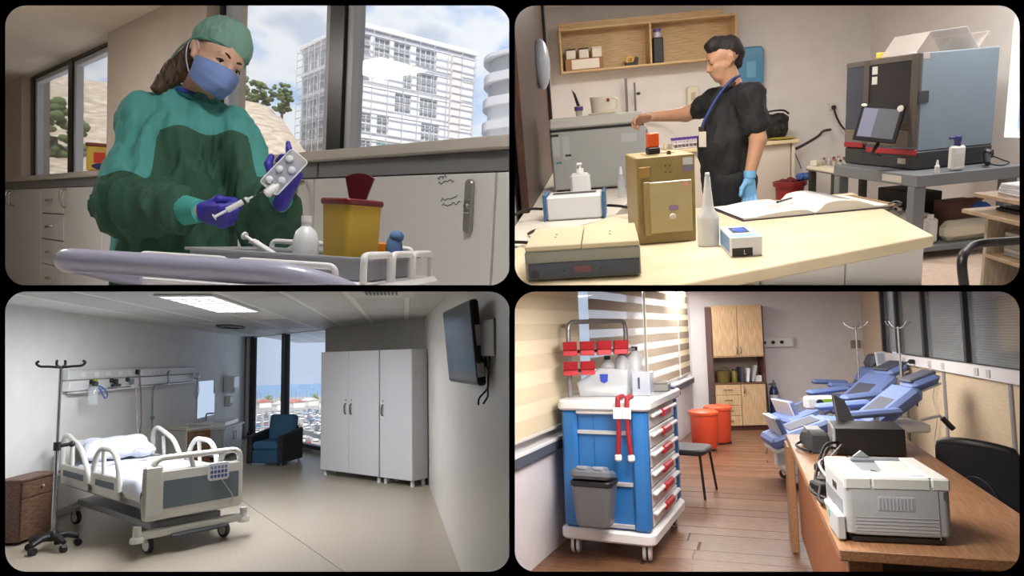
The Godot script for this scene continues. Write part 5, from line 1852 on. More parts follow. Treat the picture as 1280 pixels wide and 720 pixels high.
func lab_analyser() -> void:
	var home := room
	var gray := M("6d7175", 0.5)
	var t := thing("steel_table", "grey steel table with a lower shelf carrying the analyser", "table", Vector3(1.279, 0, -7.30), 24.0)
	part("top", g().bx(-0.43, 0.47, 0.64, 0.742, -0.62, 0.70, 0.006), gray, t)
	part("shelf", g().bx(-0.40, 0.44, 0.07, 0.12, -0.6, 0.66, 0.004), gray, t)
	for x in [-0.38, 0.42]:
		for z in [-0.56, 0.62]:
			var lg := part("leg", g().bx(x - 0.05, x + 0.05, 0.05, 0.64, z - 0.05, z + 0.05, 0.006), gray, t)
			part("caster", g().at(x, 0.025, z, 0, 0, 90).lathe(Vector3(0, -0.014, 0), [Vector2(0, 0), Vector2(0.024, 0), Vector2(0.024, 0.028), Vector2(0, 0.028)], 14), M("1b1b1b", 0.6), lg)
	part("label", g().at(-0.431, 0.69, 0.35, -90).bx(-0.14, 0.14, -0.03, 0.03, 0, 0.002), M("b8b4aa", 0.6), t)
	room = home * T(1.301, 0.745, -7.494, 25.6)
	var a := thing("analyser", "large grey and red laboratory analyser with dark glass doors on the steel table", "analyser", Vector3.ZERO)
	var shell := M("778490", 0.4)
	var taupe := M("4d4742", 0.45)
	part("side_shell", g().bx(-0.345, 0.353, 0.16, 0.98, -0.535, 0.5395, 0.008), shell, a)
	part("base", g().bx(-0.36, 0.353, 0.0, 0.16, -0.54, 0.545, 0.012), M("2e2f33", 0.45), a)
	part("red_trim", g().bx(-0.372, -0.346, 0.125, 0.175, -0.16, 0.54, 0.006), M("a3202c", 0.4), a)
	part("red_trim", g().bx(-0.372, -0.346, 0.165, 0.215, -0.54, -0.22, 0.006), M("8f1b27", 0.4), a)
	# the front faces left: frames and dark glass
	var fr := g()
	fr.bx(-0.372, -0.346, 0.2, 0.98, 0.44, 0.54, 0.004)
	part("front_frame", fr, taupe, a)
	part("front_frame", g().bx(-0.37, -0.346, 0.2, 0.98, -0.245, -0.16, 0.004), taupe, a)
	part("front_frame", g().bx(-0.366, -0.346, 0.93, 0.98, -0.54, 0.44, 0.004), M("5a534d", 0.45), a)
	part("front_frame", g().bx(-0.366, -0.346, 0.2, 0.34, -0.54, 0.44, 0.004), M("6b6258", 0.45), a)
	part("door", g().bx(-0.362, -0.347, 0.34, 0.93, -0.16, 0.44, 0.003), M("17161a", 0.08), a)
	part("door", g().bx(-0.362, -0.347, 0.34, 0.93, -0.54, -0.245, 0.003), M("3b3f4a", 0.08), a)
	for y in [0.79, 0.88]:
		part("notice", g().at(-0.3625, y, -0.08, -90).bx(-0.04, 0.04, -0.035, 0.035, 0, 0.0015), M("c6c3bd", 0.6), a)
	part("label", g().at(-0.3605, 0.07, 0.36, -90).bx(-0.055, 0.055, -0.024, 0.024, 0, 0.002), M("b9b3a8", 0.6), a)
	part("corner_label", g().bx(-0.34, -0.28, 0.93, 0.975, 0.5395, 0.541), M("a79f98", 0.6), a)
	part("side_plate", g().at(-0.315, 0.62, 0.541).bx(-0.05, 0.04, -0.05, 0.05, 0, 0.012, 0.003), M("3a3d41", 0.4), a)
	# screen on an arm
	var m := thing("monitor", "black touch screen tilted on an arm in front of the analyser", "monitor", Vector3(-0.56, 0.42, 0.30), -52.0, "", Vector3(-16, 0, -8))
	part("housing", g().at(0, 0, 0).prism(rrect(0.37, 0.33, 0.015), -0.03, 0.0, 0.006), M("1b1b1e", 0.4), m)
	var sc := part("screen", g().bx(-0.155, 0.155, -0.13, 0.13, 0.0, 0.0015), M("6e727a", 0.15), m)
	part("window", g().bx(-0.15, -0.03, -0.125, 0.125, 0.0016, 0.0022), M("8d8fa8", 0.2), sc)
	part("sticker", g().at(-0.16, 0.15, 0.002).ball(Vector3.ZERO, Vector3(0.028, 0.014, 0.004), 10), M("e9e4da", 0.6), m)
	part("sticker", g().at(0.15, 0.14, 0.002).ball(Vector3.ZERO, Vector3(0.028, 0.03, 0.004), 10), M("d8d2c8", 0.6), m)
	part("arm", g().tube(bend([Vector3(0, -0.08, -0.03), Vector3(0.02, -0.14, -0.10), Vector3(0.0, -0.25, -0.06)], 0.04), 0.016, 8), M("232326", 0.4), m)
	part("foot", g().at(0.0, -0.262, -0.05).bx(-0.07, 0.07, -0.012, 0.0, -0.06, 0.06, 0.004), M("232326", 0.4), m)
	# on top of it
	var cv := thing("acrylic_cover", "clear folded acrylic cover lying on top of the analyser", "cover", Vector3(0.02, 0.985, 0.15), 8.0)
	var clear := glass("d9d2cc", 0.35, 0.1)
	for q in [[[-0.36, 0.0], [-0.22, 0.17]], [[-0.22, 0.17], [0.16, 0.19]], [[0.16, 0.19], [0.3, 0.0]], [[0.22, 0.13], [0.4, 0.14]], [[0.4, 0.14], [0.3, 0.01]]]:
		var p0 := Vector2(q[0][0], q[0][1])
		var p1 := Vector2(q[1][0], q[1][1])
		var nn := (p1 - p0).orthogonal().normalized() * 0.003
		part("sheet", g().prism(PackedVector2Array([p0 - nn, p1 - nn, p1 + nn, p0 + nn]), -0.2, 0.2), clear, cv)
	solo("sponge", g().at(0, 0.028, 0).box(Vector3.ZERO, Vector3(0.1, 0.055, 0.07), 0.008), M("e5c95a", 0.9), "yellow sponge on the left top edge of the analyser", "sponge", Vector3(-0.28, 0.982, -0.1), 10)
	solo("gauze_pad", g().ball(Vector3(0, 0.012, 0), Vector3(0.035, 0.013, 0.03), 10), M("e8e4dd", 0.9), "small white gauze pad on top of the analyser beside the sponge", "gauze", Vector3(-0.24, 0.982, 0.26))
	# on the table beside it
	room = home * T(1.279, 0.744, -7.30, 24.0)
	var b := thing("pump_bottle", "white disinfectant bottle with a blue pump in front of the analyser", "bottle", Vector3(-0.06, 0, 0.64), 0.0)
	part("body", g().at(0, 0.105, 0).box(Vector3.ZERO, Vector3(0.12, 0.205, 0.07), 0.018), M("d3d3d0", 0.35), b)
	part("label", g().at(0, 0.09, 0.0355).bx(-0.04, 0.04, -0.05, 0.05, 0, 0.001), M("c2c4c4", 0.6), b)
	part("pump", g().lathe(Vector3(0, 0.207, 0), [Vector2(0, 0), Vector2(0.026, 0), Vector2(0.026, 0.035), Vector2(0.03, 0.04), Vector2(0.03, 0.075), Vector2(0.018, 0.085), Vector2(0, 0.085)], 14).bx(-0.075, 0.0, 0.262, 0.283, -0.012, 0.012, 0.005), M("39366f", 0.4), b)
	var d := thing("dropper_bottle", "tiny white dropper bottle left of the blue pump bottle", "bottle", Vector3(-0.235, 0, 0.655))
	part("body", g().lathe(Vector3.ZERO, [Vector2(0, 0), Vector2(0.019, 0), Vector2(0.019, 0.055), Vector2(0.01, 0.065), Vector2(0, 0.065)], 12), M("cfd0cf", 0.4), d)
	part("cap", g().lathe(Vector3(0, 0.065, 0), [Vector2(0, 0), Vector2(0.012, 0), Vector2(0.006, 0.04), Vector2(0, 0.04)], 10), M("dedede", 0.4), d)
	var sg := thing("barcode_scanner", "black hand-held barcode scanner with its cable at the right of the table", "scanner", Vector3(0.25, 0.002, 0.58), 20.0)
	part("grip", g().tube([Vector3(-0.06, 0.03, 0.05), Vector3(0.0, 0.06, 0.0), Vector3(0.05, 0.1, -0.03)], [0.022, 0.024, 0.03], 10), M("1a1a1c", 0.4), sg)
	part("head", g().at(0.06, 0.11, -0.035, 30, 20).box(Vector3.ZERO, Vector3(0.09, 0.06, 0.06), 0.014), M("222225", 0.4), sg)
	part("socket", g().at(0.14, 0.09, -0.06).box(Vector3.ZERO, Vector3(0.07, 0.07, 0.03), 0.008), M("141416", 0.5), sg)
	part("cable", g().tube(curve([Vector3(0.15, 0.07, -0.04), Vector3(0.2, 0.03, 0.02), Vector3(0.21, 0.014, 0.06), Vector3(0.14, 0.008, 0.09), Vector3(0.02, 0.008, 0.1), Vector3(-0.06, 0.03, 0.06)]), 0.006, 6), M("141416", 0.5), sg)
	# on its lower shelf
	room = home * T(1.279, 0.121, -7.30, 24.0)
	var jug := g()
	jug.at(0, 0.10, 0).box(Vector3.ZERO, Vector3(0.13, 0.2, 0.16), 0.03)
	var jt := thing("jerrycan", "clear plastic jerrycan on the lower shelf, nearest the table leg", "jerrycan", Vector3(-0.10, 0.001, 0.33), 0.0, "jerrycans under the analyser")
	part("body", jug, M("a9a49c", 0.35), jt)
	part("cap", g().lathe(Vector3(0, 0.198, 0.03), [Vector2(0, 0), Vector2(0.022, 0), Vector2(0.022, 0.03), Vector2(0, 0.03)], 12), M("c9c6c0", 0.4), jt)
	part("handle", g().tube(bend([Vector3(0, 0.195, -0.06), Vector3(0, 0.23, -0.055), Vector3(0, 0.23, 0.0), Vector3(0, 0.198, 0.012)], 0.02), 0.009, 8), M("b5b1a9", 0.4), jt)
	for i in 4:
		dup(jt, Vector3(-0.10, 0.001, 0.14 - i * 0.19), 4.0 * i, "clear plastic jerrycan on the lower shelf, %s from the table leg" % ["second", "third", "fourth", "farthest"][i])
	solo("crate", g().bx(-0.13, 0.13, 0, 0.36, -0.3, 0.3, 0.006), M("1b1917", 0.7), "black crate behind the jerrycans under the analyser", "crate", Vector3(0.14, 0.001, -0.26))
	var bx := thing("carton", "brown open carton standing under the right of the steel table", "carton", Vector3(0.26, 0.001, 0.26), 0.0)
	part("body", g().bx(-0.14, 0.14, 0, 0.3, -0.12, 0.12, 0.003), M("6e4c40", 0.8), bx)
	part("flap", g().at(0, 0.3, 0.12, 0, -30).bx(-0.14, 0.14, -0.002, 0.002, 0, 0.09), M("5d3f35", 0.8), bx)
	var wb := thing("reagent_bottle", "square white bottle behind the front table leg", "bottle", Vector3(-0.19, 0.001, 0.55))
	part("body", g().at(0, 0.11, 0).box(Vector3.ZERO, Vector3(0.1, 0.22, 0.09), 0.02), M("cfcdc9", 0.35), wb)
	part("cap", g().lathe(Vector3(0, 0.22, 0), [Vector2(0, 0), Vector2(0.024, 0), Vector2(0.024, 0.03), Vector2(0, 0.03)], 12), M("dad8d4", 0.4), wb)
	var cn := thing("jerrycan", "flat cream jerrycan lying on its side at the front of the lower shelf", "jerrycan", Vector3(0.15, 0.001, 0.53), 4.0)
	part("body", g().at(0, 0.085, 0).box(Vector3.ZERO, Vector3(0.46, 0.17, 0.16), 0.05), M("c9c1ae", 0.4), cn)
	part("ridge", g().at(0, 0.16, 0).box(Vector3.ZERO, Vector3(0.36, 0.03, 0.07), 0.012), M("d2cab8", 0.4), cn)
	solo("bag", g().ball(Vector3(0, 0.07, 0), Vector3(0.09, 0.07, 0.06), 12), M("2c4a8c", 0.6), "blue plastic bag behind the lying jerrycan", "bag", Vector3(0.28, 0.178, 0.52))
	# small table with vials
	room = home * T(0.749, 0, -8.62, 21.5)
	var st := thing("side_table", "small white-topped side table crowded with vials beside the analyser", "table", Vector3.ZERO)
	part("top", g().bx(-0.21, 0.2, 0.60, 0.635, -0.32, 0.33, 0.004), M("e6dcc8", 0.5), st)
	part("edge", g().bx(-0.214, 0.204, 0.585, 0.6, -0.324, 0.334, 0.003), M("6b6259", 0.5), st)
	for x in [-0.16, 0.15]:
		for z in [-0.27, 0.28]:
			part("leg", g().bx(x - 0.035, x + 0.035, 0, 0.585, z - 0.03, z + 0.03, 0.004), M("37332f", 0.5), st)
	var r := RandomNumberGenerator.new()
	r.seed = 9
	var va := thing("vial", "small vial among the many on the white side table", "vial", Vector3(0.1, 0.637, 0.1), 0.0, "vials on the side table")
	part("body", g().lathe(Vector3.ZERO, [Vector2(0, 0), Vector2(0.022, 0), Vector2(0.022, 0.05), Vector2(0.012, 0.06), Vector2(0, 0.06)], 10), M("b9b4ad", 0.3), va)
	part("cap", g().lathe(Vector3(0, 0.06, 0), [Vector2(0, 0), Vector2(0.015, 0), Vector2(0.015, 0.022), Vector2(0, 0.022)], 10), M("5a5550", 0.4), va)
	var caps := ["8c3b34", "c7c3bd", "3d3f46", "a86a3c", "d6d1c8"]
	for i in 15:
		var c: Node3D = dup(va, Vector3(-0.03 + (i % 4) * 0.058, 0.637, -0.28 + (i / 4) * 0.13 + r.randf() * 0.02), 0, "small vial among the many on the white side table")
		(c.get_child(1) as MeshInstance3D).material_override = M(caps[i % 5], 0.4)
	solo("tissue_box", g().at(0, 0.03, 0).box(Vector3.ZERO, Vector3(0.11, 0.06, 0.1), 0.01), M("dcd5c6", 0.7), "pale carton at the far corner of the white side table", "carton", Vector3(-0.13, 0.637, -0.24), 20)
	# desk and chair at the right
	room = home * T(1.142, 0, -4.817, 0)
	var dk := thing("desk", "grey-brown desk with a keyboard tray at the right edge of the laboratory", "desk", Vector3.ZERO, -72.0)
	var oak := MG("b09a86", 0.5, noise_tex("maple", 0.03, Color(0.84, 0.78, 0.68), Color.WHITE, 5), Vector3(1, 6, 6))
	part("top", g().bx(0.02, 1.0, 0.80, 0.825, -0.62, -0.02, 0.003), oak, dk)
	part("keyboard_tray", g().bx(-0.02, 1.0, 0.70, 0.725, -0.55, 0.02, 0.003), oak, dk)
	part("side", g().bx(0.02, 0.05, 0.0, 0.70, -0.6, -0.1, 0.003), MG("b3a699", 0.5, noise_tex("maple", 0.03, Color.WHITE, Color.WHITE), Vector3(6, 1, 6)), dk)
	room = room * T(0, 0, 0, -72)
	var kb := thing("keyboard", "black keyboard on the desk tray at the right", "keyboard", Vector3(0.34, 0.727, -0.16))
	part("base", g().bx(-0.22, 0.2, 0, 0.018, -0.07, 0.07, 0.005), M("1b1a1b", 0.5), kb)
	for i in 4:
		part("key_row", g().bx(-0.21, 0.19, 0.018, 0.026, -0.062 + i * 0.031, -0.038 + i * 0.031, 0.003), M("2a292b", 0.5), kb)
	for i in 5:
		solo("paper_pile", g().bx(-0.16, 0.16, 0, 0.012, -0.21, 0.21, 0.002), M("dfe0e4" if i % 2 == 0 else "c6c9d0", 0.7), "sheaf of white papers piled on the desk at the right, %s" % ["lowest", "second from below", "middle", "second from the top", "topmost"][i], "papers", Vector3(0.28 + 0.008 * i, 0.827 + i * 0.0135, -0.30), 3.0 * i - 6.0, "sheaves of paper on the desk")
	for i in 6:
		solo("book", g().bx(-0.12, 0.12, 0, 0.022, -0.16, 0.16, 0.002), M("8e8781" if i % 2 == 0 else "a29b94", 0.7), "grey folder in the pile under the desk tray, %s" % ["lowest", "second from below", "third from below", "third from the top", "second from the top", "topmost"][i], "folder", Vector3(0.24, 0.45 + i * 0.024, -0.32), 0.0, "folders under the desk tray")
	solo("shelf_board", g().bx(0.052, 0.7, 0.425, 0.448, -0.55, -0.1, 0.002), oak, "grey-brown shelf board carrying the folders under the desk", "shelf")
	room = home
	var ch := thing("chair", "chair with a dark red padded seat and black arms at the lower right", "chair", Vector3(1.13, 0, -3.72), -20.0)
	part("seat", g().at(0, 0.44, 0, 0, 90).prism(rrect(0.46, 0.44, 0.12, 6), -0.03, 0.03, 0.015), MG("5c2326", 0.6, noise_tex("weave", 0.3, Color(0.88, 0.88, 0.88), Color.WHITE, 2), Vector3(5, 5, 5)), ch)
	part("frame", g().tube(bend([Vector3(-0.2, 0.42, 0.1), Vector3(-0.24, 0.68, 0.12), Vector3(-0.22, 0.70, -0.12), Vector3(0.1, 0.72, -0.22), Vector3(0.24, 0.68, 0.1), Vector3(0.2, 0.42, 0.1)], 0.08, 6), 0.022, 10), M("1a1718", 0.4), ch)
	for x in [-0.17, 0.17]:
		for z in [-0.17, 0.17]:
			part("leg", g().rod(Vector3(x, 0.41, z), Vector3(x * 1.2, 0.0, z * 1.2), 0.014), M("1a1718", 0.4), ch)


func technician() -> void:
	var home := room
	var skin := MG("b98e72", 0.5, noise_tex("skin", 0.06, Color(0.93, 0.9, 0.88), Color.WHITE), Vector3(4, 4, 4))
	skin.subsurf_scatter_enabled = true
	skin.subsurf_scatter_strength = 0.1
	room = home * T(-0.125, 0.028, -4.40, 0)
	# he faces left: his own z runs along -x, a little towards the viewer and down
	var H := Transform3D(Basis.from_euler(Vector3(0, deg_to_rad(-66), 0)) * Basis.from_euler(Vector3(deg_to_rad(14), 0, 0)), Vector3(-0.115, 1.70, -0.03))
	var shn := Vector3(0.035, 1.475, 0.10)
	var eln := Vector3(0.075, 1.23, 0.14)
	var wrn := Vector3(0.03, 1.04, 0.19)
	var shf := Vector3(-0.17, 1.46, -0.22)
	var elf := Vector3(-0.37, 1.40, -0.26)
	var wrf := Vector3(-0.56, 1.405, -0.12)
	var body := g()
	var bones := head_bones(H, 1.0)
	bones.append_array([[Vector3(-0.10, 1.63, -0.03), 0.058, Vector3(-0.06, 1.50, -0.04), 0.064], [Vector3(-0.06, 1.40, -0.04), 0.11, Vector3(-0.08, 1.02, 0.0), 0.11]])
	bones.append_array([[shn, 0.062, eln, 0.047], [eln, 0.047, wrn, 0.031], [shf, 0.062, elf, 0.047], [elf, 0.046, wrf, 0.031]])
	bones.append_array([[Vector3(-0.10, 0.95, 0.06), 0.09, Vector3(-0.10, 0.5, 0.07), 0.07], [Vector3(-0.06, 0.95, -0.08), 0.09, Vector3(-0.05, 0.5, -0.1), 0.07]])
	flesh(body, bones, 0.007, 0.006)
	var fb := Basis(Vector3(0.3, 0.75, 0.6).normalized(), Vector3(-0.93, -0.12, 0.33).normalized(), Vector3.ZERO)
	fb.z = fb.x.cross(fb.y).normalized()
	fb.x = fb.y.cross(fb.z)
	flesh(body, hand_bones(Transform3D(fb, wrf), [0.9, 0.9, 1.0, 1.1], [Vector3(0.045, 0.05, 0.02), Vector3(0.06, 0.085, 0.03)], 1.05), 0.004, 0.003)
	var p := MeshInstance3D.new()
	p.mesh = body.done()
	p.material_override = skin
	put(p, "person", "dark-haired person in a black short-sleeved uniform reaching towards the centrifuge", "person", Vector3.ZERO)
	eyes(p, H, skin, "1a120e")
	var lips := g()
	lips.X = H
	lips.tube(curve([Vector3(-0.02, -0.062, 0.085), Vector3(0, -0.06, 0.097), Vector3(0.02, -0.062, 0.085)], 4), 0.0035, 6)
	part("lips", lips, M("9a5f50", 0.5), p)
	var f := FastNoiseLite.new()
	f.seed = 8
	f.frequency = 1.0
	f.fractal_octaves = 3
	# hair: short at the sides, fuller on top
	var hair := g()
	var hb: Array = []
	for b in [[Vector3(0, 0.055, -0.035), 0.08, Vector3(0, 0.085, 0.022), 0.062], [Vector3(0, 0.01, -0.065), 0.062, Vector3(0, -0.035, -0.058), 0.044], [Vector3(-0.03, 0.10, 0.055), 0.03, Vector3(0.03, 0.10, 0.06), 0.03]]:
		hb.append([H * (b[0] as Vector3), b[1], H * (b[2] as Vector3), b[3]])
	flesh(hair, hb, 0.005, 0.008, f, 0.005, Vector3(30, 20, 30))
	part("hair", hair, M("17110e", 0.7), p, "short dark hair, fuller on top")
	# tunic and trousers
	var black := MG("17171a", 0.8, noise_tex("weave", 0.3, Color(0.88, 0.88, 0.88), Color.WHITE, 2), Vector3(6, 6, 6))
	var tn := g()
	flesh(tn, [
		[Vector3(-0.07, 1.50, -0.04), 0.072, Vector3(-0.07, 1.40, -0.045), 0.135], [Vector3(-0.07, 1.40, -0.045), 0.138, Vector3(-0.115, 1.20, -0.01), 0.158], [Vector3(-0.115, 1.20, -0.01), 0.158, Vector3(-0.10, 0.98, -0.01), 0.155],
		[Vector3(-0.03, 1.47, 0.06), 0.06, shn, 0.076], [shn, 0.078, shn.lerp(eln, 0.62), 0.077], [Vector3(-0.12, 1.46, -0.15), 0.06, shf, 0.075], [shf, 0.076, shf.lerp(elf, 0.55), 0.07],
	], 0.011, 0.018, f, 0.022, Vector3(10, 5, 10))
	var tu := part("tunic", tn, black, p, "black short-sleeved tunic")
	part("neckline", g().tube(curve([Vector3(-0.05, 1.565, 0.04), Vector3(-0.10, 1.53, 0.045), Vector3(-0.16, 1.47, 0.0)]), 0.008, 6), M("232327", 0.8), tu)
	var tr := g()
	flesh(tr, [[Vector3(-0.10, 0.98, 0.05), 0.12, Vector3(-0.10, 0.5, 0.07), 0.095], [Vector3(-0.05, 0.98, -0.08), 0.12, Vector3(-0.05, 0.5, -0.1), 0.095]], 0.014, 0.015, f, 0.015, Vector3(9, 4, 9))
	part("trousers", tr, black, p, "black trousers")
	# lanyard and badge
	var ly := part("lanyard", g().tube(curve([Vector3(-0.03, 1.60, -0.02), Vector3(-0.075, 1.575, 0.045), Vector3(-0.15, 1.49, 0.09), Vector3(-0.225, 1.36, 0.115), Vector3(-0.24, 1.31, 0.115)], 5), 0.0085, 6), M("2a3f78", 0.7), p, "blue lanyard")
	part("badge", g().at(-0.235, 1.255, 0.13, -40).bx(-0.03, 0.03, -0.045, 0.045, 0, 0.003, 0.001), M("d9d2c6", 0.4), ly, "white badge")
	part("clip", g().at(-0.238, 1.315, 0.122, -40).bx(-0.02, 0.02, -0.012, 0.014, 0, 0.012, 0.003), M("3a3632", 0.4), ly)
	# gloved left hand hanging by his side
	var gb := Basis(Vector3(-0.95, -0.1, 0.25).normalized(), Vector3(-0.02, -1.0, 0.06).normalized(), Vector3.ZERO)
	gb.z = gb.x.cross(gb.y).normalized()
	gb.x = gb.y.cross(gb.z)
	hand("glove", p, M("6fa9d6", 0.5), Transform3D(gb, wrn + Vector3(-0.002, -0.02, 0.004)), [0.5, 0.55, 0.6, 0.7], [Vector3(0.04, 0.05, 0.02), Vector3(0.048, 0.085, 0.03)], 1.12, "pale blue glove")
	part("glove_cuff", g().tube([wrn + Vector3(0.003, 0.02, -0.003), wrn + Vector3(0, -0.02, 0.002)], [0.037, 0.033], 14), M("6fa9d6", 0.5), p)
	room = home

# ------------------------------------------------------------------ lower left: the patient room
func ward() -> void:
	enter(WARD, -1, -1)
	ward_outside()
	ward_ceiling()
	ward_window()
	ward_left_wall()
	ward_bed()
	ward_furniture()


func ward_outside() -> void:
	var sea := g()
	sea.face([Vector3(-260, -23.6, -545), Vector3(300, -23.6, -545), Vector3(420, -23.6, -890), Vector3(-360, -23.6, -890)])
	struct("sea", sea, MG("6f9cc4", 0.35, noise_tex("waves", 0.02, Color(0.88, 0.9, 0.93), Color.WHITE, 4), Vector3(0.01, 0.01, 0.03)), "calm blue sea on the horizon beyond the car park", "sea")
	var lot := g()
	lot.face([Vector3(-120, -23.3, -130), Vector3(160, -23.3, -130), Vector3(300, -23.3, -545), Vector3(-260, -23.3, -545)])
	struct("ground", lot, MG("b9b7b4", 0.9, noise_tex("tarmac", 0.03, Color(0.8, 0.8, 0.8), Color.WHITE, 5), Vector3(0.05, 0.05, 0.05)), "pale tarmac of the car park below the patient room window", "ground")
	# cars in rows, a few kinds and colours
	var r := RandomNumberGenerator.new()
	r.seed = 12
	var glassy := M("4a545e", 0.15)
	var tyre := M("1c1c1e", 0.8)
	var kinds := []
	for k in 3:
		var h := [1.0, 1.12, 1.3][k] as float
		var body := g()
		body.prism(poly([-2.1, 0.35, 2.1, 0.35, 2.15, 0.75 * h, 1.2, 0.88 * h, -2.0, 0.95 * h, -2.15, 0.7]), -0.85, 0.85, 0.08)
		var cab := g()
		cab.prism(poly([-1.7, 0.9 * h, 1.0, 0.88 * h, 0.35, 1.42 * h, -1.3, 1.42 * h]), -0.74, 0.74, 0.1)
		var roof := g()
		roof.prism(poly([-1.25, 1.41 * h, 0.3, 1.41 * h, 0.25, 1.47 * h, -1.2, 1.47 * h]), -0.66, 0.66, 0.02)
		var wheel := g()
		wheel.at(0, 0, 0, 0, 90).lathe(Vector3(0, -0.1, 0), [Vector2(0, 0), Vector2(0.33, 0), Vector2(0.33, 0.2), Vector2(0, 0.2)], 12)
		kinds.append([body.done(), cab.done(), roof.done(), wheel.done()])
	var paints := {"white": "e6e8ea", "silver": "b9bec4", "pale blue": "8fb2d4", "blue": "3f74b0", "dark grey": "5a5f66", "red": "a03a3c"}
	var order := ["white", "silver", "white", "pale blue", "white", "dark grey", "silver", "white", "blue", "white", "silver", "red"]
	var n := 0
	var z := -178.0
	var row := 0
	while z > -372.0:
		var a := -z * 0.0065 - 5.0 - 0.002 * (z + 200.0)
		var b := -z * 0.088 + 4.0
		var x := a
		while x < b:
			var c: String = order[(n * 7 + row * 3) % order.size()]
			if r.randf() < 0.9:
				var car := thing("car", "%s car parked in the lot below the patient room window" % c, "car", Vector3(x + r.randf() * 0.3, -23.29, z + r.randf() * 0.5), 78.0 + r.randf() * 14.0, "%s cars in the lot" % c)
				var kd: Array = kinds[n % 3]
				var pm := M(paints[c], 0.3, 0.0, 0.5)
				mpart("body", kd[0], pm, car)
				mpart("window_band", kd[1], glassy, car)
				mpart("roof", kd[2], pm, car)
				if row < 5:
					for q in [[-1.3, 0.8], [1.3, 0.8], [-1.3, -0.8], [1.3, -0.8]]:
						mpart("wheel", kd[3], tyre, car, T(q[0], 0.33, q[1]))
			n += 1
			x += 3.0
		z -= [9.0, 12.0, 9.0, 15.0][row % 4]
		row += 1
	# the far edge of the lot: low roofs and trees
	for i in 9:
		var b := thing("shed", ["low white shed with a red roof at the far edge of the car park", "low white shed with a pale roof at the far edge of the car park"][i % 2], "shed", Vector3(-14.0 + i * 8.6, -23.25, -402.0 - (i % 3) * 13.0), 6.0 * i, "sheds past the car park")
		part("wall", g().bx(-3.4, 3.4, 0, 3.0, -4, 4), M("dfdeda", 0.8), b)
		part("roof", g().prism(poly([-3.8, 3.0, 3.8, 3.0, 0, 4.6]), -4.4, 4.4, 0.1), M("b5746a" if i % 2 == 0 else "c9c6c2", 0.8), b)
	for i in 5:
		tree("young yellow-green tree at the far edge of the car park, %s" % ["leftmost", "second from the left", "middle of five", "fourth from the left", "rightmost"][i], Vector3([-4.0, 6.0, 15.0, 33.0, 43.0][i], -23.2, -441.0), [8.0, 7.0, 8.5, 6.5, 7.0][i], 500 + i, "b3b98a", "trees past the car park")
	for i in 26:
		var f := thing("flagpole", "thin mast standing along the shore past the car park", "mast", Vector3(-8.0 + i * 2.4, -23.2, -470.0 - (i * 5 % 7) * 3.0), 0, "masts along the shore")
		part("pole", g().rod(Vector3.ZERO, Vector3(0, 4.0 + (i * 3 % 5), 0), 0.22, 6), M("8d8f96", 0.6), f)
		part("foot", g().bx(-0.5, 0.5, -0.05, 0.3, -0.5, 0.5), M("8d8f96", 0.6), f)


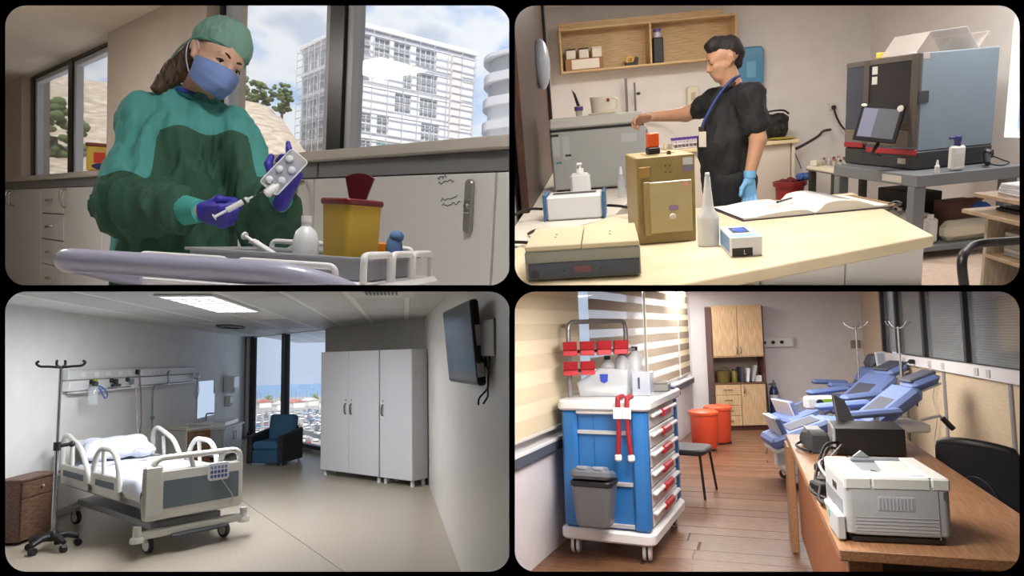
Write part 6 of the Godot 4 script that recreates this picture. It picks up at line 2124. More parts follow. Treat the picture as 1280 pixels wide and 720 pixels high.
func ward_ceiling() -> void:
	var home := room
	room = home * T(-0.75, 2.352, -7.6, -11.5)
	var tile := MG("bdbcb9", 0.5, wall_grain(), Vector3(1, 1, 1))
	var c := thing("ceiling", "white metal ceiling tiles of the patient room with light strips between", "ceiling", Vector3.ZERO)
	c.set_meta("kind", "structure")
	for i in 9:
		for j in 8:
			if i == 2 and j == 2:
				continue
			part("tile", g().bx(-1.1 + i * 0.56 + 0.035, -1.1 + i * 0.56 + 0.525, -0.006, 0.0, 3.6 - (j + 1) * 2.3 + 0.035, 3.6 - j * 2.3 - 0.035, 0.002), tile, c)
	var strip := M("d6d5d2", 0.4)
	for i in 10:
		part("strip", g().bx(-1.1 + i * 0.56 - 0.03, -1.1 + i * 0.56 + 0.03, -0.004, 0.0, -14.8, 3.6), strip, c)
	for j in 9:
		part("strip", g().bx(-1.1, 3.94, -0.0035, 0.0, 3.6 - j * 2.3 - 0.03, 3.6 - j * 2.3 + 0.03), strip, c)
	# louvred light: four by four glowing cells
	room = home * T(-0.44, 2.34, -7.75, -11.5)
	var l := thing("ceiling_light", "square louvred ceiling light glowing white above the patient bed", "ceiling light", Vector3.ZERO)
	part("frame", g().bx(-0.25, 0.25, -0.012, 0.004, -1.05, 1.05, 0.003), M("d0d0ce", 0.5), l)
	for i in 4:
		for j in 4:
			part("cell", g().bx(-0.235 + i * 0.1185, -0.235 + i * 0.1185 + 0.095, -0.0135, -0.0115, -1.0 + j * 0.505, -1.0 + j * 0.505 + 0.42), glow("f4f8ff", 1.6), l)
			part("baffle", g().bx(-0.235 + i * 0.1185, -0.235 + i * 0.1185 + 0.095, -0.017, -0.0136, -1.0 + j * 0.505 + 0.19, -1.0 + j * 0.505 + 0.23), M("aab0b8", 0.4), l)
	var a := AreaLight3D.new()
	a.name = "light"
	a.area_size = Vector2(0.5, 2.1)
	a.light_energy = 13.0
	a.light_color = Color("f4f8ff")
	a.area_range = 40.0
	a.shadow_enabled = true
	a.transform = T(0, -0.02, 0, 0, -90)
	l.add_child(a)
	room = home
	panel_light("ceiling_light", "second ceiling light of the patient room, above the open floor and out of sight", Vector3(0.55, 2.335, -4.6), Vector2(0.5, 1.2), 11.0, "f4f8ff", 1.5, -11.5)
	# air vents
	var v := thing("air_vent", "round slotted air vent in the ceiling in front of the window", "vent", Vector3(-0.44, 2.344, -12.1), -11.5)
	part("panel", g().bx(-0.3, 0.3, -0.006, 0.0, -1.1, 1.1, 0.002), M("c6c5c2", 0.5), v)
	for k in 4:
		var rr := 0.19 - k * 0.045
		var q := g()
		q.X = Transform3D(Basis.from_scale(Vector3(1, 1, 2.9)), Vector3.ZERO)
		q.lathe(Vector3(0, -0.03, 0), [Vector2(rr - 0.02, 0.0), Vector2(rr, 0.006), Vector2(rr, 0.026), Vector2(rr - 0.006, 0.026)], 30)
		part("ring", q, M("4c4c4e", 0.5) if k % 2 == 0 else M("a9a9a8", 0.5), v)
	v = thing("air_vent", "square slotted air vent at the top edge above the wardrobes", "vent", Vector3(1.0, 2.344, -6.05), -11.5)
	part("panel", g().bx(-0.3, 0.3, -0.006, 0.0, -0.75, 0.75, 0.002), M("c6c5c2", 0.5), v)
	for k in 9:
		part("slot", g().bx(-0.14 + k * 0.034, -0.14 + k * 0.034 + 0.018, -0.02, -0.006, -0.35, 0.35), M("3f3f41", 0.5), v)


func ward_window() -> void:
	var home := room
	room = home * T(-0.297, 0, -17.441, -70.5)
	var w := thing("window_3", "floor-to-ceiling patient room window with black frames overlooking the car park", "window", Vector3.ZERO)
	w.set_meta("kind", "structure")
	var black := M("151517", 0.4)
	part("frame", g().bx(0.16, 0.42, 0.06, 2.36, -0.12, -0.04, 0.006), black, w)
	part("frame", g().bx(4.3, 4.4, 0.06, 2.36, -0.12, -0.04, 0.006), black, w)
	part("frame", g().bx(0.12, 4.4, 0.0, 0.13, -0.15, -0.02, 0.006), black, w)
	part("frame", g().bx(0.12, 4.4, 2.33, 2.36, -0.12, -0.04, 0.004), M("cfd0d2", 0.5), w)
	part("mullion", g().bx(2.14, 2.36, 0.06, 2.36, -0.14, -0.03, 0.006), black, w)
	part("pane", g().bx(0.42, 2.14, 0.13, 2.33, -0.085, -0.08), glass("e4eef4", 0.04), w)
	part("pane", g().bx(2.36, 4.3, 0.13, 2.33, -0.085, -0.08), glass("e4eef4", 0.04), w)
	struct("trim_reveal", g().bx(-0.02, 0.12, 0.0, 2.35, -0.02, 0.012, 0.003), M("d9d8d5", 0.5), "white reveal strip left of the patient room window", "trim")
	room = home
	struct("baseboard_right", g().at(2.334, 0, -10.027, 99.7).bx(-0.3, 9.0, 0.001, 0.1, 0.001, 0.016, 0.003), M("b9b2a6", 0.5), "low skirting along the right wall of the patient room", "baseboard")
	struct("baseboard_back", g().at(-0.297, 0, -17.441, -70.5).bx(4.42, 7.85, 0.001, 0.1, 0.001, 0.016, 0.003), M("a9a298", 0.5), "low skirting behind the wardrobes", "baseboard")
	struct("baseboard_left", g().at(-2.02, 0, -9.865, 77.2).bx(-3.0, 7.6, 0.001, 0.09, 0.001, 0.014, 0.003), M("a39a8e", 0.5), "low skirting behind the patient bed", "baseboard")
	# seam in the vinyl
	struct("trim_floor_seam", g().tube([Vector3(-0.35, 0.001, -10.2), Vector3(0.85, 0.001, -5.2)], 0.006, 4), M("8f8676", 0.5), "welded seam running across the beige vinyl floor", "trim")


func ward_left_wall() -> void:
	var home := room
	# along the wall: x deeper into the room, z out from it
	room = home * T(-2.02, 0, -9.865, 77.2)
	var p := thing("medical_gas_panel", "long white medical gas and socket panel on the wall above the bed", "gas panel", Vector3(0, 0, 0.004))
	part("upper_rail", g().bx(-0.58, 3.88, 1.56, 1.68, 0.0, 0.075, 0.01), M("c9c9c6", 0.4), p)
	part("lower_rail", g().bx(-0.58, 3.88, 1.43, 1.555, 0.0, 0.09, 0.01), M("d6d6d3", 0.35), p)
	part("edge_rail", g().bx(-0.5, 3.8, 1.40, 1.425, 0.02, 0.10, 0.006), M("e0e0de", 0.3, 0.2), p)
	for i in 8:
		part("socket", g().at(-0.25 + i * 0.34, 1.62, 0.075).prism(rrect(0.13, 0.06, 0.01), 0, 0.006, 0.002), M("dcdcda", 0.4), p)
	for i in 3:
		part("gas_outlet", g().at([-0.09, 0.46, 0.95][i], 1.53, 0.09, 0, 90).lathe(Vector3.ZERO, [Vector2(0, 0), Vector2(0.03, 0), Vector2(0.03, 0.03), Vector2(0.022, 0.04), Vector2(0, 0.04)], 14), M("2a2a2d", 0.4), p)
	var fl := thing("flowmeter", "oxygen flowmeter with clear bottle and blue tube, leftmost on the gas panel", "flowmeter", Vector3(-0.12, 1.5, 0.165))
	part("head", g().box(Vector3.ZERO, Vector3(0.09, 0.07, 0.05), 0.015), M("26262a", 0.4), fl)
	part("cap", g().at(0, 0.05, 0).ball(Vector3.ZERO, Vector3(0.03, 0.018, 0.03), 10), M("a9a43e", 0.4), fl)
	part("bottle", g().lathe(Vector3(-0.09, -0.24, 0.02), [Vector2(0, 0), Vector2(0.05, 0), Vector2(0.055, 0.02), Vector2(0.055, 0.18), Vector2(0.03, 0.22), Vector2(0, 0.22)], 16), glass("dfe6ea", 0.3, 0.1), fl)
	part("tube", g().tube(curve([Vector3(0.02, -0.02, 0.03), Vector3(0.1, -0.06, 0.06), Vector3(0.2, -0.14, 0.06), Vector3(0.16, -0.18, 0.05), Vector3(0.06, -0.1, 0.05), Vector3(0.0, -0.04, 0.04)]), 0.009, 6), M("4763b8", 0.4), fl)
	var vr := thing("vacuum_regulator", "black vacuum regulator with side knobs, second from the left on the gas panel", "regulator", Vector3(0.46, 1.5, 0.165))
	part("head", g().box(Vector3.ZERO, Vector3(0.07, 0.1, 0.05), 0.015), M("222225", 0.4), vr)
	part("knob", g().bx(-0.12, 0.12, -0.05, -0.015, -0.02, 0.02, 0.01), M("1d1d20", 0.4), vr)
	var fm := thing("flowmeter", "grey flowmeter with a hanging clear tube, third from the left on the gas panel", "flowmeter", Vector3(0.95, 1.5, 0.165))
	part("head", g().box(Vector3.ZERO, Vector3(0.08, 0.08, 0.05), 0.015), M("77777b", 0.4), fm)
	part("spout", g().bx(0.02, 0.16, -0.085, -0.055, -0.02, 0.02, 0.008), M("d6d6d8", 0.4), fm)
	part("tube", g().tube(curve([Vector3(0.14, -0.08, 0), Vector3(0.2, -0.3, 0.0), Vector3(0.26, -0.7, 0.0), Vector3(0.28, -0.95, 0.01)]), 0.008, 6), glass("cfd4d8", 0.5, 0.15), fm)
	var cam := thing("call_handset", "black call button holder with a reddish cord at the middle of the gas panel", "handset", Vector3(1.31, 1.63, 0.082))
	part("holder", g().box(Vector3(0, 0, 0.02), Vector3(0.09, 0.07, 0.04), 0.01), M("161618", 0.4), cam)
	part("cord", g().tube([Vector3(0.03, -0.02, 0.03), Vector3(0.05, -0.3, 0.05), Vector3(0.08, -0.72, 0.06), Vector3(0.10, -0.98, 0.03)], 0.011, 6), M("8a6f6d", 0.5), cam)
	var arm := thing("lamp_arm", "thin bent metal arm rising from behind the bed to the gas panel", "arm", Vector3(2.37, 1.6, 0.095))
	part("tube", g().tube(bend([Vector3(0.12, 0.02, 0.03), Vector3(0, 0.02, 0.05), Vector3(0, -0.17, 0.06), Vector3(-0.62, -0.20, 0.07), Vector3(-0.66, -0.24, 0.07), Vector3(-0.63, -0.98, 0.07)], 0.06), 0.014, 8), M("8f8f93", 0.3, 0.7), arm)
	part("joint", g().at(-0.635, -0.66, 0.07).box(Vector3.ZERO, Vector3(0.06, 0.05, 0.05), 0.01), M("6f6f73", 0.4), arm)
	var mask := thing("oxygen_mask", "clear oxygen mask and tubing hanging at the right end of the gas panel", "oxygen mask", Vector3(3.75, 1.52, 0.155))
	part("mask", g().ball(Vector3.ZERO, Vector3(0.12, 0.07, 0.05), 12), glass("d6d9e6", 0.5, 0.15), mask)
	part("tube", g().tube(curve([Vector3(0, -0.05, 0), Vector3(-0.08, -0.25, 0.0), Vector3(0.0, -0.42, 0.0), Vector3(0.12, -0.28, 0.0), Vector3(0.06, -0.04, 0.0)]), 0.009, 6), glass("d6d9e6", 0.6, 0.15), mask)
	solo("wall_outlet", g().at(0.05, 0.42, 0.003).prism(rrect(0.14, 0.1, 0.01), 0, 0.012, 0.003), M("c4c4c2", 0.5), "white socket low on the wall beside the patient bed", "outlet")
	# mirror and dispensers over the vanity
	var m := thing("mirror", "tall frameless mirror above the wash basin", "mirror", Vector3(4.8, 0.72, 0.006))
	part("glass", g().bx(-0.53, 0.53, 0, 0.69, 0, 0.012, 0.002), M("e8ecef", 0.02, 1.0), m)
	part("backing", g().bx(-0.535, 0.535, -0.005, 0.695, -0.004, 0.0), M("9a9da0", 0.5), m)
	var d := thing("towel_dispenser", "white paper towel dispenser with a grey window right of the mirror", "dispenser", Vector3(6.15, 1.11, 0.006))
	part("body", g().at(0, 0.18, 0).prism(rrect(0.42, 0.36, 0.05), 0, 0.22, 0.02), M("dfe0e0", 0.3, 0.0, 0.3), d)
	part("window", g().at(0, 0.06, 0.221).prism(rrect(0.34, 0.11, 0.02), 0, 0.006, 0.002), M("8b9099", 0.3), d)
	d = thing("soap_dispenser", "small white soap dispenser below the towel dispenser", "dispenser", Vector3(6.2, 0.82, 0.006))
	part("body", g().at(0, 0.11, 0).prism(rrect(0.2, 0.22, 0.03), 0, 0.11, 0.012), M("d9d9d6", 0.35), d)
	part("button", g().at(0, 0.05, 0.111).bx(-0.04, 0.04, -0.025, 0.025, 0, 0.008, 0.002), M("77787a", 0.4), d)
	# vanity with basin
	var v := thing("vanity", "white vanity cupboard with a square basin beside the window", "vanity", Vector3(4.55, 0, 0.02))
	var white := M("cfcfcf", 0.35)
	part("body", g().bx(-0.62, 0.62, 0.05, 0.54, 0, 0.56, 0.004), M("b3b3b4", 0.45), v)
	part("worktop", g().bx(-0.66, 0.66, 0.54, 0.575, 0, 0.62, 0.006), M("d5d3ce", 0.35), v)
	for s in [-1, 1]:
		var dr := part("door", g().bx(s * 0.31 - 0.3, s * 0.31 + 0.3, 0.06, 0.53, 0.56, 0.58, 0.004), white, v)
		part("handle", g().at(s * 0.08, 0.38, 0.58).tube(bend([Vector3(0, 0.07, 0), Vector3(0, 0.07, 0.025), Vector3(0, -0.07, 0.025), Vector3(0, -0.07, 0)], 0.01), 0.007, 6), M("8d8d90", 0.3, 0.8), dr)
	var bs := g()
	bs.bx(-0.52, 0.42, 0.575, 0.60, 0.06, 0.56, 0.008)
	for q in [[-0.52, -0.48, 0.06, 0.56], [0.38, 0.42, 0.06, 0.56], [-0.48, 0.38, 0.06, 0.12], [-0.48, 0.38, 0.53, 0.56]]:
		bs.bx(q[0], q[1], 0.6, 0.66, q[2], q[3], 0.006)
	part("basin", bs, M("eeeeec", 0.2, 0.0, 0.5), v)
	part("faucet", g().tube(bend([Vector3(-0.05, 0.64, 0.09), Vector3(-0.05, 0.8, 0.09), Vector3(-0.05, 0.8, 0.24)], 0.04), 0.016, 8), M("b9bcc0", 0.15, 0.9), v)
	room = home


# one patient bed; z towards its foot
func ward_bed() -> void:
	var home := room
	room = home * T(-1.10, 0, -8.27, 29.0)
	var b := thing("hospital_bed", "cream hospital bed with side rails and a grey-panelled footboard", "bed", Vector3.ZERO)
	var cream := M("d2d0c9", 0.4)
	var steel := M("9da0a3", 0.4, 0.4)
	var slate := M("63707a", 0.5)
	# chassis
	part("chassis", g().bx(-0.34, 0.34, 0.20, 0.26, -0.95, 0.98, 0.01).bx(-0.42, 0.42, 0.40, 0.46, -1.1, 1.1, 0.01), steel, b)
	part("lift_arm", g().tube([Vector3(-0.2, 0.24, 0.55), Vector3(-0.2, 0.42, 0.2)], 0.03, 8), steel, b)
	part("lift_arm", g().tube([Vector3(0.2, 0.24, -0.5), Vector3(0.2, 0.42, -0.85)], 0.03, 8), steel, b)
	part("foot_bar", g().at(0, 0.19, 1.10).box(Vector3.ZERO, Vector3(0.98, 0.07, 0.09), 0.015), cream, b)
	part("pedal", g().at(0.04, 0.15, 1.17).bx(-0.26, 0.26, -0.012, 0.012, -0.03, 0.03, 0.006), M("4b4e52", 0.5), b)
	for s in [-1, 1]:
		part("bumper", g().lathe(Vector3(s * 0.5, 0.14, 1.12), [Vector2(0, 0), Vector2(0.055, 0), Vector2(0.06, 0.02), Vector2(0.05, 0.05), Vector2(0, 0.05)], 16), M("e0dfda", 0.4), b)
		part("bumper_post", g().rod(Vector3(s * 0.5, 0.17, 1.12), Vector3(s * 0.5, 0.28, 1.12), 0.035, 10), cream, b)
		for z in [-0.9, 1.0]:
			var c := part("caster", g().at(s * 0.36, 0.075, z, 12, 0, 90).lathe(Vector3(0, -0.02, 0), [Vector2(0.045, 0), Vector2(0.07, 0), Vector2(0.075, 0.008), Vector2(0.075, 0.032), Vector2(0.07, 0.04), Vector2(0.045, 0.04)], 22), M("3a3b3d", 0.6), b)
			part("hub", g().at(s * 0.36, 0.075, z, 12, 0, 90).lathe(Vector3(0, -0.023, 0), [Vector2(0, 0), Vector2(0.05, 0.002), Vector2(0.05, 0.044), Vector2(0, 0.046)], 18), M("d9d9d6", 0.35), c)
			part("fork", g().at(s * 0.36, 0.14, z).box(Vector3.ZERO, Vector3(0.06, 0.1, 0.06), 0.012), M("c4c4c0", 0.4), c)
	# deck, mattress and sheet
	part("deck", g().bx(-0.44, 0.44, 0.46, 0.52, -1.12, 1.1, 0.01), cream, b)
	part("mattress", g().box(Vector3(0, 0.585, -0.01), Vector3(0.86, 0.13, 2.18), 0.035), MG("8d95a0", 0.8, noise_tex("weave", 0.3, Color(0.88, 0.88, 0.88), Color.WHITE, 2), Vector3(4, 4, 4)), b)
	var f := FastNoiseLite.new()
	f.seed = 31
	f.frequency = 2.2
	f.fractal_octaves = 3
	var rows: Array = []
	for j in 40:
		var z := lerpf(-0.72, 1.05, j / 39.0)
		var row: Array = []
		for i in 31:
			var u := lerpf(-1.0, 1.0, i / 30.0)
			var x := u * 0.60
			var y := 0.662 + f.get_noise_2d(x, z) * 0.012
			var over := absf(x) - 0.42
			if over > 0.0:
				y -= pow(over / 0.18, 0.8) * 0.16 + f.get_noise_2d(z * 1.5, 3.0) * 0.02
				x = signf(x) * (0.42 + 0.03 * sin(clampf(over / 0.08, 0, 1) * PI / 2) + 0.012 * sin(z * 14.0) * clampf(over / 0.1, 0, 1))
			if j > 36:
				y -= (j - 36) * 0.012
			row.append(Vector3(x, y, z))
		row.reverse()
		rows.append(row)
	rows.reverse()
	for q in rows:
		q.reverse()
	var linen := MG("d3d6df", 0.85, noise_tex("linen", 0.2, Color(0.95, 0.95, 0.96), Color.WHITE, 3), Vector3(3, 3, 3))
	var sh := part("sheet", g().sheet(rows, 0.003), linen, b)
	for q in [[-0.2, -0.38], [0.12, -0.42], [0.02, 0.12], [-0.2, 0.62], [0.24, 0.55], [-0.02, 0.34]]:
		var e: Array = []
		for i in 15:
			var a := TAU * i / 14.0
			var px: float = q[0] + cos(a) * 0.055
			var pz: float = q[1] + sin(a) * 0.05
			e.append(Vector3(px, 0.664 + f.get_noise_2d(px, pz) * 0.012, pz))
		part("print", g().tube(e, 0.0022, 4), M("9a9dab", 0.8), sh)
		part("print", g().tube([e[9] + Vector3(0.01, 0.0015, 0.03), e[13] + Vector3(-0.01, 0.0015, 0.03)], 0.0022, 4), M("9a9dab", 0.8), sh)
	part("hem", g().tube(curve([Vector3(-0.4, 0.668, -0.44), Vector3(-0.1, 0.669, -0.42), Vector3(0.15, 0.668, -0.45), Vector3(0.4, 0.667, -0.46)]), 0.004, 5), M("b9bcc9", 0.8), sh)
	part("hem", g().tube(curve([Vector3(-0.34, 0.668, -0.4), Vector3(-0.3, 0.668, 0.2), Vector3(-0.31, 0.668, 0.9)]), 0.0035, 5), M("c3c6d2", 0.8), sh)
	# headboard
	part("headboard", g().at(0, 0.68, -1.16).prism(rrect(0.88, 0.40, 0.1, 6), -0.02, 0.02, 0.01), cream, b)
	# footboard: a moulded panel with an open grip above a grey inset
	var fb := part("footboard", g().at(0, 0.53, 1.13).prism(rrect(0.94, 0.44, 0.05, 6), -0.03, 0.03, 0.015), cream, b)
	part("inset", g().at(0.06, 0.53, 1.161).prism(rrect(0.72, 0.25, 0.012), 0, 0.003, 0.001), slate, fb)
	part("grip", g().tube(bend([Vector3(-0.42, 0.70, 1.13), Vector3(-0.36, 0.86, 1.13), Vector3(0.44, 0.86, 1.13), Vector3(0.45, 0.70, 1.13)], 0.08, 6), 0.028, 10), cream, fb)
	part("side_post", g().bx(-0.47, -0.30, 0.33, 0.80, 1.10, 1.165, 0.02), cream, fb)
	part("grip_post", g().tube([Vector3(-0.02, 0.74, 1.13), Vector3(-0.05, 0.86, 1.13)], 0.024, 8), cream, fb)
	part("grip_post", g().tube([Vector3(0.25, 0.74, 1.13), Vector3(0.28, 0.86, 1.13)], 0.024, 8), cream, fb)
	# side rails
	for s in [-1, 1]:
		for q in [[-1.05, -0.22, 0], [-0.08, 0.62, 1]]:
			var x: float = s * 0.475
			var z0: float = q[0]
			var z1: float = q[1]
			var pts: Array = [Vector3(x, 0.52, z1), Vector3(x, 0.80, z1 - 0.06), Vector3(x, 0.90, z1 - 0.2), Vector3(x, 0.90, z0 + 0.16), Vector3(x, 0.74, z0), Vector3(x, 0.52, z0)]
			if q[2] == 0:
				pts = [Vector3(x, 0.52, z1), Vector3(x, 0.62, z1), Vector3(x, 0.86, z1 - 0.25), Vector3(x, 0.98, z0 + 0.12), Vector3(x, 0.92, z0), Vector3(x, 0.52, z0)]
			var rail := part("side_rail", g().tube(bend(pts, 0.1, 6), 0.026, 10), cream, b)
			part("rail_panel", g().bx(x - 0.016, x + 0.016, 0.44, 0.66, z0 + 0.01, z1 - 0.01, 0.012), cream, rail)
			part("rail_inset", g().bx(x - 0.019, x + 0.019, 0.53, 0.60, z0 + 0.1, z1 - 0.1, 0.006), slate, rail)
			part("rail_post", g().tube([Vector3(x, 0.64, lerpf(z0, z1, 0.4)), Vector3(x, 0.88, lerpf(z0, z1, 0.36))], 0.022, 8), cream, rail)
	room = room * T(0, 0, 0)
	var pil := g()
	flesh(pil, [[Vector3(-0.24, 0, -0.12), 0.10, Vector3(0.24, 0, -0.12), 0.10, Vector3.UP, 0.75], [Vector3(-0.24, 0, 0.12), 0.10, Vector3(0.24, 0, 0.12), 0.10, Vector3.UP, 0.75], [Vector3(-0.2, 0, 0), 0.12, Vector3(0.2, 0, 0), 0.12, Vector3.UP, 0.75], [Vector3(-0.34, 0, -0.19), 0.02, Vector3(-0.25, 0, -0.14), 0.06], [Vector3(0.34, 0, -0.19), 0.02, Vector3(0.25, 0, -0.14), 0.06], [Vector3(-0.34, 0, 0.19), 0.02, Vector3(-0.25, 0, 0.14), 0.06], [Vector3(0.34, 0, 0.19), 0.02, Vector3(0.25, 0, 0.14), 0.06]], 0.016, 0.03, f, 0.03, Vector3(2, 2, 2))
	var pw := thing("pillow", "white pillow lying at the head of the hospital bed", "pillow", Vector3(0.0, 0.79, -0.86), -4.0, "", Vector3(14, 0, 0))
	part("case", pil, linen, pw)
	part("print", g().tube(curve([Vector3(0.1, 0.02, 0.26), Vector3(0.14, 0.05, 0.25), Vector3(0.2, 0.05, 0.25), Vector3(0.23, 0.02, 0.25)]), 0.004, 5), M("8d90a0", 0.8), pw)
	var cp := thing("bed_control", "white bed control panel with blue keys hung on the footboard", "control panel", Vector3(0.20, 0.62, 1.172), 0.0)
	part("panel", g().at(0, 0.06, 0.004).prism(rrect(0.21, 0.17, 0.03, 5), 0, 0.02, 0.006), M("d9dbe0", 0.35), cp)
	for i in 5:
		for j in 3:
			part("key", g().at(-0.07 + i * 0.035, 0.015 + j * 0.042, 0.024).prism(rrect(0.026, 0.03, 0.006, 3), 0, 0.004, 0.001), M("4a5f9c" if j != 2 else "8b93b4", 0.4), cp)
	part("hook", g().tube(bend([Vector3(0, 0.13, 0.01), Vector3(0, 0.20, 0.01), Vector3(0, 0.20, -0.03)], 0.01), 0.006, 6), M("d9dbe0", 0.35), cp)
	part("cable", g().tube(curve([Vector3(0.04, -0.03, 0.012), Vector3(0.1, -0.12, 0.02), Vector3(0.14, -0.2, 0.03), Vector3(0.13, -0.28, 0.0)]), 0.006, 6), M("b5b7bb", 0.4), cp)
	room = home


func ward_furniture() -> void:
	var home := room
	# IV stand at the left
	var s := thing("iv_stand", "chrome IV stand with black hooks and a black five-legged base", "IV stand", Vector3(-1.80, 0, -7.75), 20.0)
	var black := M("161617", 0.5)
	var chrome := M("a5a7aa", 0.2, 0.9)
	part("pole", g().rod(Vector3(0, 0.12, 0), Vector3(0, 0.95, 0), 0.02, 12), chrome, s)
	part("pole", g().rod(Vector3(0, 0.9, 0), Vector3(0, 1.72, 0), 0.014, 12), chrome, s)
	part("clamp", g().rod(Vector3(0, 0.92, 0), Vector3(0, 1.0, 0), 0.032, 12).rod(Vector3(0, 0.96, 0), Vector3(0.1, 0.97, 0.0), 0.018, 8).ball(Vector3(0.12, 0.97, 0), Vector3(0.03, 0.03, 0.03), 10), black, s)
	for i in 4:
		var a := TAU * i / 4.0 + 0.3
		var d := Vector3(cos(a), 0, sin(a))
		part("hook", g().tube(curve([Vector3(0, 1.71, 0), d * 0.09 + Vector3(0, 1.72, 0), d * 0.17 + Vector3(0, 1.725, 0), d * 0.2 + Vector3(0, 1.755, 0), d * 0.18 + Vector3(0, 1.775, 0)]), 0.012, 7), black, s)
	part("hub", g().lathe(Vector3(0, 0.09, 0), [Vector2(0, 0), Vector2(0.06, 0), Vector2(0.06, 0.05), Vector2(0.03, 0.09), Vector2(0, 0.09)], 16), black, s)
	for i in 5:
		var a := TAU * i / 5.0
		var d := Vector3(cos(a), 0, sin(a))
		var lg := part("leg", g().tube([Vector3(0, 0.12, 0), d * 0.12 + Vector3(0, 0.125, 0), d * 0.21 + Vector3(0, 0.09, 0)], [0.035, 0.03, 0.022], 8), black, s)
		part("caster", g().at(d.x * 0.205, 0.035, d.z * 0.205, -rad_to_deg(a) + 90, 0, 90).lathe(Vector3(0, -0.022, 0), [Vector2(0, 0), Vector2(0.034, 0), Vector2(0.034, 0.044), Vector2(0, 0.044)], 14), black, lg)
	# nightstand at the far left
	var walnut := MG("7a5f4c", 0.5, noise_tex("walnut", 0.03, Color(0.6, 0.5, 0.45), Color.WHITE, 5), Vector3(1, 6, 6))
	var n := thing("nightstand", "brown wooden nightstand at the far left beside the IV stand", "nightstand", Vector3(-2.05, 0, -8.33), 72.0)
	part("body", g().bx(-0.30, 0.28, 0.03, 0.60, -0.24, -0.02, 0.004), walnut, n)
	part("top", g().bx(-0.31, 0.29, 0.60, 0.625, -0.25, 0.005, 0.004), walnut, n)
	var dw := part("drawer", g().bx(-0.29, 0.27, 0.44, 0.59, -0.018, 0.0, 0.003), walnut, n)
	part("knob", g().at(0.0, 0.52, 0.0, 0, 90).lathe(Vector3.ZERO, [Vector2(0, 0), Vector2(0.012, 0), Vector2(0.015, 0.02), Vector2(0, 0.024)], 12), M("a08a76", 0.4), dw)
	part("door", g().bx(-0.29, 0.27, 0.04, 0.43, -0.018, 0.0, 0.003), walnut, n)
	# bedside cabinet with wooden drawers behind the bed
	var c := thing("bedside_cabinet", "cream bedside cabinet with wood-fronted drawers beyond the bed", "cabinet", Vector3(-0.86, 0, -11.95), 41.0)
	var shell := M("aaa79c", 0.45)
	part("body", g().bx(-0.22, 0.22, 0.04, 0.70, -0.5, -0.02, 0.01), shell, c)
	part("top", g().bx(-0.235, 0.235, 0.70, 0.735, -0.52, 0.01, 0.012), M("c3c1b9", 0.4), c)
	part("rim", g().tube(bend([Vector3(-0.225, 0.75, 0.0), Vector3(-0.225, 0.75, -0.51), Vector3(0.225, 0.75, -0.51), Vector3(0.225, 0.75, 0.0)], 0.04), 0.014, 8), M("c9c7c0", 0.4), c)
	for k in 3:
		var q := part("drawer", g().bx(-0.2, 0.2, 0.08 + k * 0.205, 0.27 + k * 0.205, -0.02, 0.004, 0.004), MG("8f6b4c", 0.5, noise_tex("walnut", 0.03, Color(0.6, 0.5, 0.45), Color.WHITE, 5), Vector3(1, 6, 6)), c)
		part("handle", g().bx(-0.06, 0.06, 0.21 + k * 0.205, 0.225 + k * 0.205, 0.004, 0.02, 0.004), M("7f7a70", 0.4), q)
	# armchair
	var a := thing("armchair", "blue cushioned armchair with black arms in front of the window", "armchair", Vector3(0.292, 0, -12.66), -31.0)
	var hide := M("24262b", 0.5)
	var blue := MG("3c6c8e", 0.5, noise_tex("hide", 0.15, Color(0.9, 0.9, 0.9), Color.WHITE, 3), Vector3(3, 3, 3))
	for s2 in [-1, 1]:
		part("arm", g().at(s2 * 0.285, 0, 0, 90 if true else 0).prism(poly([-0.37, 0.05, 0.36, 0.05, 0.37, 0.58, -0.36, 0.50]), -0.045, 0.045, 0.02), hide, a)
		for z in [-0.3, 0.3]:
			part("foot", g().rod(Vector3(s2 * 0.28, 0.0, z), Vector3(s2 * 0.28, 0.055, z), 0.016, 10), M("b5b5b5", 0.3, 0.8), a)
	part("base", g().bx(-0.235, 0.235, 0.05, 0.27, -0.34, 0.345, 0.015), M("2f5674", 0.5), a)
	part("seat", g().box(Vector3(0, 0.335, 0.06), Vector3(0.47, 0.14, 0.62), 0.04), blue, a)
	part("back", g().at(0, 0.58, -0.26, 0, -10).box(Vector3.ZERO, Vector3(0.50, 0.46, 0.15), 0.04), blue, a)
	part("back_shell", g().bx(-0.24, 0.24, 0.05, 0.62, -0.375, -0.335, 0.01), hide, a)
	# wardrobes
	var white := M("cfced2", 0.4)
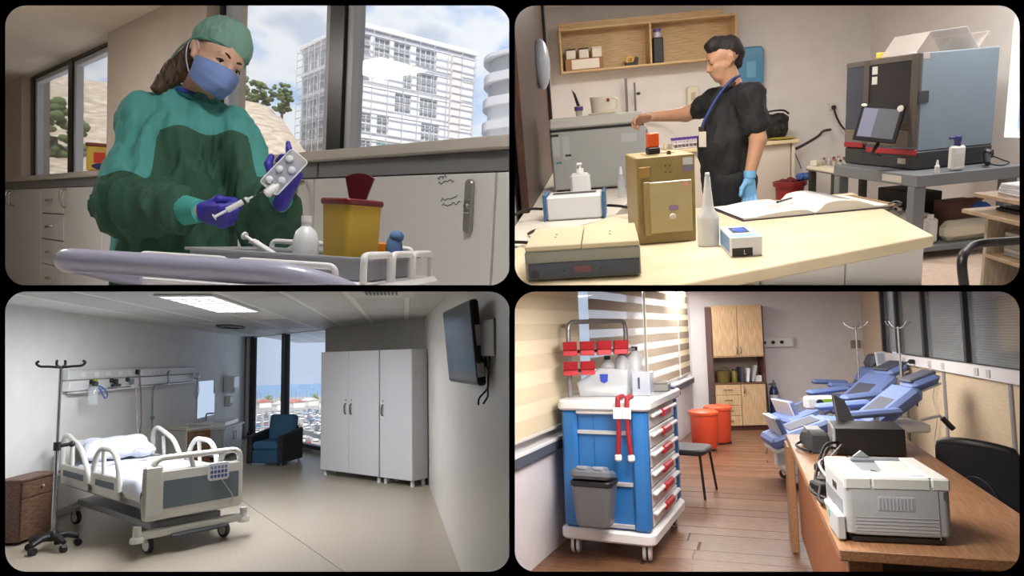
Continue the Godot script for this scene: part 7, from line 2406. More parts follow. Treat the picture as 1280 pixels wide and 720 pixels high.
	for k in 2:
		var lx: float = [-0.335, 0.675][k]
		var hw: float = [0.665, 0.325][k]
		var ca := cos(deg_to_rad(-57.8))
		var sa := sin(deg_to_rad(-57.8))
		var w := thing("wardrobe", ["white two-door wardrobe beside the window", "white single-door wardrobe at the right of the pair"][k], "wardrobe", Vector3(1.437 + ca * lx, 0, -10.138 - sa * lx), -57.8)
		part("body", g().bx(-hw, hw, 0.09, 1.87, -0.30, -0.02, 0.004), M("bfbec2", 0.45), w)
		var doors := [[-hw, 0.0], [0.0, hw]] if k == 0 else [[-hw, hw]]
		for i in doors.size():
			var d0: float = doors[i][0] + 0.004
			var d1: float = doors[i][1] - 0.004
			var dr := part("door", g().bx(d0, d1, 0.09, 1.87, -0.02, 0.0, 0.004), white, w)
			var hx: float = d1 - 0.06 if (k == 0 and i == 0) else d0 + 0.06
			part("handle", g().at(hx, 1.02, 0.0).tube(curve([Vector3(0, 0.075, 0), Vector3(0, 0.06, 0.025), Vector3(0, 0, 0.03), Vector3(0, -0.06, 0.025), Vector3(0, -0.075, 0)]), 0.011, 7), M("77787b", 0.3, 0.8), dr)
			part("keyhole", g().at(hx, 1.15, 0.0, 0, 90).lathe(Vector3.ZERO, [Vector2(0, 0), Vector2(0.014, 0), Vector2(0.012, 0.006), Vector2(0, 0.006)], 10), M("8b8b8e", 0.3, 0.8), dr)
		for x in [-hw + 0.06, hw - 0.06]:
			for z in [-0.26, -0.06]:
				part("foot", g().lathe(Vector3(x, 0, z), [Vector2(0, 0), Vector2(0.03, 0), Vector2(0.026, 0.09), Vector2(0, 0.09)], 12), M("c9c9cc", 0.4), w)
	# television on the right wall
	var tv := thing("television", "black flat television on a wall arm at the upper right", "television", Vector3(1.20, 1.80, -4.25), -95.7, "", Vector3(5, 0, 0))
	part("housing", g().box(Vector3(0, 0, -0.03), Vector3(1.02, 0.50, 0.05), 0.012), M("15151a", 0.4), tv)
	part("screen", g().bx(-0.49, 0.49, -0.225, 0.235, -0.006, -0.003), M("3b3b3d", 0.12), tv)
	part("label", g().bx(0.49, 0.512, -0.20, -0.12, -0.05, -0.01), M("cfd0d2", 0.5), tv)
	part("label", g().bx(0.508, 0.513, -0.02, 0.10, -0.055, -0.02), M("bfc0c6", 0.5), tv)
	part("bracket", g().bx(-0.1, 0.1, -0.1, 0.1, -0.075, -0.055, 0.01), M("1a1a1c", 0.5), tv)
	var arm := thing("tv_mount", "black swivel arm and grey wall plate holding the television", "bracket", Vector3(1.25, 1.86, -3.78), 0)
	part("plate", g().at(-0.03, 0.0, 0.08, 99.7 - 180).bx(-0.08, 0.12, -0.14, 0.07, 0.0, 0.02, 0.006), M("a3a3a8", 0.4), arm)
	part("link", g().tube([Vector3(0.0, -0.02, 0.06), Vector3(0.03, -0.03, -0.15), Vector3(0.062, -0.05, -0.40)], 0.018, 8), M("141416", 0.5), arm)
	solo("tv_cable", g().tube(curve([Vector3(1.29, 1.72, -3.95), Vector3(1.27, 1.66, -3.9), Vector3(1.26, 1.74, -3.85), Vector3(1.25, 1.80, -3.7), Vector3(1.22, 1.72, -3.66), Vector3(1.21, 1.60, -3.66), Vector3(1.22, 1.53, -3.7), Vector3(1.23, 1.49, -3.74), Vector3(1.21, 1.45, -3.76)]), 0.006, 6), M("131315", 0.5), "black looped cables hanging below the television", "cable")
	solo("tv_cable", g().tube(curve([Vector3(1.28, 1.70, -3.92), Vector3(1.29, 1.6, -3.88), Vector3(1.26, 1.53, -3.84), Vector3(1.21, 1.48, -3.83), Vector3(1.20, 1.44, -3.82)]), 0.006, 6), M("131315", 0.5), "single black cable with a plug dangling under the television", "cable")

# ------------------------------------------------------------------ lower right: the blood donation room
func donor_room() -> void:
	enter(DONOR, 1, -1)
	donor_floor()
	donor_window()
	donor_back_wall()
	donor_right_wall()
	donor_cart()
	donor_couches()
	donor_desk()


func donor_floor() -> void:
	var grain := noise_tex("walnut", 0.03, Color(0.6, 0.5, 0.45), Color.WHITE, 5)
	var tones := ["8f6b52", "836149", "997459", "8a664e", "937055"]
	var fl := thing("floor", "brown wood plank floor of the donation room", "floor", Vector3.ZERO)
	fl.set_meta("kind", "structure")
	var r := RandomNumberGenerator.new()
	r.seed = 41
	var kinds := {}
	var n := 0
	for j in 42:
		var z := -3.7 - j * 0.19
		var x := -1.65 - r.randf() * 0.9
		while x < 2.2:
			var x1 := minf(x + 1.25, 2.3)
			var xa := maxf(x, -1.47 - (z + 4.7) * 0.07)
			if x1 - xa > 0.05 and n < 296:
				var key := "%d %d" % [int(round((x1 - xa) * 20)), n % 5]
				if not kinds.has(key):
					kinds[key] = g().bx(0.001, snappedf(x1 - xa, 0.05) - 0.003, -0.008, 0.0, -0.0935, 0.0935, 0.0015).done()
				mpart("plank", kinds[key], MG(tones[r.randi() % 5], 0.36, grain, Vector3(1.2, 5, 9)), fl, T(xa, 0.003 + 0.0008 * (n % 3), z))
				n += 1
			x = x1


func donor_window() -> void:
	var home := room
	# along the window wall: x deeper into the room, z out from the wall
	room = home * T(-1.45, 0, -4.701, 86)
	var w := thing("window_4", "wide donation room window behind the striped blinds", "window", Vector3.ZERO)
	w.set_meta("kind", "structure")
	var alu := M("dcdcde", 0.45)
	for x in [-4.0, 0.76, 2.86, 4.92, 5.85]:
		part("post", g().bx(x - 0.05, x + 0.05, 0.80, 2.2, -0.14, -0.05, 0.004), alu, w)
	part("rail", g().bx(-6.0, 6.0, 0.78, 0.85, -0.14, -0.05, 0.004), alu, w)
	part("rail", g().bx(-6.0, 6.0, 2.12, 2.2, -0.14, -0.05, 0.004), alu, w)
	for q in [[-3.95, 0.71], [0.81, 2.81], [2.91, 4.87], [4.97, 5.8]]:
		part("pane", g().bx(q[0], q[1], 0.85, 2.12, -0.10, -0.095), glass("eef3f6", 0.05), w)
	struct("trim_sill", g().bx(-4.6, 5.95, 0.765, 0.79, -0.19, 0.05, 0.004), M("dedde0", 0.4), "white sill board under the striped blinds", "sill")
	struct("trim_sill_edge", g().bx(-4.6, 5.95, 0.70, 0.764, 0.002, 0.045, 0.004), M("4f5560", 0.5), "dark strip under the white sill board", "trim")
	# double-layer blinds: closed and cream near the front, open and striped beyond
	var cream := M("d6caae", 0.9)
	cream.backlight_enabled = true
	cream.backlight = Color(0.5, 0.46, 0.36)
	var pale := M("f0e7d0", 0.9)
	pale.backlight_enabled = true
	pale.backlight = Color(0.8, 0.75, 0.62)
	var taupe := M("998c7c", 0.9)
	taupe.backlight_enabled = true
	taupe.backlight = Color(0.16, 0.14, 0.12)
	var sheer := M("f4f2ef", 0.9)
	sheer = sheer.duplicate()
	sheer.transparency = BaseMaterial3D.TRANSPARENCY_ALPHA
	sheer.albedo_color = Color(0.97, 0.96, 0.95, 0.28)
	mats["sheer"] = sheer
	var said := ["cream striped roller blind nearest the front, nearly closed", "striped roller blind behind the blue cart, open bands white", "striped roller blind farther along, between the cart and the cabinet", "narrow striped roller blind beside the cabinet"]
	var spans := [[-3.9, 0.62], [0.88, 2.84], [2.88, 4.86], [4.95, 5.72]]
	for k in 4:
		var a: float = spans[k][0]
		var b: float = spans[k][1]
		var bl := thing("roller_blind", said[k], "blind", Vector3.ZERO, 0.0, "striped roller blinds along the window")
		part("cassette", g().bx(a, b, 2.12, 2.21, 0.012, 0.10, 0.01), M("e3e0da", 0.5), bl)
		var pitch := 0.205 if k == 0 else 0.168
		var y := 0.875
		var i := 0
		while y < 2.11:
			var top := minf(y + pitch * (0.52 if k == 0 else 0.56), 2.12)
			part("band", g().bx(a + 0.01, b - 0.01, y, top, 0.030, 0.034, 0.001), cream if k == 0 else taupe, bl)
			var top2 := minf(y + pitch, 2.12)
			if top2 - top > 0.01:
				part("sheer_band", g().bx(a + 0.01, b - 0.01, top, top2, 0.031, 0.033), pale if k == 0 or k == 3 else sheer, bl)
			y += pitch
			i += 1
		part("bottom_bar", g().bx(a + 0.01, b - 0.01, 0.85, 0.874, 0.022, 0.042, 0.004), M("cfcac2", 0.4), bl)
	solo("blind_cord", g().rod(Vector3(2.86, 0.83, 0.05), Vector3(2.86, 2.14, 0.05), 0.012, 6), M("e6dcc2", 0.6), "cream bead cord hanging between the two striped blinds", "cord")
	var thin_sheet := M("f5f1f1", 0.85)
	thin_sheet.backlight_enabled = true
	thin_sheet.backlight = Color(0.9, 0.86, 0.86)
	solo("banner", g().bx(0.64, 0.86, 0.8, 2.1, -0.05, -0.045), thin_sheet, "white strip of sheet with red marks between the first two blinds", "sheet")
	for i in 6:
		solo("red_mark", g().bx(0.66, 0.84, 0.95 + i * 0.2, 0.965 + i * 0.2, -0.0445, -0.043), M("d88a90", 0.8), "thin red line printed on the white sheet between the blinds", "mark", Vector3.ZERO, 0.0, "red lines on the white sheet")
	var rad := thing("radiator", "white panel radiator under the far end of the window", "radiator", Vector3(3.6, 0.12, 0.03))
	part("panel", g().bx(-0.5, 0.6, 0.0, 0.5, 0.0, 0.06, 0.01), M("dfdde2", 0.4), rad)
	for i in 10:
		part("fin", g().bx(-0.46 + i * 0.105, -0.40 + i * 0.105, 0.02, 0.48, 0.06, 0.068, 0.003), M("e6e4e8", 0.4), rad)
	for i in 2:
		part("foot", g().bx([-0.4, 0.46][i], [-0.36, 0.5][i], -0.117, 0.0, 0.01, 0.05), M("bfbec4", 0.4), rad)
	room = home


func donor_back_wall() -> void:
	var home := room
	# along the back wall: x to the right, z out from it
	room = home * T(-0.804, 0, -10.796, 17.4)
	var wood := MG("d9bf9f", 0.5, noise_tex("maple", 0.03, Color(0.84, 0.78, 0.68), Color.WHITE, 5), Vector3(6, 0.6, 6))
	var dark := M("5a3a30", 0.5)
	var c := thing("tall_cabinet", "tall light wood cabinet with an open niche against the back wall", "cabinet", Vector3(0.38, 0, 0.01))
	part("side", g().bx(-0.385, -0.365, 0.0, 1.83, 0.0, 0.33, 0.002), dark, c)
	part("side", g().bx(0.365, 0.385, 0.0, 1.83, 0.0, 0.33, 0.002), dark, c)
	part("back_panel", g().bx(-0.365, 0.365, 0.06, 1.82, 0.0, 0.012), M("8c7a70", 0.6), c)
	part("plinth", g().bx(-0.365, 0.365, 0.0, 0.07, 0.02, 0.32), M("4a2420", 0.5), c)
	part("top", g().bx(-0.385, 0.385, 1.815, 1.835, 0.0, 0.335, 0.002), wood, c)
	part("niche_floor", g().bx(-0.365, 0.365, 0.675, 0.695, 0.012, 0.33, 0.002), M("6b4a3c", 0.5), c)
	part("niche_top", g().bx(-0.365, 0.365, 1.07, 1.09, 0.012, 0.33, 0.002), wood, c)
	for s in [-1, 1]:
		var d := part("door", g().bx(s * 0.183 - 0.179, s * 0.183 + 0.179, 1.092, 1.813, 0.33, 0.348, 0.003), wood, c)
		part("handle", bow_handle(s * 0.03, 1.17, 0.1), M("8f8a84", 0.3, 0.8), d).transform = T(0, 0, 0.33)
	for k in 4:
		var d := part("drawer", g().bx(-0.362, 0.005, 0.075 + k * 0.15, 0.22 + k * 0.15, 0.33, 0.348, 0.003), wood, c)
		part("handle", g().at(-0.18, 0.15 + k * 0.15, 0.35).tube(bend([Vector3(-0.055, 0, 0), Vector3(-0.055, 0, 0.02), Vector3(0.055, 0, 0.02), Vector3(0.055, 0, 0)], 0.008), 0.006, 6), M("8f8a84", 0.3, 0.8), d)
	var d2 := part("door", g().bx(0.012, 0.362, 0.075, 0.67, 0.33, 0.348, 0.003), wood, c)
	part("handle", bow_handle(0.05, 0.59, 0.1), M("8f8a84", 0.3, 0.8), d2).transform = T(0, 0, 0.33)
	part("keyhole", g().at(0.05, 0.5, 0.348, 0, 90).lathe(Vector3.ZERO, [Vector2(0, 0), Vector2(0.009, 0), Vector2(0.008, 0.004), Vector2(0, 0.004)], 8), M("8f8a84", 0.3, 0.8), d2)
	# what stands in the niche
	var bk := thing("basket", "olive-brown basket in the cabinet niche", "basket", Vector3(0.18, 0.697, 0.2))
	part("body", g().lathe(Vector3.ZERO, [Vector2(0, 0), Vector2(0.09, 0), Vector2(0.11, 0.17), Vector2(0.1, 0.17), Vector2(0.08, 0.01), Vector2(0, 0.01)], 20), M("5f5126", 0.8), bk)
	part("handle", g().tube(curve([Vector3(-0.1, 0.16, 0), Vector3(-0.05, 0.22, 0), Vector3(0.05, 0.22, 0), Vector3(0.1, 0.16, 0)]), 0.008, 6), M("5f5126", 0.8), bk)
	var jr := thing("jar", "dark olive jar right of the basket in the cabinet niche", "jar", Vector3(0.345, 0.697, 0.2))
	part("body", g().lathe(Vector3.ZERO, [Vector2(0, 0), Vector2(0.045, 0), Vector2(0.05, 0.14), Vector2(0.03, 0.17), Vector2(0, 0.17)], 16), M("6b6128", 0.4), jr)
	part("lid", g().lathe(Vector3(0, 0.17, 0), [Vector2(0, 0), Vector2(0.036, 0), Vector2(0.036, 0.025), Vector2(0, 0.025)], 14), M("3c3a1c", 0.4), jr)
	for i in 3:
		solo("file_folder", g().bx(-0.018, 0.018, 0, [0.22, 0.2, 0.24][i], -0.11, 0.11, 0.003), M(["3f4450", "dcdcde", "a9a9ae"][i], 0.6), ["dark file folder in the cabinet niche", "white file folder in the cabinet niche", "grey file folder leaning in the cabinet niche"][i], "folder", Vector3(0.44 + i * 0.075, 0.698 + i * 0.0035, 0.18), 0.0, "", Vector3(0, 0, -7.0 * i))
	solo("carton", g().bx(-0.05, 0.05, 0, 0.09, -0.06, 0.06, 0.004), M("e6e6e4", 0.6), "small white carton at the right of the cabinet niche", "carton", Vector3(0.685, 0.697, 0.18))
	# gas panel, cylinder, thermostat, outlet
	var p := thing("medical_gas_panel", "short white gas panel with three dark outlets right of the cabinet", "gas panel", Vector3(1.05, 1.19, 0.006))
	part("panel", g().bx(-0.26, 0.22, 0.0, 0.14, 0, 0.06, 0.008), M("dcdbdc", 0.4), p)
	for i in 3:
		part("outlet", g().at(-0.2 + i * 0.13, 0.075, 0.06, 0, 90).lathe(Vector3.ZERO, [Vector2(0, 0), Vector2(0.027, 0), Vector2(0.024, 0.025), Vector2(0, 0.025)], 14), M("24252a", 0.4), p)
	part("end_cap", g().bx(0.221, 0.25, 0.0, 0.14, 0, 0.06, 0.006), M("c9c8ca", 0.4), p)
	var o := thing("oxygen_cylinder", "dark blue oxygen cylinder on a black trolley against the back wall", "gas cylinder", Vector3(0.92, 0.004, 0.17))
	part("body", g().lathe(Vector3(0, 0.03, 0), [Vector2(0, 0), Vector2(0.062, 0), Vector2(0.065, 0.02), Vector2(0.065, 0.5), Vector2(0.045, 0.57), Vector2(0.02, 0.59), Vector2(0, 0.59)], 20), M("25305f", 0.35, 0.0, 0.4), o)
	part("shoulder", g().lathe(Vector3(0, 0.44, 0), [Vector2(0.0665, 0), Vector2(0.0665, 0.05), Vector2(0.066, 0.05)], 20), M("c9cad0", 0.4), o)
	part("valve", g().lathe(Vector3(0, 0.61, 0), [Vector2(0, 0), Vector2(0.03, 0), Vector2(0.03, 0.05), Vector2(0.012, 0.06), Vector2(0.012, 0.1), Vector2(0, 0.1)], 12).rod(Vector3(-0.07, 0.64, 0), Vector3(0.03, 0.66, 0), 0.012, 8), M("8f9095", 0.3, 0.7), o)
	part("trolley", g().tube(bend([Vector3(-0.09, 0.0, 0.0), Vector3(-0.09, 0.66, -0.05), Vector3(-0.14, 0.72, -0.05)], 0.03), 0.012, 8), M("232327", 0.5), o)
	part("trolley_base", g().bx(-0.1, 0.09, 0.0, 0.03, -0.08, 0.09, 0.006), M("232327", 0.5), o)
	solo("thermostat", g().prism(rrect(0.14, 0.12, 0.012), 0.0, 0.03, 0.006), M("8d8a70", 0.5), "small olive wall thermostat left of the glazed partition", "thermostat", Vector3(2.22, 1.2, 0.006))
	solo("wall_outlet", g().prism(rrect(0.1, 0.1, 0.012), 0.0, 0.015, 0.004), M("dedde0", 0.5), "white wall outlet low on the back wall beside the cylinder", "outlet", Vector3(1.37, 0.36, 0.006))
	struct("baseboard_back", g().bx(0.78, 2.35, 0.004, 0.07, 0.001, 0.016, 0.003), M("6a4738", 0.5), "brown skirting along the back wall of the donation room", "baseboard")
	room = home
	# bins, chair
	var b := thing("waste_bin", "orange-red round bin with a lid, the nearer of two by the window", "bin", Vector3(-0.74, 0.006, -8.9), 20.0, "orange-red bins by the window")
	part("body", g().lathe(Vector3(0, 0.02, 0), [Vector2(0, 0), Vector2(0.145, 0), Vector2(0.155, 0.02), Vector2(0.17, 0.42), Vector2(0, 0.42)], 26), M("c2452a", 0.4), b)
	part("lid", g().lathe(Vector3(0, 0.44, 0), [Vector2(0, 0), Vector2(0.182, 0), Vector2(0.184, 0.03), Vector2(0.15, 0.05), Vector2(0, 0.055)], 26), M("cf5230", 0.4), b)
	for x in [-0.1, 0.1]:
		part("caster", g().at(x, 0.015, 0.1, 0, 0, 90).lathe(Vector3(0, -0.012, 0), [Vector2(0, 0), Vector2(0.02, 0), Vector2(0.02, 0.024), Vector2(0, 0.024)], 12), M("2b2b2e", 0.6), b)
	dup(b, Vector3(-0.60, 0.006, -9.42), 40.0, "orange-red round bin with a lid, the farther of two by the window")
	var black := M("1f2023", 0.5)
	var ch := thing("chair", "black four-legged stacking chair half hidden behind the blue cart", "chair", Vector3(-0.72, 0.005, -6.6), 80.0)
	part("seat", g().at(0, 0.40, 0, 0, 90).prism(rrect(0.42, 0.42, 0.1, 6), -0.025, 0.025, 0.012), M("34363b", 0.6), ch)
	for x in [-0.17, 0.17]:
		for z in [-0.17, 0.17]:
			part("leg", g().rod(Vector3(x, 0.385, z), Vector3(x * 1.25, 0.0, z * 1.25), 0.012), black, ch)
	part("back", g().at(0, 0.62, -0.2, 0, -8).prism(rrect(0.4, 0.28, 0.08, 6), -0.02, 0.02, 0.01), M("34363b", 0.6), ch)
	for x in [-0.17, 0.17]:
		part("back_post", g().rod(Vector3(x, 0.385, -0.17), Vector3(x, 0.6, -0.2), 0.012), black, ch)


func donor_right_wall() -> void:
	var home := room
	# along the glazed partition: x towards the front, z into the room
	room = home * T(1.53, 0, -10.345, -85)
	var post := M("2c2d31", 0.4)
	var alu := M("a3a4a8", 0.35, 0.5)
	var gl := thing("window_5", "grey glazed partition with dark posts above the beige panels", "partition", Vector3.ZERO)
	gl.set_meta("kind", "structure")
	var xs := [0.02, 0.70, 1.72, 2.93, 4.6, 6.6, 9.0]
	for x in xs:
		part("post", g().bx(x - 0.03, x + 0.03, 1.13, 2.6, -0.07, 0.02, 0.004), post, gl)
	for i in xs.size() - 1:
		var a: float = xs[i] + 0.03
		var b: float = xs[i + 1] - 0.03
		part("pane", g().bx(a, b, 1.13, 2.6, -0.03, -0.024), glass("9aa3a6", 0.35, 0.08), gl)
		var sl := g()
		for k in 60:
			sl.at(0, 1.15 + k * 0.024, -0.055, 0, 40)
			sl.bx(a, b, -0.0008, 0.0008, -0.011, 0.011)
		var blind := part("venetian_blind", sl, M("b3b6b8" if i > 2 else "9fa3a6", 0.6), gl)
		blind.set_meta("kind", "stuff")
	struct("wall_corridor", g().bx(-0.5, 9.5, 0.9, 2.7, -0.42, -0.34), M("8f9092", 0.8), "grey corridor wall behind the glazed partition", "wall")
	# white trunking and beige panels
	var tr := thing("trunking", "white cable trunking with sockets running below the glazing", "trunking", Vector3.ZERO)
	part("box", g().bx(0.0, 8.0, 1.015, 1.125, 0.004, 0.06, 0.005), M("e3e2e4", 0.4), tr)
	for i in 5:
		part("socket", g().at([1.15, 2.05, 2.45, 3.3, 3.55][i], 1.07, 0.06).prism(rrect(0.08, 0.07, 0.01), 0, 0.008, 0.002), M("c2c2c6", 0.4), tr)
	var panel := MG("d6c6ab", 0.5, noise_tex("pale maple", 0.03, Color(0.93, 0.91, 0.88), Color.WHITE, 5), Vector3(0.6, 5, 5))
	var seams := [0.0, 1.0, 2.33, 3.85, 5.4, 7.0]
	for i in seams.size() - 1:
		solo("wall_panel", g().bx(seams[i] + 0.03, seams[i + 1] - 0.03, 0.006, 1.01, 0.004, 0.016, 0.002), panel, ["beige wood wall panel farthest along under the trunking", "beige wood wall panel behind the farther couches", "beige wood wall panel behind the nearest couch", "beige wood wall panel left of the office chair", "beige wood wall panel at the right edge behind the office chair"][i], "panel", Vector3.ZERO, 0.0, "beige wall panels under the trunking")
		solo("panel_post", g().bx(seams[i + 1] - 0.028, seams[i + 1] + 0.028, 0.006, 1.01, 0.003, 0.03, 0.004), alu, ["aluminium post right of the farthest beige panel", "aluminium post behind the couch headrest", "aluminium post left of the office chair", "aluminium post at the right edge behind the office chair", "aluminium post nearest the front, out of sight"][i], "post", Vector3.ZERO, 0.0, "aluminium posts between the beige panels")
	var cd := thing("power_cable", "black plug and cord hanging from the white trunking behind the couches", "cord", Vector3(1.55, 1.07, 0.065))
	part("plug", g().box(Vector3(0, 0, 0.03), Vector3(0.05, 0.05, 0.06), 0.01), M("1c1c1f", 0.5), cd)
	part("cord", g().tube(curve([Vector3(0, 0, 0.06), Vector3(-0.08, -0.04, 0.1), Vector3(-0.14, -0.16, 0.09), Vector3(-0.15, -0.26, 0.05)]), 0.009, 6), M("1c1c1f", 0.5), cd)
	solo("wall_cable", g().tube(curve([Vector3(2.05, 1.06, 0.075), Vector3(2.12, 0.9, 0.05), Vector3(2.05, 0.7, 0.05), Vector3(2.12, 0.5, 0.05), Vector3(2.02, 0.25, 0.06), Vector3(2.1, 0.05, 0.08)]), 0.006, 6), M("c4b9a6", 0.6), "thin pale cord hanging down the beige wall panel", "cord")
	room = home


func donor_cart() -> void:
	var home := room
	room = home * T(-1.0, 0.006, -5.078, -5)
	var blue := M("2a6fb4", 0.4, 0.0, 0.2)
	var deep := M("235f9e", 0.45)
	var white := M("dcdde0", 0.4)
	var red := M("b3222c", 0.4)
	var c := thing("medical_cart", "tall blue and white medical drawer cart with red handles by the window", "cart", Vector3.ZERO)
	part("top", g().at(0, 1.025, 0.0, 0, 90).prism(rrect(0.66, 1.06, 0.06, 5), -0.035, 0.035, 0.014), white, c)
	part("base", g().at(0, 0.155, 0.0, 0, 90).prism(rrect(0.66, 1.04, 0.06, 5), -0.04, 0.04, 0.014), white, c)
	part("body", g().bx(-0.27, 0.262, 0.196, 0.99, -0.46, 0.45, 0.006), deep, c)
	for s in [-1, 1]:
		for z in [-0.46, 0.46]:
			part("corner_post", g().bx(s * 0.245 - 0.055, s * 0.245 + 0.055, 0.196, 0.99, z - 0.045, z + 0.045, 0.02), blue, c)
	part("end_panel", g().bx(-0.19, 0.19, 0.2, 0.985, 0.45, 0.47, 0.004), blue, c)
	part("panel_groove", g().bx(-0.078, -0.072, 0.2, 0.985, 0.4702, 0.472), deep, c)
	for y in [0.84, 0.50, 0.225]:
		part("accessory_rail", g().bx(-0.19, 0.19, y - 0.014, y + 0.014, 0.472, 0.49, 0.004), M("c9ccd2", 0.3, 0.4), c)
	part("grip", g().bx(-0.19, 0.12, 0.965, 0.99, 0.475, 0.51, 0.008), white, c)
	for k in 6:
		var y0 := 0.205 + k * 0.13
		var d := part("drawer", g().bx(0.262, 0.29, y0, y0 + 0.122, -0.40, 0.40, 0.006), white, c)
		part("lip", g().bx(0.29, 0.325, y0 + 0.075, y0 + 0.105, -0.38, 0.38, 0.01), white, d)
		part("handle", g().bx(0.30, 0.335, y0 + 0.055, y0 + 0.112, -0.12, 0.13, 0.012), red, d)
	for s in [-1, 1]:
		for z in [-0.42, 0.42]:
			var q := part("caster", g().at(s * 0.25, 0.06, z, 10, 0, 90).lathe(Vector3(0, -0.03, 0), [Vector2(0, 0), Vector2(0.052, 0), Vector2(0.06, 0.008), Vector2(0.06, 0.022), Vector2(0.04, 0.022), Vector2(0.04, 0.038), Vector2(0.06, 0.038), Vector2(0.06, 0.052), Vector2(0.052, 0.06), Vector2(0, 0.06)], 20), M("d6d6d8", 0.4), c)
			part("tread", g().at(s * 0.25, 0.06, z, 10, 0, 90).lathe(Vector3(0, -0.012, 0), [Vector2(0.03, 0), Vector2(0.05, 0), Vector2(0.05, 0.024), Vector2(0.03, 0.024)], 18), M("2f2f33", 0.6), q)
	part("lock", g().at(0.30, 1.02, -0.5).box(Vector3.ZERO, Vector3(0.06, 0.05, 0.05), 0.012), M("7c1f28", 0.4), c)
	part("frame", g().tube(bend([Vector3(-0.285, 1.05, 0.34), Vector3(-0.285, 1.60, 0.34), Vector3(0.0, 1.60, -0.16), Vector3(0.0, 1.05, -0.16)], 0.06, 6), 0.017, 10), M("8f8f94", 0.3, 0.6), c)
	# red tilt bins on the frame: two rows
	for k in 2:
		var y: float = [1.40, 1.262][k]
		var n: int = [4, 2][k]
		for i in n:
			var bn := thing("storage_bin", "red tilt-front storage bin on the cart frame, %s of the %s row" % [["leftmost", "second from the left", "third from the left", "rightmost"][i] if k == 0 else ["left", "right"][i], ["upper", "lower"][k]], "storage bin", Vector3(-0.26 + i * 0.105, y, 0.38 - i * 0.065), 20.0, ["red bins on the upper row of the cart frame", "red bins on the lower row of the cart frame"][k])
			part("tray", g().at(0, 0, 0, 90).prism(poly([-0.09, 0.005, 0.05, -0.045, 0.06, 0.05, -0.11, 0.06]), -0.05, 0.05, 0.004), M("9c1f29", 0.4), bn)
			part("front_lip", g().bx(-0.05, 0.05, -0.04, 0.052, 0.052, 0.064, 0.004), M("c03540", 0.4), bn)
	for k in 2:
		part("bin_rail", g().rod(Vector3(-0.33, [1.385, 1.247][k], 0.345), [Vector3(0.12, 1.385, 0.045), Vector3(-0.13, 1.247, 0.21)][k], 0.012, 8), M("8f8f94", 0.3, 0.6), c)
	# grey waste bin hung on the end
	var wb := thing("waste_bin", "grey bin with dark lid and black liner hung on the blue cart", "bin", Vector3(-0.03, 0.265, 0.635))
	var rows: Array = []
	for r in [[0.0, 0.21, 0.15], [0.01, 0.225, 0.165], [0.27, 0.27, 0.2]]:
		var row: Array = []
		for p in rrect(r[1], r[2], 0.04, 4):
			row.append(Vector3(p.x, r[0], -p.y))
		rows.append(row)
	part("body", g().sheet(rows, 0.0, true), M("64656a", 0.4), wb)
	part("liner", g().at(0, 0.278, 0, 0, 90).prism(rrect(0.285, 0.212, 0.045, 4), -0.018, 0.018, 0.008), M("17171a", 0.5), wb)
	part("lid", g().at(0, 0.325, 0.02, 0, 78).prism(rrect(0.28, 0.2, 0.05, 5), -0.035, 0.03, 0.02), M("5f646c", 0.35, 0.0, 0.3), wb)
	for s in [-1, 1]:
		part("lid_ridge", g().at(s * 0.055, 0.362, 0.03, 0, 78).prism(rrect(0.09, 0.15, 0.035, 5), -0.02, 0.014, 0.012), M("7b828c", 0.35, 0.0, 0.3), wb)
	part("hook", g().bx(-0.1, 0.1, 0.2, 0.262, -0.128, -0.098, 0.003).bx(-0.1, 0.1, 0.2515, 0.262, -0.16, -0.12, 0.003), M("3a3b3f", 0.4), wb)
	# tourniquets
	for i in 2:
		var tq := thing("tourniquet", ["dark red tourniquet strap hanging on the cart end, left of two", "dark red tourniquet strap hanging on the cart end, right of two"][i], "strap", Vector3(0.13 + i * 0.062, 1.077, 0.545), 0.0, "dark red straps on the cart end")
		part("band", g().tube(curve([Vector3(0, 0.005, -0.1), Vector3(0, 0.006, 0.0), Vector3(0, -0.02, 0.018), Vector3(0.0, -0.2, 0.016), Vector3(0.012 * (1 if i else -1), -0.36, 0.014)]), 0.017, 8), M("8d1726", 0.6), tq)
		part("tip", g().at(0.013 * (1 if i else -1), -0.385, 0.014).box(Vector3.ZERO, Vector3(0.045, 0.05, 0.035), 0.012), M("e3e4e6", 0.4), tq)
		part("clip", g().bx(-0.03, 0.03, -0.13, -0.055, 0.034, 0.042, 0.003), M("dcdcdc", 0.4), tq)
	# clear boxes and bottles on top
	room = room * T(0, 1.062, 0)
	var clear := glass("d3dae2", 0.42, 0.12)
	var bx2 := thing("clear_box", "large clear plastic dispenser box with a blue label on the blue cart", "box", Vector3(-0.06, 0.001, 0.22), 6.0)
	part("body", g().prism(poly([-0.17, 0.0, 0.17, 0.0, 0.18, 0.19, -0.02, 0.20, -0.19, 0.10]), -0.08, 0.08, 0.006), clear, bx2)
	part("label", g().at(0.01, 0.13, 0.081).prism(poly([-0.03, 0.03, 0.03, 0.03, 0.026, -0.022, 0.0, -0.036, -0.026, -0.022]), 0, 0.003), M("2640a8", 0.5), bx2)
	part("contents", g().bx(-0.14, 0.14, 0.01, 0.07, -0.05, 0.05, 0.02), M("d9dadb", 0.6), bx2)
	var sb := thing("clear_box", "narrow clear box with a dark slot at the right of the dispenser", "box", Vector3(0.2, 0.001, 0.16), 0.0)
	part("body", g().bx(-0.065, 0.065, 0, 0.17, -0.06, 0.06, 0.006), glass("cdd6e6", 0.4, 0.12), sb)
	part("slot", g().bx(-0.02, -0.005, 0.05, 0.13, 0.0605, 0.062), M("3a3f55", 0.5), sb)
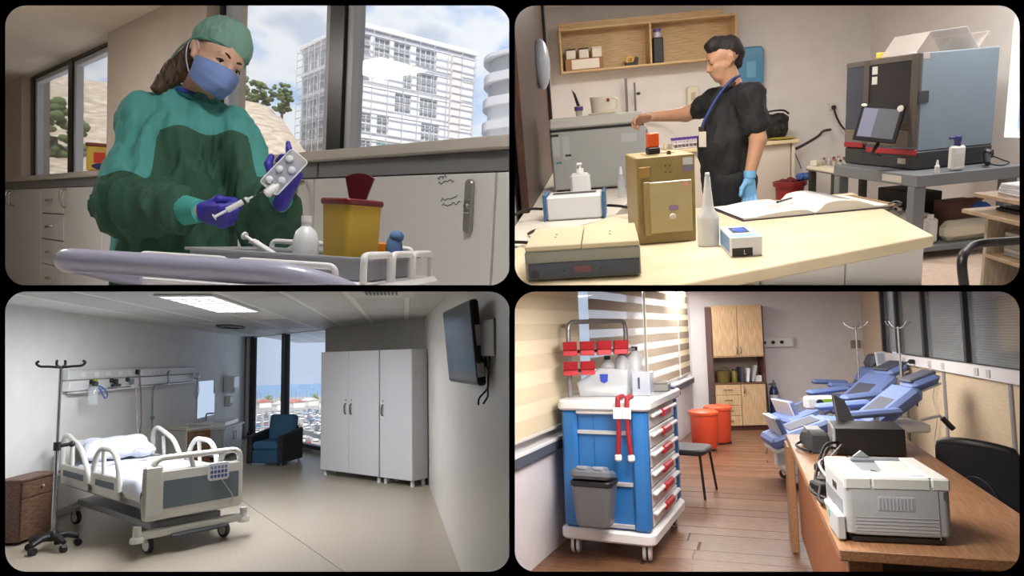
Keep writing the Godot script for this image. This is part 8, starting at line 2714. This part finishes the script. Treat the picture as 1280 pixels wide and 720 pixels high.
	for i in 3:
		var bt := thing("bottle", ["white dark-capped bottle behind the clear dispenser, left of three", "white dark-capped bottle behind the clear dispenser, middle of three", "white dark-capped bottle behind the clear dispenser, right of three"][i], "bottle", Vector3([-0.09, 0.0, 0.09][i], 0.001, [0.05, -0.02, -0.06][i]), 0.0, "white bottles on the blue cart")
		part("body", g().lathe(Vector3.ZERO, [Vector2(0, 0), Vector2(0.052, 0), Vector2(0.055, 0.01), Vector2(0.055, 0.21 + 0.03 * i), Vector2(0.02, 0.25 + 0.03 * i), Vector2(0, 0.25 + 0.03 * i)], 18), M("cfd3da", 0.35), bt)
		part("cap", g().lathe(Vector3(0, 0.25 + 0.03 * i, 0), [Vector2(0, 0), Vector2(0.024, 0), Vector2(0.024, 0.03), Vector2(0, 0.03)], 14), M("1c1d26", 0.4), bt)
	var fb := thing("metal_case", "flat grey metal case lying on the far right of the blue cart", "case", Vector3(0.17, 0.001, -0.24), 8.0)
	part("body", g().bx(-0.15, 0.13, 0, 0.055, -0.11, 0.11, 0.006), M("9a9a98", 0.4, 0.3), fb)
	part("lid", g().bx(-0.15, 0.13, 0.057, 0.068, -0.11, 0.11, 0.003), M("a9a9a6", 0.35, 0.3), fb)
	solo("clipboard", g().bx(-0.12, 0.12, 0, 0.012, -0.09, 0.09, 0.003), M("3454a6", 0.4), "blue folder lying at the far right corner of the blue cart", "folder", Vector3(0.18, 0.001, -0.46), 5.0)
	room = home


func pad(o: G, x0: float, y0: float, x1: float, y1: float, w: float, th: float, b := 0.03) -> G:
	var d := Vector2(x1 - x0, y1 - y0)
	o.at((x0 + x1) / 2, (y0 + y1) / 2, 0, 0, 0, rad_to_deg(d.angle()))
	return o.box(Vector3.ZERO, Vector3(d.length(), th, w), b)


func donor_couches() -> void:
	var blue := MG("6f85bd", 0.55, noise_tex("hide", 0.15, Color(0.9, 0.9, 0.9), Color.WHITE, 3), Vector3(4, 4, 4))
	var dark := M("4c4f5e", 0.6)
	var shell := M("d6d8dc", 0.4)
	var base := M("c4c6ca", 0.4)
	var c := thing("donor_couch", "blue reclined blood donation couch nearest the desk", "donor couch", Vector3(0.09, 0.006, -7.15), 13.0, "blue reclined couches along the right wall")
	part("leg_rest", pad(g(), -0.10, 0.40, 0.44, 0.585, 0.5, 0.11), blue, c)
	part("leg_pad", pad(g(), 0.08, 0.522, 0.36, 0.618, 0.30, 0.012, 0.005), dark, c)
	part("foot_stop", g().at(0.0, 0.55, 0, 0, 0, 22).prism(rrect(0.055, 0.22, 0.026, 5), -0.21, 0.21, 0.015), blue, c)
	part("foot_stop_shell", g().at(-0.035, 0.55, 0, 0, 0, 22).prism(rrect(0.02, 0.22, 0.009, 4), -0.2, 0.2, 0.004), shell, c)
	part("seat", pad(g(), 0.42, 0.565, 0.84, 0.52, 0.52, 0.12), blue, c)
	part("back", pad(g(), 0.78, 0.53, 1.24, 0.88, 0.52, 0.13, 0.04), blue, c)
	part("back_pad", pad(g(), 0.86, 0.665, 1.04, 0.80, 0.34, 0.016, 0.006), dark, c)
	part("headrest", pad(g(), 1.2, 0.905, 1.46, 1.0, 0.34, 0.10, 0.045), blue, c)
	part("headrest_pad", pad(g(), 1.19, 0.955, 1.43, 1.045, 0.26, 0.03, 0.012), dark, c)
	part("head_shell", pad(g(), 1.24, 0.85, 1.46, 0.94, 0.3, 0.02, 0.008), shell, c)
	part("under_shell", pad(g(), -0.08, 0.33, 0.44, 0.50, 0.44, 0.05, 0.015), shell, c)
	part("under_shell", pad(g(), 0.44, 0.47, 0.84, 0.44, 0.44, 0.06, 0.015), shell, c)
	for s in [-1, 1]:
		part("armrest", g().at(0.74, 0.70, s * 0.36, 0, 0, 4).box(Vector3.ZERO, Vector3(0.52, 0.06, 0.16), 0.025), blue, c)
		part("arm_post", g().rod(Vector3(0.82, 0.46, s * 0.33), Vector3(0.78, 0.68, s * 0.35), 0.022, 10), base, c)
	part("column", g().bx(0.52, 0.78, 0.16, 0.45, -0.14, 0.14, 0.02), base, c)
	part("foot_frame", g().bx(0.05, 1.25, 0.10, 0.16, -0.24, 0.24, 0.02), base, c)
	for x in [0.10, 1.2]:
		for z in [-0.21, 0.21]:
			var q := part("caster", g().at(x, 0.05, z, 0, 90).lathe(Vector3(0, -0.018, 0), [Vector2(0.02, 0), Vector2(0.045, 0), Vector2(0.05, 0.006), Vector2(0.05, 0.03), Vector2(0.045, 0.036), Vector2(0.02, 0.036)], 18), M("34353a", 0.6), c)
			part("fork", g().bx(x - 0.03, x + 0.03, 0.05, 0.14, z - 0.028, z + 0.028, 0.01), shell, q)
	part("caster_column", g().bx(0.02, 0.12, 0.13, 0.26, -0.26, -0.16, 0.01), shell, c)
	part("caster_column", g().bx(0.02, 0.12, 0.13, 0.26, 0.16, 0.26, 0.01), shell, c)
	part("control_arm", g().tube([Vector3(1.2, 0.62, 0.26), Vector3(1.36, 0.66, 0.28), Vector3(1.40, 0.62, 0.28)], 0.014, 8), base, c)
	part("control_grip", g().tube([Vector3(1.38, 0.64, 0.28), Vector3(1.46, 0.54, 0.30)], 0.024, 8), M("1c1c20", 0.5), c)
	part("frame_box", g().bx(0.95, 1.3, 0.50, 0.58, -0.2, 0.24, 0.015), shell, c)
	var b := dup(c, Vector3(0.22, 0.006, -8.6), 26.0, "blue reclined blood donation couch in the middle, behind the nearest one")
	# the farthest one stands upright
	var u := thing("donor_chair", "blue donation chair set upright, farthest along near the back wall", "donor chair", Vector3(0.72, 0.006, -9.95), 15.0)
	part("seat", pad(g(), 0.05, 0.52, 0.5, 0.5, 0.46, 0.12), blue, u)
	part("back", pad(g(), 0.44, 0.52, 0.62, 0.92, 0.44, 0.12, 0.04), blue, u)
	part("headrest", pad(g(), 0.60, 0.93, 0.69, 1.10, 0.28, 0.09, 0.04), dark, u)
	part("back_pad", pad(g(), 0.40, 0.6, 0.47, 0.76, 0.26, 0.02, 0.008), dark, u)
	part("leg_rest", pad(g(), -0.02, 0.18, 0.08, 0.50, 0.44, 0.1), blue, u)
	for s in [-1, 1]:
		part("armrest", g().at(0.2, 0.72, s * 0.30, 0, 0, -3).box(Vector3.ZERO, Vector3(0.46, 0.06, 0.14), 0.025), blue, u)
		part("arm_post", g().rod(Vector3(0.32, 0.48, s * 0.27), Vector3(0.3, 0.70, s * 0.29), 0.02, 10), base, u)
	part("column", g().bx(0.2, 0.44, 0.06, 0.45, -0.14, 0.14, 0.02), base, u)
	part("foot_frame", g().bx(0.0, 0.62, 0.0, 0.06, -0.24, 0.24, 0.015), base, u)
	# blood mixers on stands between the couches
	var m := thing("blood_mixer", "white blood mixer with a green label beside the nearest couch", "blood mixer", Vector3(0.46, 0.006, -7.95), 12.0)
	part("stand", g().rod(Vector3(0.1, 0.02, 0), Vector3(0.1, 0.62, 0), 0.02, 10), base, m)
	part("foot", g().lathe(Vector3(0.1, 0, 0), [Vector2(0, 0), Vector2(0.13, 0), Vector2(0.13, 0.015), Vector2(0.03, 0.04), Vector2(0, 0.04)], 18), base, m)
	part("housing", g().box(Vector3(0.1, 0.69, 0), Vector3(0.34, 0.13, 0.16), 0.02), M("d9dbe0", 0.4), m)
	part("label", g().bx(0.09, 0.19, 0.65, 0.735, 0.0805, 0.083), M("86b52a", 0.5), m)
	part("dial", g().at(0.06, 0.70, 0.08, 0, 90).lathe(Vector3.ZERO, [Vector2(0, 0), Vector2(0.035, 0), Vector2(0.033, 0.02), Vector2(0, 0.02)], 16), M("22242c", 0.4), m)
	var m2 := thing("blood_mixer", "white machine with black arms on a stand behind the couches", "blood mixer", Vector3(1.37, 0.006, -9.64), 20.0)
	part("stand", g().rod(Vector3(0, 0.02, 0), Vector3(0, 1.02, 0), 0.018, 10), base, m2)
	part("foot", g().lathe(Vector3.ZERO, [Vector2(0, 0), Vector2(0.1, 0), Vector2(0.1, 0.015), Vector2(0.03, 0.04), Vector2(0, 0.04)], 18), base, m2)
	part("housing", g().box(Vector3(-0.04, 0.78, 0.02), Vector3(0.24, 0.09, 0.14), 0.02), M("d9dbe0", 0.4), m2)
	for i in 4:
		part("arm", g().tube([Vector3(-0.14 + i * 0.045, 0.80, 0.08), Vector3(-0.10 + i * 0.045, 0.86 + i * 0.02, 0.1), Vector3(-0.05 + i * 0.045, 0.90 + i * 0.02, 0.08)], 0.022, 8), M("232428", 0.5), m2)
	part("screen", g().at(0.0, 1.05, 0.03, 0, -10).prism(rrect(0.12, 0.2, 0.012), -0.012, 0.012, 0.004), M("d3d5da", 0.3), m2)
	part("display", g().at(0.0, 1.06, 0.043, 0, -10).bx(-0.042, 0.042, -0.06, 0.07, 0, 0.002), M("9fa9b8", 0.2), m2)
	# drip stands
	for i in 2:
		var s := thing("iv_stand", ["thin chrome drip stand behind the middle couch", "thin chrome drip stand beside the farthest chair"][i], "IV stand", Vector3([1.36, 1.1][i], 0.006, [-8.2, -9.42][i]), 25.0 + 40.0 * i)
		part("pole", g().rod(Vector3(0, 0.03, 0), Vector3(0, 1.47, 0), 0.011, 10), M("c3c4c8", 0.25, 0.8), s)
		for k in 4:
			var a := TAU * k / 4.0
			var d := Vector3(cos(a), 0, sin(a))
			part("hook", g().tube(curve([Vector3(0, 1.45, 0), d * 0.06 + Vector3(0, 1.46, 0), d * 0.12 + Vector3(0, 1.5, 0), d * 0.14 + Vector3(0, 1.53, 0)]), 0.007, 6), M("c3c4c8", 0.25, 0.8), s)
		for k in 5:
			var a := TAU * k / 5.0
			part("leg", g().rod(Vector3(0, 0.06, 0), Vector3(cos(a) * 0.11, 0.012, sin(a) * 0.11), 0.011, 8), M("9a9b9f", 0.3, 0.7), s)


func donor_desk() -> void:
	var home := room
	room = home * T(0.50, 0.006, -4.02, 2)
	var wood := MG("b08a6a", 0.42, noise_tex("desk oak", 0.03, Color(0.78, 0.68, 0.58), Color.WHITE, 5), Vector3(9, 9, 0.7))
	var d := thing("desk", "long light brown wooden desk carrying the printer", "desk", Vector3.ZERO)
	part("top", g().bx(-0.33, 0.42, 0.705, 0.745, -1.32, 1.33, 0.004), wood, d)
	part("leg_panel", g().bx(-0.345, -0.30, 0.0, 0.704, -1.30, -1.02, 0.004), wood, d)
	part("leg_panel", g().bx(-0.30, -0.19, 0.0, 0.704, 1.24, 1.29, 0.004), wood, d)
	part("leg_panel", g().bx(0.12, 0.40, 0.0, 0.704, 1.24, 1.29, 0.004), wood, d)
	part("side_panel", g().bx(-0.285, -0.262, 0.12, 0.704, -1.02, 1.2, 0.003), MG("a0663f", 0.5, noise_tex("desk oak", 0.03, Color.WHITE, Color.WHITE), Vector3(9, 9, 0.7)), d)
	part("modesty_panel", g().bx(-0.26, 0.38, 0.25, 0.70, 1.0, 1.02, 0.003), M("6d727a", 0.5), d)
	room = home * T(0, 0.754, 0)
	# the printer
	var p := thing("printer", "pale grey laser printer with an open paper recess, nearest the front of the desk", "printer", Vector3(0.405, 0, -2.99), 5.0)
	var gray := M("b3b6ba", 0.45)
	var light := M("ced1ce", 0.4)
	part("body", g().at(0, 0.11, 0, 0, 90).prism(rrect(0.34, 0.42, 0.025, 5), -0.095, 0.08, 0.004), gray, p)
	part("foot_band", g().bx(-0.15, 0.15, 0.0, 0.016, -0.19, 0.19), M("55575c", 0.5), p)
	var lid := part("top", g().bx(-0.17, -0.08, 0.187, 0.232, -0.20, 0.212, 0.006), light, p)
	part("top", g().bx(0.11, 0.17, 0.187, 0.232, -0.20, 0.212, 0.006), light, p)
	part("top", g().bx(-0.08, 0.11, 0.187, 0.232, 0.10, 0.212, 0.006), light, p)
	part("top", g().bx(-0.08, 0.11, 0.187, 0.232, -0.20, -0.16, 0.006), M("7d838a", 0.45), p)
	part("recess", g().at(0.015, 0.203, -0.03, 0, 6).bx(-0.0945, 0.0945, -0.004, 0.0, -0.13, 0.128), M("8f979b", 0.4), p)
	part("recess_flap", g().at(0.055, 0.214, -0.02, 0, 9).bx(-0.05, 0.05, -0.002, 0.002, -0.1, 0.1, 0.001), M("c5c9c8", 0.4), p)
	part("catch", g().at(0.0, 0.206, 0.0, 30).bx(-0.003, 0.003, 0, 0.004, -0.05, 0.05), M("55585c", 0.4), p)
	part("tab", g().at(-0.03, 0.236, -0.185).prism(poly([-0.03, 0, 0.03, 0, 0.0, 0.024]), -0.008, 0.008), M("8d9298", 0.4), p)
	part("sticker", g().bx(-0.045, 0.03, 0.2322, 0.233, 0.165, 0.2), M("c3c5d6", 0.5), p)
	part("sticker", g().bx(0.04, 0.115, 0.2322, 0.233, 0.15, 0.2), M("e9ebf2", 0.5), p)
	for k in 2:
		part("print_line", g().bx(0.05, 0.10, 0.2331, 0.2335, 0.162 + k * 0.018, 0.168 + k * 0.018), M("6d7790", 0.6), p)
	# vent grille on the near face
	var vent := part("vent_grille", g().bx(-0.065, 0.055, 0.115, 0.165, 0.2095, 0.211, 0.0005), M("bcc0c6", 0.45), p)
	for i in 10:
		part("slot", g().bx(-0.06 + i * 0.0115, -0.06 + i * 0.0115 + 0.006, 0.12, 0.16, 0.211, 0.2122), M("a3a7ae", 0.5), vent)
	for i in 6:
		part("rib", g().bx(-0.14, 0.13, 0.03 + i * 0.012, 0.0315 + i * 0.012, 0.21, 0.2112), M("adb0b6", 0.5), p)
	part("seam", g().bx(0.128, 0.131, 0.02, 0.195, 0.2095, 0.2112), M("7f838a", 0.5), p)
	part("button", g().bx(0.145, 0.158, 0.16, 0.185, 0.207, 0.2115, 0.001), M("5b5e66", 0.4), p)
	# its front faces left: trays and slots
	part("front_slot", g().bx(-0.172, -0.1695, 0.15, 0.175, -0.02, 0.05), M("2a2b2e", 0.5), p)
	part("tray_gap", g().bx(-0.1715, -0.1695, 0.085, 0.135, -0.16, 0.15), M("7e8288", 0.5), p)
	part("tray", g().at(-0.175, 0.06, 0.03, 0, 0, 12).bx(-0.02, 0.004, -0.05, 0.03, -0.1, 0.1, 0.004), light, p)
	part("tray", g().at(-0.18, 0.04, 0.06).bx(-0.02, 0.008, -0.035, 0.05, -0.04, 0.14, 0.004), M("c1c5c8", 0.4), p)
	part("green_label", g().bx(-0.202, -0.2005, 0.05, 0.075, 0.03, 0.06), M("5fb59a", 0.5), p)
	# black computer case, card machine, screen, cables
	var pc := thing("computer_case", "flat black computer case lying on the desk behind the printer", "computer", Vector3(0.565, 0.0, -4.70), 0.0)
	part("body", g().bx(-0.18, 0.185, 0.004, 0.158, -0.183, 0.183, 0.004), M("141416", 0.45), pc)
	part("front_bezel", g().bx(-0.196, -0.181, 0.004, 0.16, -0.185, 0.185, 0.004), M("9a9ca0", 0.4), pc)
	for x in [-0.15, 0.15]:
		part("foot", g().bx(x - 0.02, x + 0.02, 0.0, 0.004, -0.16, 0.16), M("101012", 0.6), pc)
	var sc := thing("card_machine", "dark grey rounded desktop machine at the far left of the desk", "machine", Vector3(0.275, 0.0, -4.72), 8.0)
	part("body", g().at(0, 0.055, 0, 90).prism(poly([-0.16, -0.053, 0.16, -0.053, 0.16, 0.01, 0.08, 0.06, -0.08, 0.075, -0.16, 0.05]), -0.06, 0.06, 0.018), M("34363c", 0.5), sc)
	part("top_panel", g().at(0, 0.122, -0.03, 0, 4).bx(-0.045, 0.045, -0.006, 0.006, -0.07, 0.05, 0.003), M("5b5e66", 0.4), sc)
	var ts := thing("tablet_screen", "dark grey tilted screen standing on the desk behind the computer case", "screen", Vector3(0.485, 0.0, -5.02), 25.0)
	part("panel", g().at(0.0, 0.17, 0, 0, -16, 0).prism(poly([-0.06, -0.13, 0.09, -0.15, 0.02, 0.10, -0.055, 0.15]), -0.012, 0.012, 0.004), M("55555a", 0.4), ts)
	part("stand", g().bx(-0.06, 0.08, 0.0, 0.05, -0.06, 0.05, 0.01), M("2c2c30", 0.5), ts)
	var black := M("17171a", 0.5)
	var runs := [
		[Vector3(0.24, 0.02, -4.5), Vector3(0.19, 0.02, -4.62), Vector3(0.17, 0.02, -4.75), Vector3(0.22, 0.03, -4.85)],
		[Vector3(0.38, 0.05, -4.45), Vector3(0.31, 0.09, -4.2), Vector3(0.26, 0.06, -3.9), Vector3(0.24, 0.03, -3.65), Vector3(0.28, 0.02, -3.45)],
		[Vector3(0.39, 0.08, -4.5), Vector3(0.29, 0.12, -4.1), Vector3(0.22, 0.05, -3.75), Vector3(0.20, 0.02, -3.55)],
		[Vector3(0.34, 0.10, -3.25), Vector3(0.27, 0.13, -3.5), Vector3(0.28, 0.08, -3.9), Vector3(0.36, 0.06, -4.3)],
		[Vector3(0.24, 0.02, -3.3), Vector3(0.18, 0.025, -3.42), Vector3(0.19, 0.02, -3.62), Vector3(0.27, 0.03, -3.7), Vector3(0.3, 0.02, -3.5)],
		[Vector3(0.31, 0.02, -3.26), Vector3(0.24, 0.02, -3.2), Vector3(0.2, 0.02, -3.3), Vector3(0.22, 0.04, -3.48)],
	]
	for i in runs.size():
		solo("cable", g().tube(curve(runs[i], 8), 0.008, 7), black, "black cable in the tangle between the printer and the computer case", "cable", Vector3.ZERO, 0.0, "tangled black cables on the desk")
	solo("grey_cable", g().tube(curve([Vector3(0.24, 0.12, -3.2), Vector3(0.22, 0.14, -3.5), Vector3(0.3, 0.10, -3.9), Vector3(0.4, 0.08, -4.4)], 8), 0.007, 7), M("8d8f94", 0.5), "grey cable rising behind the printer through the black tangle", "cable")
	for i in 3:
		solo("power_adapter", g().box(Vector3.ZERO, Vector3(0.05, 0.04, 0.11), 0.008), black, ["black power adapter in the cables, nearest the printer", "black power adapter in the middle of the cable tangle", "black power adapter at the far end of the cable tangle"][i], "adapter", Vector3([0.215, 0.245, 0.27][i], 0.03, [-3.52, -3.68, -3.95][i]), [20.0, -15.0, 35.0][i])
	# office chair
	room = home
	var ch := thing("office_chair", "black padded office chair turned away beside the desk", "office chair", Vector3(1.27, 0.006, -4.68), 135.0)
	var leather := MG("26272d", 0.5, noise_tex("hide", 0.15, Color(0.9, 0.9, 0.9), Color.WHITE, 3), Vector3(3, 3, 3))
	var rows: Array = []
	for j in 9:
		var v := j / 8.0
		var row: Array = []
		for i in 13:
			var u := lerpf(-1, 1, i / 12.0)
			var wd := lerpf(0.21, 0.235, sin(v * PI * 0.8)) * (1.0 - 0.16 * pow(v, 4.0))
			row.append(Vector3(u * wd, 0.43 + v * 0.42 - 0.03 * u * u * v, -0.20 - 0.10 * v + 0.06 * u * u + 0.02 * sin(v * PI)))
		rows.append(row)
	part("back", g().sheet(rows, 0.05), leather, ch)
	var rim: Array = []
	for i in 13:
		rim.append(rows[0][i])
	for j in range(1, 9):
		rim.append(rows[j][12])
	for i in range(11, -1, -1):
		rim.append(rows[8][i])
	for j in range(7, 0, -1):
		rim.append(rows[j][0])
	var inner: Array = []
	for e in rim:
		inner.append((e as Vector3) + Vector3(0, 0, -0.025))
	part("edge_piping", g().tube(inner, 0.026, 8, true), M("1d1e22", 0.5), ch)
	var seam: Array = []
	for i in 11:
		var a := lerpf(0.15, PI - 0.15, i / 10.0)
		seam.append(Vector3(cos(a) * 0.11, 0.50 + sin(a) * 0.16, -0.255 - 0.03 * sin(a)))
	part("seam", g().tube(seam, 0.004, 5), M("3a3b42", 0.5), ch)
	part("seat", g().at(0, 0.47, 0.02, 0, 90).prism(rrect(0.48, 0.46, 0.12, 6), -0.04, 0.04, 0.02), leather, ch)
	part("column", g().rod(Vector3(0, 0.1, 0), Vector3(0, 0.44, 0), 0.03, 12), M("1b1b1e", 0.4), ch)
	for k in 5:
		var a := TAU * k / 5.0
		part("foot", g().tube([Vector3(0, 0.11, 0), Vector3(cos(a) * 0.28, 0.06, sin(a) * 0.28), Vector3(cos(a) * 0.29, 0.0, sin(a) * 0.29)], [0.03, 0.022, 0.016], 8), M("1b1b1e", 0.4), ch)
	for s in [-1, 1]:
		part("arm", g().tube(bend([Vector3(s * 0.24, 0.46, 0.05), Vector3(s * 0.28, 0.66, 0.06), Vector3(s * 0.27, 0.66, -0.2)], 0.05), 0.018, 8), M("1b1b1e", 0.4), ch)
